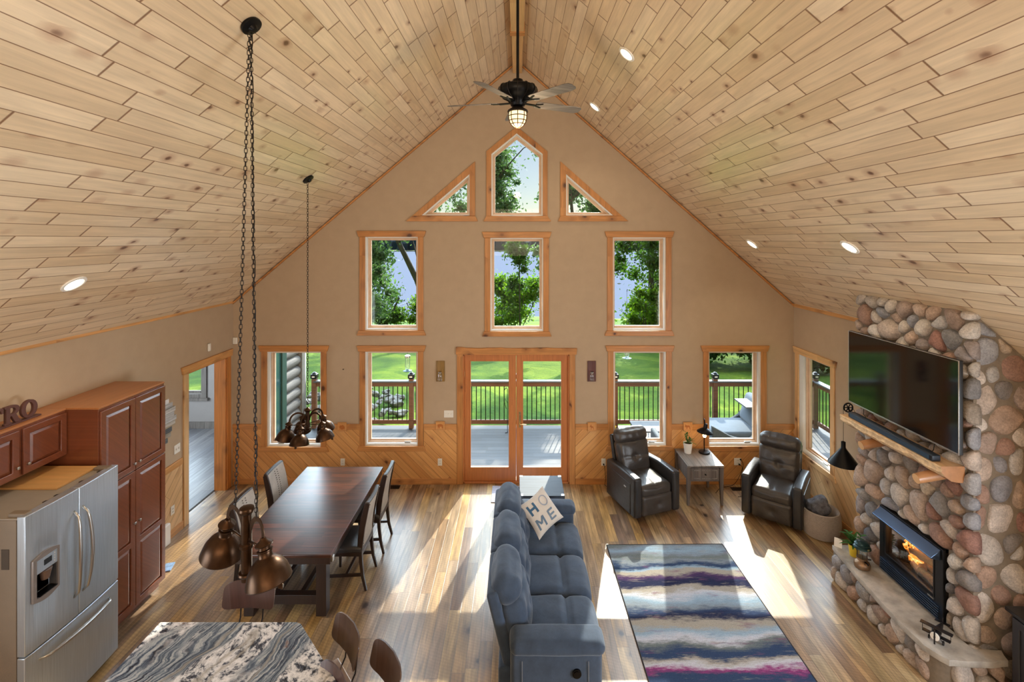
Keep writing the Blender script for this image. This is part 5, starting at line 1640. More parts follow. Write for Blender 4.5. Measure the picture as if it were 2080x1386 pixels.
# cords
def cord(name, pts, label, r=.004):
    # smooth the path
    P = [Vector(p) for p in pts]; out = []
    for i in range(len(P) - 1):
        p0, p1, p2, p3 = P[max(0, i - 1)], P[i], P[i + 1], P[min(len(P) - 1, i + 2)]
        for k2 in range(6):
            u = k2 / 6
            out.append(.5 * ((2 * p1) + (p2 - p0) * u + (2 * p0 - 5 * p1 + 4 * p2 - p3) * u * u + (3 * p1 - p0 - 3 * p2 + p3) * u ** 3))
    out.append(P[-1])
    bm = NB(); tube(bm, out, r, 6); rbox(bm, tuple(P[0]), (.022, .026, .022), .005, k=2)
    tag(obj(name, bm, m_black, None, smooth=60), label, 'cord')
ox = gx(1225.5)
cord('power_cord', [(ox, GY - .034, gz(942)), (ox + .01, GY - .06, .30), (ox + .03, GY - .05, .12), (ox + .02, GY - .07, .012), (ox + .12, GY - .16, .008), (ox + .26, GY - .22, .008)], 'black power cord hanging from the outlet by the left recliner')
ox = gx(1500)
cord('power_cord', [(ox, GY - .034, gz(942)), (ox + .03, GY - .07, .30), (ox - .02, GY - .06, .14), (ox - .14, GY - .10, .03), (ox - .35, GY - .14, .008), (ox - .5, GY - .3, .008)], 'black cord running from the corner outlet to the lamp table')
cord('power_cord', [(ox + .02, GY - .034, gz(932)), (ox + .05, GY - .06, .34), (ox + .0, GY - .08, .10), (ox - .03, GY - .2, .008), (ox + .08, GY - .3, .008), (ox + .0, GY - .36, .008), (ox - .2, GY - .42, .008)], 'second black cord curling on the floor behind the corner recliner')
cord('power_cord', [(RX - .036, 6.35, .44), (RX - .10, 6.33, .46), (RX - .13, 6.30, .30), (RX - .08, 6.2, .10), (RX - .10, 6.1, .01), (RX - .25, 5.98, .009)], 'black cord from the right wall outlet behind the basket')

# floor registers
for x, y, lab in ((gx(797), 7.92, 'dark floor vent grille behind the dining table'), (gx(1492) + .02, 7.86, 'dark floor vent grille by the wall between table and corner recliner')):
    t = empty('floor_vent', (x, y, .001), 0, lab, 'vent', 'floor vents by the gable wall')
    bm = NB(); box(bm, -.15, .15, -.055, .055, 0, .004); obj('frame', bm, m_iron, t, bevel=.001)
    for i in range(9):
        bm = NB(); box(bm, -.12 + i * .028, -.105 + i * .028, -.04, .04, .004, .007); obj('slat', bm, m_black, t)

# carved tiles on the chair rail ------------------------------------------------
m_tile = planks('carved_pine_tile', (1, 0, 0), (0, 0, 1), .4, 3, [(214, 152, 84)], groove=.0001, gend=.0001, knots=0, rough=.45, grain=.25)
m_burn = plain('carved_relief', (176, 104, 48), .5, var=.2)
animals = {
 'bear': [(-.035, -.02), (-.03, .0), (-.036, .012), (-.026, .02), (.0, .026), (.022, .02), (.034, .008), (.034, -.03), (.022, -.03), (.018, -.008), (-.006, -.008), (-.010, -.03), (-.022, -.03), (-.022, -.012)],
 'moose': [(-.038, .0), (-.03, .012), (-.036, .03), (-.02, .022), (-.012, .012), (.0, .018), (.026, .012), (.032, -.032), (.024, -.032), (.018, -.006), (-.004, -.006), (-.008, -.032), (-.016, -.032), (-.018, -.002), (-.028, -.008)],
 'deer': [(-.022, .0), (-.030, .006), (-.020, .016), (-.024, .034), (-.016, .022), (-.008, .034), (-.010, .012), (.016, .004), (.022, -.034), (.016, -.034), (.010, -.010), (-.008, -.010), (-.010, -.034), (-.016, -.034), (-.014, -.004)],
 'wolf': [(-.030, .008), (-.018, .024), (-.010, .014), (.004, .026), (.016, .020), (.030, .0), (.032, -.022), (.018, -.030), (-.004, -.034), (-.022, -.024), (-.034, -.006)]}
for (px, py, an_, lab) in ((696.4, 866, 'wolf', 'square carved wood tile on the chair rail left of the second window'), (895, 864, 'bear', 'square carved animal tile on the chair rail under the triple switch'),
                          (1202, 866, 'deer', 'square carved animal tile on the chair rail below the maroon sconce'), (1395.6, 865.5, 'moose', 'square carved wood tile on the chair rail behind the lit lamp')):
    t = empty('carved_tile', (gx(px), GY - .024, gz(py)), 0, lab, 'wall tile', 'carved tiles on the chair rail')
    plate('tile', [rect(-.072, .072, -.075, .075), rect(-.054, .054, -.057, .057)], .022, MXZ(-.011), m_tile, t, bevel=.003)
    bm = NB(); box(bm, -.055, .055, -.010, 0, -.058, .058); obj('panel', bm, m_tile, t)
    plate('relief', [[(a * 1.25, b * 1.25) for a, b in animals[an_]]], .006, MXZ(-.012), m_burn, t)
# jar sconces
m_jar = glass('jar_glass', (.93, .95, .95), .16)
for px, mat, lab in ((895, planks('sconce_board_gold', (0, 0, 1), (1, 0, 0), .3, 3, [(150, 112, 44)], groove=.0001, gend=.0001, knots=3, rough=.6, grain=.7), 'golden brown board sconce with a glass jar left of the french door'),
                     (1201.5, planks('sconce_board_red', (0, 0, 1), (1, 0, 0), .3, 3, [(96, 48, 44)], groove=.0001, gend=.0001, knots=0, rough=.6, grain=.5), 'maroon board sconce with a glass jar right of the french door')):
    t = empty('jar_sconce', (gx(px), GY, gz(754)), 0, lab, 'sconce', 'mason jar sconces')
    bm = NB(); box(bm, -.07, .07, -.022, 0, -.17, .17); obj('backboard', bm, mat, t, bevel=.003)
    bm = NB(); lathe(bm, [(.0, -.075), (.034, -.072), (.037, -.06), (.037, .04), (.028, .058), (.028, .07)], 28, Matrix.Translation((.0, -.065, -.075)), caps=False); obj('jar', bm, m_jar, t, smooth=50)
    bm = NB(); lathe(bm, [(.029, .062), (.030, .078), (0, .079)], 24, Matrix.Translation((.0, -.065, -.075)), caps=False); obj('lid_ring', bm, m_chrome, t, smooth=40)
    bm = NB(); tube(bm, [(0, -.022, 0), (0, -.065, .012), (0, -.065, -.002)], .004, 6); obj('bracket', bm, m_black, t)
bm = NB(); cyl(bm, (gx(697.5), GY, gz(750.5)), (gx(697.5), GY - .012, gz(750.5)), .008, n=10)
tag(obj('wall_hook', bm, m_black), 'tiny dark hook on the bare wall above the dining table', 'hook')

# ================================================================== DINING
m_dark = planks('espresso_wood', (0, 0, 1), (1, 1, 0), .4, 4, [(46, 32, 27), (52, 36, 30)], groove=.0001, gend=.0001, knots=0, rough=.35, coat=.2, grain=.3)
m_dtop = planks('dining_top', (1, 0, 0), (0, 1, 0), .085, 1.6, [(92, 46, 26), (74, 38, 24), (108, 56, 32), (62, 34, 24), (98, 50, 28)], groove=.0006, gend=.0004, gcol=(40, 22, 16), knots=2, kth=.8, kcol=(36, 20, 14), rough=.32, coat=.35, grain=.75, patch=.4, bump=.12)
TXc, TY0, TY1, TZ = -2.51, 5.06, 7.03, .76
dt = empty('dining_table', (TXc, (TY0 + TY1) / 2, 0), 0, 'long dark brown wooden trestle dining table below the five-lamp chandelier', 'table')
hyy = (TY1 - TY0) / 2
bm = NB(); box(bm, -.555, .555, -hyy, hyy, TZ - .035, TZ); obj('tabletop', bm, m_dtop, dt, bevel=.008)
bm = NB(); box(bm, -.54, .54, -hyy + .015, hyy - .015, TZ - .11, TZ - .036); obj('apron', bm, m_dark, dt, bevel=.004)
for sy in (-1, 1):
    for sx in (-1, 1):
        bm = NB(); x = sx * .39; y = sy * (hyy - .20)
        box(bm, x - .055, x + .055, y - .055, y + .055, 0, TZ - .11); obj('leg', bm, m_dark, dt, bevel=.005)
    bm = NB(); y = sy * (hyy - .20); box(bm, -.34, .34, y - .04, y + .04, .12, .22); obj('cross_rail', bm, m_dark, dt, bevel=.004)
for x in (-.14, .14):
    bm = NB(); bar(bm, (x, -hyy + .2, .17), (x, hyy - .2, .17), .05, .05); obj('stretcher', bm, m_dark, dt, bevel=.003)
bm = NB(); rbox(bm, (.545, -hyy + .06, TZ - .07), (.03, .05, .06), .006, k=2); obj('leaf_latch', bm, m_chrome, dt, smooth=40)

m_hide = leather('pale_taupe_leather', (172, 164, 154), .42)
m_hided = leather('charcoal_leather', (58, 58, 62), .32)
def dining_chair():
    """faces -Y (towards local -y = the table side)"""
    t = empty('dining_chair')
    for s in (-1, 1):
        bm = NB(); tube(bm, [(s * .205, .245, 0), (s * .20, .205, .16), (s * .20, .185, .34), (s * .20, .18, .46), (s * .20, .215, .72), (s * .20, .275, 1.0)], .02, 4, rs=[.018, .022, .026, .026, .023, .017]); obj('leg', bm, m_dark, t)
        bm = NB(); tube(bm, [(s * .20, -.20, 0), (s * .20, -.20, .44)], .022, 4, rs=[.017, .026]); obj('leg', bm, m_dark, t)
        bm = NB(); bar(bm, (s * .20, -.2, .16), (s * .20, .2, .18), .02, .03); obj('stretcher', bm, m_dark, t)
    bm = NB(); bar(bm, (-.2, .01, .17), (.2, .01, .17), .03, .02); obj('stretcher', bm, m_dark, t)
    bm = NB(); box(bm, -.22, .22, -.22, .20, .40, .445); obj('seat_rail', bm, m_dark, t, bevel=.004)
    bm = NB(); rbox(bm, (0, -.015, .475), (.46, .44, .07), .03, (0, 0, .015), k=8); obj('seat', bm, m_hided, t, smooth=179)
    def curve(p):
        q = p.copy(); zz = (q.z) / .27
        q.y += .045 * zz + .022 * zz * zz + .012 * (q.x / .2) ** 2 * -1
        return q
    bm = NB(); rbox(bm, (0, .205, .75), (.425, .055, .54), .014, (0, .006, 0), k=10, fn=curve)
    for f in bm.faces:
        c = f.calc_center_median()
        f.material_index = 1 if abs(c.x) > .198 or c.z > 1.00 or c.z < .495 else 0
    bk = obj('backrest', bm, [m_hide, m_dark], t, smooth=179)
    def yb(x, z, s):
        zz = (z - .75) / .27
        return .205 + .045 * zz + .022 * zz * zz - .012 * (x / .2) ** 2 + s * .031
    for s in (-1, 1):
        bm = NB()
        for i in range(17):
            z = .53 + i * .028
            for x in ((-.178, .178) if s > 0 else (-.03, .03)):
                cyl(bm, (x, yb(x, z, s), z), (x, yb(x, z, s) + s * .005, z), .006, n=6)
        n_ = obj('nailheads', bm, m_iron, bk); n_['kind'] = 'stuff'
    return t
ch = dining_chair(); first = True
for (x, y, rz, lab) in ((-1.86, 6.46, R(-90), 'leather backed dining chair on the right side of the table, at its far end'),
                        (-1.88, 5.80, R(-90), 'leather backed dining chair on the right side of the table, at its near end'),
                        (-3.13, 6.46, R(90), 'leather backed dining chair on the left side of the table, at its far end'),
                        (-3.15, 5.74, R(90), 'leather backed dining chair on the left side of the table, behind the hanging brass lamp')):
    c = ch if first else copy_tree(ch); first = False
    # local -y looks at the table
    c.location = (x + (-.12 if x > -2.5 else .12), y, 0); c.rotation_euler = (0, 0, R(-90) if x > -2.5 else R(90))
    tag(c, lab, 'chair', 'dining chairs')

# island ----------------------------------------------------------------------
t = NT('granite'); P = t.obj()
warp = t.noise(P, 1.3, 4, .55, .6, out='Color')
rotm = t.n('ShaderNodeMapping'); rotm.inputs['Rotation'].default_value = (0, 0, R(22)); t.l(P, rotm.inputs[0])
pv = t.vmath('ADD', rotm.outputs[0], t.vmath('MULTIPLY', warp, (.34, .34, 0)))
fine = t.noise(P, 55, 6, .75, out='Color')
pf_ = t.vmath('ADD', pv, t.vmath('MULTIPLY', fine, (.03, .03, 0)))
# x runs across the veins, y along them
lines = t.noise(t.vmath('MULTIPLY', pf_, (44, 3.0, 1.0)), 1.0, 6, .65)
zone = t.noise(t.vmath('MULTIPLY', pv, (3.2, .7, 1.0)), 1.0, 3, .5)
blob = t.noise(pf_, 15, 8, .74)
streak = t.ramp(lines, [(.34, lin((34, 42, 56))), (.44, lin((72, 86, 104))), (.52, lin((116, 128, 140))), (.60, lin((176, 182, 186))), (.7, lin((120, 128, 136)))])
blotch = t.ramp(blob, [(.36, lin((30, 34, 46))), (.44, lin((76, 84, 98))), (.49, lin((190, 192, 196))), (.60, lin((232, 232, 234))), (.70, lin((160, 150, 142)))])
col = t.mix(t.mapr(zone, .43, .48), streak, blotch)
br = t.math('MULTIPLY', t.mapr(t.noise(pv, 2.6, 4, .6), .60, .66), t.mapr(blob, .46, .52, 1, 0))
col = t.mix(br, col, lin((128, 84, 56)))
vein = t.mapr(t.math('ABSOLUTE', t.math('SUBTRACT', t.noise(t.vmath('MULTIPLY', pv, (2.0, .5, 1.0)), 1.0, 2, .5), .5)), 0, .02, 1, 0)
col = t.mix(t.math('MULTIPLY', vein, .8), col, lin((150, 146, 138)))
t.set(col, .16, 0, .6); m_granite = t.m
isl = empty('kitchen_island', (-2.2, 3.2, 0), 0, 'kitchen island with a blue-grey and white granite top and a clipped corner', 'island')
io = [(-2.935, 3.972), (-1.815, 3.972), (-1.775, 3.955), (-.96, 3.09), (-.96, 2.2), (-2.94, 2.2), (-2.94, 3.955)]
me = prism2([[(x + 2.2, y - 3.2) for x, y in io]], .032); me.transform(Matrix.Translation((0, 0, .92 - .016)))
finish('countertop', me, m_granite, isl, bevel=.004)
ib = [(-2.86, 3.60), (-2.12, 3.60), (-1.62, 3.05), (-1.62, 2.25), (-2.86, 2.25)]
me = prism2([[(x + 2.2, y - 3.2) for x, y in ib]], .888); me.transform(Matrix.Translation((0, 0, .444)))
finish('base', me, m_cherry, isl, bevel=.004)
# stools -----------------------------------------------------------------------
m_stool = planks('stool_plywood', (0, 0, 1), (1, 1, 0), .5, 3, [(68, 40, 34)], groove=.0001, gend=.0001, knots=0, rough=.32, coat=.4, grain=.25)
m_stool2 = planks('stool_plywood_brown', (0, 0, 1), (1, 1, 0), .5, 3, [(72, 48, 34)], groove=.0001, gend=.0001, knots=0, rough=.32, coat=.4, grain=.25)
def stool(mat):
    """backrest at local +y, sitter faces -y; the backrest centre is at (0, .2)"""
    t = empty('bar_stool')
    n = 10
    def shell(zc, w, h, y0, curve, th=.011, tilt=.0):
        out = []
        for i in range(40):   # rounded rectangle outline
            a = 2 * pi * i / 40; c_, s_ = cos(a), sin(a)
            out.append((w / 2 * (abs(c_) ** .36) * (1 if c_ > 0 else -1), h / 2 * (abs(s_) ** .36) * (1 if s_ > 0 else -1)))
        bm = NB(); rings = []
        for side in (1, -1):
            for f in (1.0, .8, .55, .28):
                rings.append([bm.verts.new((x * f, y0 + curve * (x * f / (w / 2)) ** 2 * -1 + tilt * z * f + side * th / 2, zc + z * f)) for x, z in out])
            rings.append([bm.verts.new((0, y0 + side * th / 2, zc))])
        for base in (0, 5):
            for a, b in zip(rings[base:base + 4], rings[base + 1:base + 5]):
                for i in range(40):
                    j = (i + 1) % 40
                    if len(b) == 1: bm.faces.new((a[i], a[j], b[0]))
                    else: bm.faces.new((a[i], a[j], b[j], b[i]))
        for i in range(40):
            j = (i + 1) % 40; bm.faces.new((rings[0][i], rings[0][j], rings[5][j], rings[5][i]))
        bmesh.ops.recalc_face_normals(bm, faces=bm.faces)
        return bm
    obj('backrest', shell(.875, .46, .215, .21, .05, tilt=.25), mat, t, smooth=45)
    bm = NB()
    rbox(bm, (0, 0, .605), (.38, .36, .022), .011, k=10, fn=lambda p: p + Vector((0, 0, -.018 * (1 - (p.x / .19) ** 2) * (1 - (p.y / .18) ** 2)))); obj('seat', bm, mat, t, smooth=60)
    for s in (-1, 1):
        bm = NB(); tube(bm, [(s * .10, .13, .585), (s * .10, .17, .60), (s * .10, .205, .66), (s * .10, .22, .78), (s * .10, .228, .90)], .0065, 8); obj('back_post', bm, m_iron, t, smooth=179)
        for s2 in (-1, 1):
            bm = NB(); tube(bm, [(s * .12, s2 * .11, .585), (s * .17, s2 * .16, .30), (s * .20, s2 * .19, 0)], .0095, 8); obj('leg', bm, m_iron, t, smooth=179)
        bm = NB(); cyl(bm, (s * .10, .235, .90), (s * .10, .222, .90), .008, n=8); obj('bolt', bm, m_iron, t)
    bm = NB(); q = .185; tube(bm, [(-q, -q + .01, .22), (q, -q + .01, .22), (q, q - .01, .22), (-q, q - .01, .22)], .008, 8, closed=True); obj('foot_ring', bm, m_iron, t, smooth=60)
    return t
s1 = stool(m_stool)
def put_stool(t, bx, by, ang, lab):
    # ang: direction (deg) the backrest faces away from the island
    a = R(ang); t.rotation_euler = (0, 0, a - pi / 2)
    t.location = (bx - .21 * cos(a), by - .21 * sin(a), 0)
    tag(t, lab, 'stool', 'bar stools around the granite island')
put_stool(s1, -2.40, 4.36, 90, 'dark red wooden backed bar stool at the far end of the island below the lamp')
s2 = stool(m_stool2)
put_stool(s2, -1.336, 3.87, 41, 'brown bar stool beyond the clipped corner of the island, nearest the dining table')
s3 = copy_tree(s1); put_stool(s3, -1.27, 3.42, 42, 'dark red bar stool tucked against the clipped corner of the island')
s4 = copy_tree(s2); put_stool(s4, -.945, 3.60, 39, 'dark brown bar stool pulled out farthest from the island')

# ================================================================== HANGING LAMPS
m_lampin = plain('shade_inside_white', (220, 214, 204), .4)
def chain(a, b, name, parent, pitch=.030, mat=m_iron):
    a = Vector(a); b = Vector(b); d = b - a; Ln = d.length; n = max(2, int(Ln / pitch)); d.normalize()
    s0 = d.orthogonal().normalized(); bm = NB()
    for i in range(n):
        c = a + d * Ln * (i + .5) / n
        s = s0 if i % 2 == 0 else d.cross(s0)
        hl, w = Ln / n * .5 + .0035, .0095
        pts = []
        for k2 in range(10):
            th = 2 * pi * k2 / 10
            pts.append(c + s * (w * cos(th)) + d * ((hl - w) * (1 if sin(th) > 0 else -1) * (abs(sin(th)) > .01) + w * sin(th)))
        tube(bm, pts, .0026, 5, closed=True)
    o = obj(name, bm, mat, parent, smooth=179)
    return o
def pendant_shade(name, parent, pos, yaw, tilt, k=1.0):
    """bell shade with collar and cap; opens downwards"""
    M = Matrix.Translation(pos) @ Matrix.Rotation(yaw, 4, 'Z') @ Matrix.Rotation(tilt, 4, 'Y')
    Mk = M @ Matrix.Scale(k, 4)
    bm = NB()
    outp = [(.136, -.115), (.140, -.108), (.136, -.09), (.120, -.035), (.094, .005), (.062, .032), (.047, .040), (.043, .046), (.043, .075), (.048, .08), (.048, .086), (.036, .09), (.034, .105), (.052, .112), (.056, .122), (.050, .130), (.024, .146), (.018, .16), (0, .164)]
    lathe(bm, outp, 36, Mk, caps=False); o = obj('lamp_shade', bm, m_bronze, parent, smooth=40)
    bm = NB(); lathe(bm, [(.136, -.115), (.131, -.09), (.116, -.038), (.09, 0), (.058, .026), (0, .028)], 36, Mk, caps=False); obj('shade_lining', bm, m_lampin, o, smooth=60)
    bm = NB(); lathe(bm, [(0, -.075), (.022, -.068), (.030, -.045), (.022, -.02), (.014, .02)], 16, Mk); obj('bulb', bm, m_lampin, o, smooth=179)
    bm = NB(); cyl(bm, Mk @ Vector((.135, .0, -.105)), Mk @ Vector((.135, 0, -.145)), .006 * k, n=8); rbox(bm, tuple(Mk @ Vector((.126, 0, -.125))), (.03 * k, .02 * k, .03 * k), .004, k=2); obj('thumb_screw', bm, m_bronze, o)
    return Mk
def canopy(parent, p, nrm):
    q = nrm.to_track_quat('Z', 'Y').to_matrix().to_4x4(); M = Matrix.Translation(p - parent.location) @ q
    bm = NB(); lathe(bm, [(.068, 0), (.072, .01), (.070, .022), (.03, .030), (.018, .05), (0, .052)], 32, M); obj('canopy', bm, m_black, parent, smooth=45)
nl = Vector((SL, 0, -1)).normalized()
# over the island
cp = on_roof(508, 50)
ip = empty('island_pendant', (cp.x, cp.y, 2.0), 0, 'bronze two-lamp pendant hanging on long chains above the granite island', 'pendant lamp')
canopy(ip, cp, nl)
def il(v): return Vector(v) - ip.location
colx, coly = -1.835, 3.27
bm = NB(); lathe(bm, [(.020, -.24), (.034, -.235), (.034, -.21), (.048, -.20), (.052, -.19), (.048, -.18), (.034, -.175), (.034, -.02), (.044, -.012), (.044, .01), (.034, .02), (.033, .215), (.046, .225), (.050, .24), (.044, .255), (.02, .262), (0, .264)], 32, Matrix.Translation(il((colx, coly, 2.0)))); obj('column', bm, m_bronze, ip, smooth=40)
lampL = Vector((-2.055, 3.385, 1.965)); lampR = Vector((-1.640, 3.155, 1.955))
for lp, sgn in ((lampL, -1), (lampR, 1)):
    yaw = atan2(lp.y - coly, lp.x - colx)
    Mk = pendant_shade('lamp_shade', ip, il(lp), yaw, R(-14), 1.0)
    cap = Mk @ Vector((0, 0, .155)); neck = Mk @ Vector((0, 0, .10))
    bm = NB(); tube(bm, [il((colx, coly, 2.03)), neck], .007, 8); obj('arm', bm, m_bronze, ip, smooth=179)
    st_ = il(Vector((colx, coly, 2.06))) + Vector((cos(yaw), sin(yaw), 0)) * .035
    arc = []
    for i in range(15):
        th = pi * i / 14
        e = st_.lerp(cap, (1 - cos(th)) / 2); arc.append(e + Vector((0, 0, .13 * sin(th))))
    bm = NB(); tube(bm, arc, .01, flat=(.03, .004, (-sin(yaw), cos(yaw), 0))); obj('strap', bm, m_bronze, ip, smooth=60)
    topm = arc[7]
    cst = il(cp) + Vector((sgn * .012, -.012 * sgn, -.05))
    chain(cst, topm + Vector((0, 0, .012)), 'chain', ip)
    if sgn > 0:
        bm = NB(); pts = [cst.lerp(topm, i / 40) + Vector((.006 * sin(i * 1.7) + .004, .006 * cos(i * 1.3), 0)) for i in range(41)]; tube(bm, pts, .003, 5); obj('cord', bm, m_black, ip, smooth=179)
# over the dining table
cp2 = on_roof(625, 363)
cx2, cy2 = cp2.x, cp2.y
dc_ = empty('dining_chandelier', (cx2, cy2, 1.80), 0, 'dark bronze chandelier of five bell lamps hanging over the dining table', 'chandelier')
canopy(dc_, cp2, nl)
bm = NB(); lathe(bm, [(0, -.12), (.012, -.115), (.03, -.10), (.034, -.08), (.024, -.07), (.024, .12), (.034, .13), (.042, .145), (.03, .16), (.012, .175), (0, .18)], 28, Matrix.Translation((0, 0, .0))); obj('column', bm, m_bronze, dc_, smooth=40)
for i in range(5):
    a = R(-88 + 72 * i); rr = .235
    Mk = pendant_shade('lamp_shade', dc_, Vector((rr * cos(a), rr * sin(a), -.10)), a, R(-14), .80)
    cap = Mk @ Vector((0, 0, .155)); neck = Mk @ Vector((0, 0, .10))
    bm = NB(); tube(bm, [(0, 0, -.03), neck], .005, 8); obj('arm', bm, m_bronze, dc_, smooth=179)
    st_ = Vector((cos(a) * .024, sin(a) * .024, .02)); arc = []
    for j in range(13):
        th = pi * j / 12; arc.append(st_.lerp(cap, (1 - cos(th)) / 2) + Vector((0, 0, .10 * sin(th))))
    bm = NB(); tube(bm, arc, .01, flat=(.022, .003, (-sin(a), cos(a), 0))); obj('strap', bm, m_bronze, dc_, smooth=60)
chain((0, 0, .18), (0, 0, cp2.z - 1.80 - .05), 'chain', dc_)

# ceiling fan -----------------------------------------------------------------------
m_blade = planks('weathered_fan_blade', (1, 0, 0), (0, 1, 0), .5, 3, [(122, 114, 106), (106, 98, 92)], groove=.0001, gend=.0001, knots=0, rough=.5, grain=.6)
FZc = 5.46
cf = empty('ceiling_fan', (0.003, 4.87, FZc), 0, 'black ceiling fan with five grey wood blades and a lit caged lamp', 'ceiling fan')
bm = NB(); cyl(bm, (0, 0, .22), (0, 0, 6.83 - FZc - .05), .0145, n=16); obj('downrod', bm, m_black, cf, smooth=40)
bm = NB(); lathe(bm, [(0, 1.37), (.07, 1.37), (.07, 1.345), (.03, 1.30), (.016, 1.295)], 28); obj('canopy', bm, m_black, cf, smooth=40)
bm = NB(); lathe(bm, [(.05, -.05), (.07, -.04), (.08, -.01), (.10, .02), (.165, .055), (.19, .085), (.195, .12), (.185, .15), (.165, .162), (.08, .17), (.06, .18), (.05, .20), (.058, .205), (.05, .225), (.03, .235), (0, .24)], 40); mo = obj('motor_housing', bm, m_black, cf, smooth=35)
for i in range(12):
    a = 2 * pi * i / 12; bm = NB()
    tube(bm, [(r * cos(a), r * sin(a), z) for r, z in ((.075, -.02), (.105, .02), (.168, .053), (.194, .085), (.199, .12), (.188, .152), (.166, .166), (.08, .174))], .004, 5); obj('rib', bm, m_iron, mo)
rng = random.Random(9)
for i in range(5):
    a = R(25 + 72 * i)
    Mz = Matrix.Rotation(a, 4, 'Z') @ Matrix.Rotation(R(-13), 4, 'X')
    bl = [(.20, -.055), (.24, -.062), (.66, -.066), (.72, -.052), (.735, -.03), (.735, .03), (.72, .052), (.66, .066), (.24, .062), (.20, .055)]
    o = plate('blade', [bl], .007, Matrix.Translation((0, 0, -.005)) @ Mz, m_blade, cf, bevel=.002)
    bm = NB()
    bar(bm, Mz @ Vector((.06, 0, -.01)), Mz @ Vector((.19, 0, -.014)), .03, .012); bar(bm, Mz @ Vector((.17, 0, -.014)), Mz @ Vector((.27, -.04, -.013)), .018, .006); bar(bm, Mz @ Vector((.17, 0, -.014)), Mz @ Vector((.27, .04, -.013)), .018, .006)
    obj('blade_iron', bm, m_black, o)
bm = NB(); lathe(bm, [(.045, -.05), (.06, -.06), (.10, -.085), (.105, -.10), (.098, -.105), (.05, -.105)], 32, caps=False); obj('light_collar', bm, m_iron, cf, smooth=40)
gp = [(.085, -.105), (.087, -.13), (.084, -.17), (.074, -.205), (.055, -.235), (.03, -.252), (0, -.258)]
bm = NB(); lathe(bm, gp, 32, caps=False); obj('glass_globe', bm, emis('frosted_globe_lit', (255, 220, 165), 1.7), cf, smooth=179)
for i in range(8):
    a = 2 * pi * i / 8; bm = NB()
    tube(bm, [((r + .006) * cos(a), (r + .006) * sin(a), z - (.004 if r < .04 else 0)) for r, z in gp], .0045, 5); obj('cage_wire', bm, m_bronze, cf)
for zr, r in ((-.145, .092), (-.19, .084), (-.225, .068)):
    bm = NB(); tube(bm, [(r * cos(2 * pi * k2 / 32), r * sin(2 * pi * k2 / 32), zr) for k2 in range(32)], .0045, 5, closed=True); obj('cage_ring', bm, m_bronze, cf)
light('fan_lamp_light', 'POINT', (0.003, 4.87, FZc - .34), 18, (1.0, .78, .5), shadow_soft_size=.08)
# ================================================================== OUTSIDE
import numpy as np
m_deck = planks('grey_deck_boards', (1, 0, 0), (0, 1, 0), .145, 3.2, [(54, 58, 66), (64, 68, 76), (46, 50, 58)], groove=.011, gend=.003, gcol=(14, 15, 18), knots=1.5, kth=.85, kcol=(80, 80, 84), rough=.6, grain=.35, bump=.3)
m_rail = planks('brown_rail_wood', (1, 0, 1), (0, 1, 1), .5, 4, [(112, 74, 52), (124, 84, 58)], groove=.0001, gend=.0001, knots=1, rough=.6, grain=.4)
m_railcap = plain('grey_rail_cap', (88, 92, 98), .5, var=.08)
DZ_ = -.11
bm = NB(); box(bm, -4.60, 6.75, GY + T + .01, 10.80, DZ_ - .04, DZ_); box(bm, RX + T + .01, 6.75, 3.5, GY + T + .01, DZ_ - .04, DZ_)
struct(obj('floor_deck', bm, m_deck))
bm = NB(); box(bm, -4.6, 6.75, 10.80, 10.84, DZ_ - .25, DZ_ - .001); box(bm, 6.75, 6.79, 3.5, 10.84, DZ_ - .25, DZ_ - .001)
struct(obj('trim_9', bm, m_rail))
YR, XR = 10.70, 6.60
rl = empty('deck_railing', (0, YR, DZ_), 0, 'deck railing with thin black balusters along the lake side of the deck', 'railing')
posts = [-4.50, -2.35, -.09, 2.17, 4.38, 6.60]
capm = plain('black_post_cap', (26, 28, 30), .3, .4)
def post(t, x, y):
    bm = NB(); box(bm, x - .05, x + .05, y - .05, y + .05, .0, 1.09); p = obj('post', bm, m_rail, t, bevel=.004)
    bm = NB(); rbox(bm, (x, y, 1.15), (.14, .14, .10), .02, k=3); lathe(bm, [(.06, 1.20), (.03, 1.235), (0, 1.24)], 8, Matrix.Translation((x, y, 0))); obj('post_cap', bm, capm, p, smooth=50)
    bm = NB(); box(bm, x - .03, x + .03, y - .0715, y - .069, 1.13, 1.16); obj('cap_lens', bm, m_plate, p)
for x in posts: post(rl, x, 0)
for a, b in zip(posts, posts[1:]):
    bm = NB(); box(bm, a - .0, b + .0, -.07, .07, 1.018, 1.05); obj('cap_rail', bm, m_railcap, rl, bevel=.003)
    bm = NB(); box(bm, a + .05, b - .05, -.02, .02, .92, 1.018); obj('top_rail', bm, m_rail, rl, bevel=.003)
    bm = NB(); box(bm, a + .05, b - .05, -.02, .02, .09, .18); obj('bottom_rail', bm, m_rail, rl, bevel=.003)
    n = int((b - a - .1) / .101)
    for i in range(n):
        x = a + .05 + (b - a - .1) * (i + .5) / n
        bm = NB(); cyl(bm, (x, 0, .18), (x, 0, .92), .010, n=8, caps=False); obj('baluster', bm, m_black, rl, smooth=60)
rs = empty('side_deck_railing', (XR, 0, DZ_), 0, 'deck railing running back along the right side of the deck beyond the side window', 'railing')
ysp = [8.45, 6.2, 4.0]
for y in ysp: post(rs, 0, y)
ys2 = [10.64] + ysp
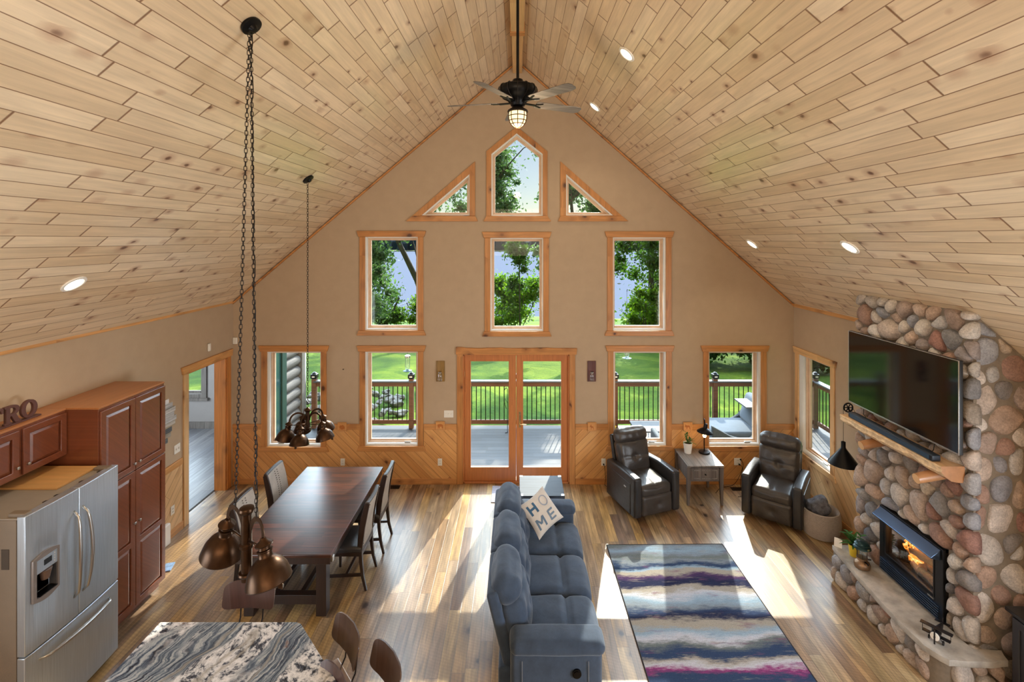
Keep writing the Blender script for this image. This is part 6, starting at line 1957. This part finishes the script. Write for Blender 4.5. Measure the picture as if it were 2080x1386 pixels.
for b, a in zip(ys2, ys2[1:]):
    bm = NB(); box(bm, -.07, .07, a, b, 1.018, 1.05); obj('cap_rail', bm, m_railcap, rs, bevel=.003)
    bm = NB(); box(bm, -.02, .02, a + .05, b - .05, .92, 1.018); obj('top_rail', bm, m_rail, rs)
    bm = NB(); box(bm, -.02, .02, a + .05, b - .05, .09, .18); obj('bottom_rail', bm, m_rail, rs)
    n = int((b - a - .1) / .105)
    for i in range(n):
        y = a + .05 + (b - a - .1) * (i + .5) / n
        bm = NB(); cyl(bm, (0, y, .18), (0, y, .92), .010, n=8, caps=False); obj('baluster', bm, m_black, rs, smooth=60)

# log siding of the side room seen through the first window
bm = NB()
m_logs = planks('grey_log_siding', (0, 1, 0), (0, 0, 1), .22, 6, [(116, 112, 110), (104, 100, 98)], groove=.0001, gend=.0001, knots=1, rough=.7, grain=.5)
for i in range(14):
    z = -.5 + i * .225
    cyl(bm, (LX - .0 + .03, GY + T + .012, z), (LX + .03, 10.25, z), .122, n=20)
struct(obj('wall_log_siding', bm, m_logs, smooth=40))
bm = NB(); box(bm, LX - .1, LX + .17, 10.22, 10.36, -.6, 2.7); struct(obj('trim_10', bm, m_weath))
m_green = plain('dark_green_trim', (30, 60, 54), .5, var=.08)
w = empty('window_13', (LX + .15, 0, 0), kind='structure')
bm = NB(); box(bm, -.02, .06, 9.28, 9.46, .0, 2.5); box(bm, -.02, .06, 8.35, 9.46, 2.4, 2.5); box(bm, -.02, .06, 8.35, 8.45, .0, 2.5); obj('casing', bm, m_green, w, bevel=.004)
bm = NB(); box(bm, -.01, .03, 8.45, 9.28, .1, 2.4); obj('pane', bm, plain('dark_teal_glass', (40, 78, 82), .12, var=.05), w)

# lawn, lake, far shore
def grass_mat():
    t = NT('grass_painted_dapples'); P = t.obj()
    a = t.noise(P, .42, 5, .65, .8); b = t.noise(P, 14, 5, .7)
    c = t.ramp(a, [(.3, lin((48, 82, 28))), (.5, lin((84, 114, 34))), (.68, lin((124, 144, 44)))])  # wide dark and yellow patches put sun dapples into the grass colour
    m = t.mapr(b, .25, .75, .62, 1.25); c = t.mix(1, c, t.comb(m, m, m), 'MULTIPLY')
    t.set(c, .9, 0, .1); t.bump(b, .6, .05); return t.m
m_grass = grass_mat()
def ground_z(x, y):
    return -.50 - .052 * max(0, y - 9) + .10 * sin(x * .35 + y * .21) * min(1, max(0, (y - 11) / 4))
bm = NB(); NX_, NY_ = 60, 50; g = []
for i in range(NX_ + 1):
    col_ = []
    for j in range(NY_ + 1):
        x = -45 + 90 * i / NX_; y = -6 + 44 * j / NY_
        col_.append(bm.verts.new((x, y, ground_z(x, y) - (1.2 if j == NY_ else 0))))
    g.append(col_)
for i in range(NX_):
    for j in range(NY_): bm.faces.new((g[i][j], g[i + 1][j], g[i + 1][j + 1], g[i][j + 1]))
o = struct(obj('ground_lawn', bm, m_grass, smooth=179))
t = NT('lake_water'); P = t.obj(); t.set(lin((98, 104, 120)), .5, 0, 0); t.bump(t.noise(P, 1.2, 4, .6), .15, .05)
bm = NB(); box(bm, -260, 260, 36, 275, -3.2, -2.9); struct(obj('ground_lake', bm, t.m))
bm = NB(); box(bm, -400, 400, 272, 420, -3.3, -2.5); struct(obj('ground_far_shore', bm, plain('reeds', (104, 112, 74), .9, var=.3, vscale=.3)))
rng = random.Random(77)
bm = NB()
for i in range(420):
    x = rng.uniform(-170, 170); y = rng.uniform(282, 330); h = rng.uniform(7, 14); r = rng.uniform(2.5, 5)
    n = 7; base = [bm.verts.new((x + r * cos(2 * pi * k2 / n), y + r * sin(2 * pi * k2 / n), -2.4)) for k2 in range(n)]
    mid = [bm.verts.new((x + r * .8 * rng.uniform(.7, 1.2) * cos(2 * pi * k2 / n), y + r * .8 * sin(2 * pi * k2 / n), -2.4 + h * .55)) for k2 in range(n)]
    tp = bm.verts.new((x, y, -2.4 + h))
    for k2 in range(n):
        l = (k2 + 1) % n; bm.faces.new((base[k2], base[l], mid[l], mid[k2])); bm.faces.new((mid[k2], mid[l], tp))
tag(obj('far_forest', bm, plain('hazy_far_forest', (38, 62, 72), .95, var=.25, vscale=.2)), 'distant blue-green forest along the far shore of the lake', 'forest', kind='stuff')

# trees of real leaves
def leaf_cloud(name, blobs, n, size, mat, seed, parent=None):
    r = np.random.default_rng(seed)
    w = np.array([b[3] * b[4] * b[5] for b in blobs]) ** .85; w = w / w.sum()
    idx = r.choice(len(blobs), n, p=w)
    B = np.array(blobs)[idx]
    d = r.normal(size=(n, 3)); d /= np.linalg.norm(d, axis=1)[:, None]
    rad = np.abs(r.normal(0, .62, n))
    # clumping
    c = B[:, :3] + d * rad[:, None] * B[:, 3:6]
    c += r.normal(size=(n, 3)) * .06
    a = r.normal(size=(n, 3)); a /= np.linalg.norm(a, axis=1)[:, None]
    b = np.cross(a, r.normal(size=(n, 3))); b /= np.linalg.norm(b, axis=1)[:, None]
    s = size * r.uniform(.6, 1.3, n)[:, None]
    v = np.stack([c - a * s, c + b * s * .55, c + a * s, c - b * s * .55], 1).reshape(-1, 3)
    me = bpy.data.meshes.new(name)
    me.vertices.add(4 * n); me.vertices.foreach_set('co', v.astype(np.float32).ravel())
    me.loops.add(4 * n); me.loops.foreach_set('vertex_index', np.arange(4 * n, dtype=np.int32))
    me.polygons.add(n); me.polygons.foreach_set('loop_start', np.arange(0, 4 * n, 4, dtype=np.int32)); me.polygons.foreach_set('loop_total', np.full(n, 4, dtype=np.int32))
    me.update(calc_edges=True); me.validate()
    return finish(name, me, mat, parent)
m_lf1 = leafmat('tree_leaf', (40, 68, 30), (82, 112, 42), .45)
m_lf2 = leafmat('bush_leaf', (66, 104, 28), (122, 150, 46), .5)
m_lf3 = leafmat('dark_tree_leaf', (36, 64, 30), (76, 106, 46), .45)
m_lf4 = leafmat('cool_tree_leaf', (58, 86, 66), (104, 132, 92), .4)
m_barkt = plain('tree_bark', (86, 76, 66), .9, var=.3, vscale=5, bump=.8, bscale=14)
def tree(base, trunk, blobs, n, size, mat, seed, label, tr=.16, branches=()):
    x, y = base; z = ground_z(x, y)
    t = empty('tree', (x, y, z - .05), 0, label, 'tree')
    l = t.location
    bm = NB(); P_ = [Vector(p) - l for p in [(x, y, z - .1)] + trunk]
    tube(bm, P_, tr, 10, rs=[tr * (1 - .75 * i / (len(P_) - 1)) for i in range(len(P_))])
    obj('trunk', bm, m_barkt, t, smooth=179)
    for br_ in branches:
        bm = NB(); P_ = [Vector(p) - l for p in br_]; tube(bm, P_, tr * .4, 7, rs=[tr * .42 * (1 - .8 * i / (len(P_) - 1)) for i in range(len(P_))]); obj('branch', bm, m_barkt, t, smooth=179)
    leaf_cloud('crown', [(b[0] - l.x, b[1] - l.y, b[2] - l.z, b[3], b[4], b[5]) for b in blobs], n, size, mat, seed, t)
    return t
rb = random.Random(31)
def blobs(cx, cy, z0, z1, rx, ry, n, r0=.5, r1=1.1):
    out = []
    for i in range(n):
        u = rb.random(); z = z0 + (z1 - z0) * u; k = sin(pi * (0.12 + .80 * u)) ** .6
        a = rb.uniform(0, 6.28); q = rb.uniform(.1, 1) ** .6
        r = rb.uniform(r0, r1)
        out.append((cx + rx * k * q * cos(a), cy + ry * k * q * sin(a), z, r, r, r * .75))
    return out
# leaning tree whose trunk crosses the left middle window
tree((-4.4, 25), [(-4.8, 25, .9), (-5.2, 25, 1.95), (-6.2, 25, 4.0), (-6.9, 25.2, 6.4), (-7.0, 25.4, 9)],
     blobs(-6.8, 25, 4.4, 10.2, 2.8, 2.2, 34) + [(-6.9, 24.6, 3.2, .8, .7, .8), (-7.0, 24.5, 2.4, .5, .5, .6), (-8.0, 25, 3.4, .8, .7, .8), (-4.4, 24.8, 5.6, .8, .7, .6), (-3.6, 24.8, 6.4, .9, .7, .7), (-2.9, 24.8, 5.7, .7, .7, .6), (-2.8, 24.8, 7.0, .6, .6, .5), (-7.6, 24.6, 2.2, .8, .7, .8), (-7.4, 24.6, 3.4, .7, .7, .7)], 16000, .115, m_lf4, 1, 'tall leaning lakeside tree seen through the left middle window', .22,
     [[(-4.95, 25, 1.4), (-5.1, 25, 2.8), (-5.5, 25, 4.3)], [(-6.5, 25, 5), (-5.2, 24.6, 6.3), (-4.0, 24.5, 7.2)]])
# misty trees at its left
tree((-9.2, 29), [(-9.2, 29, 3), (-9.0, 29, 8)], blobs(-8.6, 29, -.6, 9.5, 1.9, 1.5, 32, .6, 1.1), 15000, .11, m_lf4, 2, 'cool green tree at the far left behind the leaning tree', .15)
# top window tree, left side
tree((-1.6, 24.0), [(-1.55, 24, 3), (-1.5, 24, 6), (-1.2, 24, 10)], blobs(-1.3, 24, 4.9, 10.5, 1.0, 1.5, 30, .5, .95) + [(-.2, 24, 6.1, .35, .4, .25), (-.3, 24, 7.3, .3, .4, .3), (.0, 24, 6.9, .35, .4, .2), (-.4, 24, 5.2, .5, .5, .4)], 14000, .09, m_lf4, 3, 'tree with sky beside it, seen through the peaked top window', .13,
     [[(-1.5, 24, 6.4), (-.6, 24, 7.6), (.3, 24, 8.6), (.9, 24, 8.9)]])
# slender birch in the middle window
tree((.15, 27), [(.12, 27, 1.5), (.1, 27, 3.2), (.05, 27, 4.6)], blobs(.1, 27, 1.4, 4.4, .8, .7, 16, .25, .5), 3600, .09, m_lf1, 4, 'slender young tree seen through the center middle window', .06)
# right of centre: overhanging sparse branches
tree((3.3, 23.5), [(3.2, 23.5, 2), (2.7, 23.5, 5), (2.3, 23.5, 9.5)], blobs(3.4, 23.5, 4.6, 10, 1.9, 1.6, 26, .35, .8) + [(1.3, 23.6, 2.9, .45, .5, .35), (1.0, 23.6, 3.5, .4, .5, .3), (1.35, 23.6, 2.2, .4, .4, .4), (1.0, 23.5, 8.4, .3, .3, .3), (1.2, 23.5, 6.2, .3, .3, .3)], 15000, .10, m_lf4, 5, 'lakeside tree with low branches right of center', .16,
     [[(2.8, 23.5, 4.6), (1.9, 23.5, 3.2), (1.1, 23.6, 4.2), (.2, 23.6, 4.9)], [(2.6, 23.5, 6), (3.6, 23.5, 6.8), (4.6, 23.5, 7.6)]])
# dense tree filling the right middle window
tree((7.2, 26), [(7.2, 26, 3), (6.9, 26, 9)], blobs(7.0, 26, -.6, 9.6, 2.2, 2.0, 44, .6, 1.15), 22000, .11, m_lf1, 6, 'dense leafy tree seen through the right middle window', .2,
     [[(7.2, 26, 2.5), (8.2, 25.8, 4.0), (9.5, 25.6, 4.6)]])
tree((12.5, 25), [(12.5, 25, 3), (12.3, 25, 8)], blobs(12.3, 25, .5, 9, 2.2, 2.0, 26, .7, 1.2), 8000, .15, m_lf1, 7, 'broad tree standing right of the dense tree', .2)
# bushes on the shore
def bush(cx, cy, h, rx, n, mat, seed, label, size=.10, group='bushes on the lake shore'):
    z = ground_z(cx, cy)
    t = empty('bush', (cx, cy, z), 0, label, 'bush', group)
    bm = NB()
    for i in range(5):
        a = rb.uniform(0, 6.28); tube(bm, [(0, 0, -.05), (.3 * rx * cos(a), .3 * rx * sin(a), h * .35), (.6 * rx * cos(a), .6 * rx * sin(a), h * .75)], .025, 5)
    obj('stems', bm, m_barkt, t)
    bl = []
    for i in range(18):
        a = rb.uniform(0, 6.28); q = rb.random() ** .5; zz = rb.uniform(.12, .86); k = (1 - (zz - .35) ** 2 * 1.3)
        bl.append((rx * q * k * .8 * cos(a), rx * q * k * .8 * sin(a), h * zz, rx * .3, rx * .3, h * .15))
    leaf_cloud('foliage', bl, n, size, mat, seed, t)
    return t
bush(.1, 29.0, 3.5, 2.3, 14000, m_lf2, 11, 'big bright green bush in front of the lake, center middle window')
bush(-6.2, 31.5, 2.3, 1.7, 5500, m_lf2, 12, 'bright green bush right of the leaning trunk by the lake')
bush(-8.6, 31, 2.6, 1.7, 5500, m_lf1, 13, 'darker bush at the left of the lake shore')
bush(-11, 31, 3.0, 2.2, 4500, m_lf4, 14, 'bush at the far left end of the lake shore')
bush(6.4, 24.2, 2.9, 1.5, 6500, m_lf2, 15, 'bright bush at the foot of the dense right tree')
bush(8.6, 24.4, 2.9, 1.6, 6500, m_lf1, 16, 'green bush right of the bright bush under the dense tree')
bush(3.2, 30, 2.2, 1.6, 4000, m_lf1, 17, 'low green bush between the center and right middle windows')
bush(-3.2, 30.5, 2.0, 1.5, 4000, m_lf2, 18, 'low bright bush between the left and center middle windows')
for i, (x, y) in enumerate(((7.4, 20.0), (9.4, 19.3), (11.4, 18.6), (13.6, 17.8))):
    bush(x, y, 2.6, 1.5, 6500, m_lf3, 30 + i, ('dark green hedge bush left in the corner window', 'dark green hedge bush in the middle of the corner window', 'dark green hedge bush right in the corner window', 'dark green hedge bush beyond the side window')[i], .10, 'hedge bushes beyond the deck')

# rocks by the deck
m_rock = plain('landscape_rock', (132, 130, 126), .8, var=.4, vscale=4, bump=.6, bscale=12)
prot = []
for k2 in range(4):
    bm = NB(); rbox(bm, (0, 0, 0), (1, .75, .6), .28, k=4, fn=lambda p, k2=k2: p * (1 + .6 * mnoise.noise(p * 2.6 + Vector((k2 * 7, 0, 0)))))
    o = obj('landscape_rock', bm, m_rock, None, smooth=60); prot.append(o)
n = 0
for i in range(90):
    a = rng.uniform(0, 1); b = rng.uniform(0, 1)
    y = 11.3 + 3.2 * a; xe = -3.05 - .55 * abs(a - .55) * 2; x = xe - 2.6 * b
    s = rng.uniform(.15, .34)
    o = prot[i] if i < 4 else prot[i % 4].copy()
    if i >= 4: C.objects.link(o)
    o.location = (x, y, ground_z(x, y) + s * .15 + .45 * min(1, (xe - x) / 1.2)); o.scale = (s * rng.uniform(.8, 1.2), s * rng.uniform(.7, 1.1), s * rng.uniform(.7, 1.0))
    o.rotation_euler = (rng.uniform(-.3, .3), rng.uniform(-.3, .3), rng.uniform(0, 6))
    tag(o, 'grey boulder in the rock pile beyond the left end of the deck railing', 'rock', 'rocks in the pile beyond the deck')

# deck things -----------------------------------------------------------------
m_wick = plain('grey_wicker', (62, 70, 76), .7, var=.3, vscale=70, bump=1.0, bscale=110)
m_cush = fabric('outdoor_cushion', (84, 96, 110), .1)
# wicker lounge seat beyond the corner window, facing left
ws_ = empty('wicker_armchair', (4.38, 9.65, DZ_), R(0), 'grey wicker outdoor armchair with pale cushions outside the corner window', 'armchair')
def side_arm(y):
    pr = [(-.62, .0), (.48, .0), (.60, .66), (.46, .70), (.22, .42), (-.02, .30), (-.30, .36), (-.62, .52)]
    return plate('arm', [pr], .09, Matrix.Translation((0, y, .0)) @ MXZ(0), m_wick, ws_, bevel=.02)
side_arm(-.42); side_arm(.42)
bm = NB(); rbox(bm, (-.06, 0, .18), (1.0, .80, .22), .03, k=4); obj('seat_base', bm, m_wick, ws_, smooth=179)
bm = NB(); rbox(bm, (.50, 0, .48), (.10, .84, .56), .04, rot=Matrix.Rotation(R(16), 3, 'Y'), k=5); obj('backrest', bm, m_wick, ws_, smooth=179)
bm = NB(); rbox(bm, (-.10, 0, .33), (.92, .74, .12), .05, (0, 0, .02), k=6); obj('seat_cushion', bm, m_cush, ws_, smooth=179)
bm = NB(); rbox(bm, (.34, 0, .60), (.18, .70, .48), .07, (.04, 0, 0), Matrix.Rotation(R(18), 3, 'Y'), k=8); obj('back_cushion', bm, m_cush, ws_, smooth=179)
ws_.scale = (1.1, 1.1, 1.22)
# low table and second seat outside the fourth window
ct = empty('outdoor_coffee_table', (2.75, 9.75, DZ_), 0, 'low grey outdoor table outside the window behind the left recliner', 'table')
bm = NB(); box(bm, -.42, .42, -.28, .28, .38, .41); obj('tabletop', bm, m_railcap, ct, bevel=.004)
for sx in (-1, 1):
    for sy in (-1, 1):
        bm = NB(); box(bm, sx * .38 - .02, sx * .38 + .02, sy * .25 - .02, sy * .25 + .02, 0, .38); obj('leg', bm, m_wick, ct)
w2 = empty('wicker_armchair', (2.95, 8.95, DZ_), 0, 'dark wicker outdoor armchair seen from behind, outside the window behind the left recliner', 'armchair')
bm = NB(); rbox(bm, (0, -.24, .36), (.74, .10, .70), .04, k=5); obj('backrest', bm, m_wick, w2, smooth=179)
bm = NB(); rbox(bm, (0, .10, .20), (.70, .62, .24), .04, k=5); obj('seat_base', bm, m_wick, w2, smooth=179)
for s in (-1, 1):
    bm = NB(); rbox(bm, (s * .33, .08, .30), (.10, .62, .50), .04, k=5); obj('arm', bm, m_wick, w2, smooth=179)
bm = NB(); rbox(bm, (0, -.10, .52), (.58, .16, .44), .06, (0, .04, 0), Matrix.Rotation(R(8), 3, 'X'), k=6); obj('back_cushion', bm, plain('teal_grey_cushion', (88, 112, 124), .85), w2, smooth=179)
bm = NB(); rbox(bm, (0, .14, .36), (.56, .52, .11), .04, (0, 0, .02), k=6); obj('seat_cushion', bm, m_cush, w2, smooth=179)
bm = NB(); lathe(bm, [(.055, 0), (.07, .13), (.066, .13), (.05, .01), (0, .01)], 20); o = obj('yellow_bucket', bm, m_yel); o.location = (2.07, 10.45, DZ_ + .001)
tag(o, 'small yellow pot on the deck by the railing', 'pot')
# grill with side shelf
gr = empty('outdoor_grill', (5.05, 9.60, DZ_), 0, 'grey outdoor grill with a flat side shelf outside the corner window', 'grill')
bm = NB(); box(bm, -.10, .55, -.28, .28, .08, .86); obj('cart', bm, plain('grill_cart', (98, 110, 116), .4, .4), gr, bevel=.01)
bm = NB(); rbox(bm, (.22, 0, 1.02), (.66, .56, .32), .12, k=5); obj('lid', bm, m_black, gr, smooth=50)
bm = NB(); box(bm, -.62, -.10, -.26, .26, .90, .93); obj('side_shelf', bm, m_railcap, gr, bevel=.006)
bm = NB(); rbox(bm, (-.16, -.10, 1.10), (.10, .10, .30), .04, k=4); obj('gas_bottle_cover', bm, plain('pale_green_cover', (186, 198, 150), .6), gr, smooth=60)
bm = NB(); box(bm, -.30, -.10, -.24, .24, .60, .62); obj('lower_shelf', bm, m_railcap, gr)
# hummingbird feeders
def feeder(x, y, z, lab):
    t = empty('bird_feeder', (x, y, z), 0, lab, 'bird feeder', 'hummingbird feeders outside the windows')
    bm = NB(); lathe(bm, [(.015, .0), (.08, .012), (.084, .022), (.05, .032), (.02, .045), (0, .05)], 24); obj('base', bm, m_teal, t, smooth=50)
    bm = NB(); lathe(bm, [(.022, .045), (.045, .08), (.048, .16), (.040, .22), (.048, .25), (.03, .27)], 24, caps=False); obj('bottle', bm, glass('feeder_glass', (.88, .94, .96), .2), t, smooth=179)
    bm = NB(); lathe(bm, [(.034, .26), (.05, .27), (.05, .30), (.02, .32), (0, .322)], 24); obj('cap', bm, m_chrome, t, smooth=50)
    bm = NB(); cyl(bm, (0, 0, .32), (0, 0, 1.25), .0025, n=5); obj('hanging_wire', bm, m_black, t)
    bm = NB(); tube(bm, [(0, 0, 1.25), (0, -.04, 1.30), (0, -(y - GY - T), 1.32)], .006, 6); obj('wall_bracket', bm, m_black, t)
feeder(-2.05, 9.0, 1.60, 'clear bottle hummingbird feeder hanging outside the second window')
feeder(2.02, 8.9, 1.86, 'clear bottle hummingbird feeder at the top of the window behind the left recliner')
bm = NB(); pts = [(-.215, 10.45, DZ_), (-.215, 10.45, .35), (-.215, 10.45, .80)] + [(-.215 - .03 + .03 * cos(R(a)), 10.45, .80 + .05 * sin(R(a))) for a in range(20, 200, 30)]
tube(bm, pts, .007, 6); tube(bm, [(-.215, 10.45, .52), (-.26, 10.45, .62), (-.27, 10.45, .50), (-.24, 10.45, .40)], .006, 6); tube(bm, [(-.215, 10.45, DZ_), (-.26, 10.40, DZ_ + .008)], .006, 6)
tag(obj('garden_hook', bm, m_black, smooth=179), 'thin black curled garden hook on the deck behind the left door glass', 'hook')
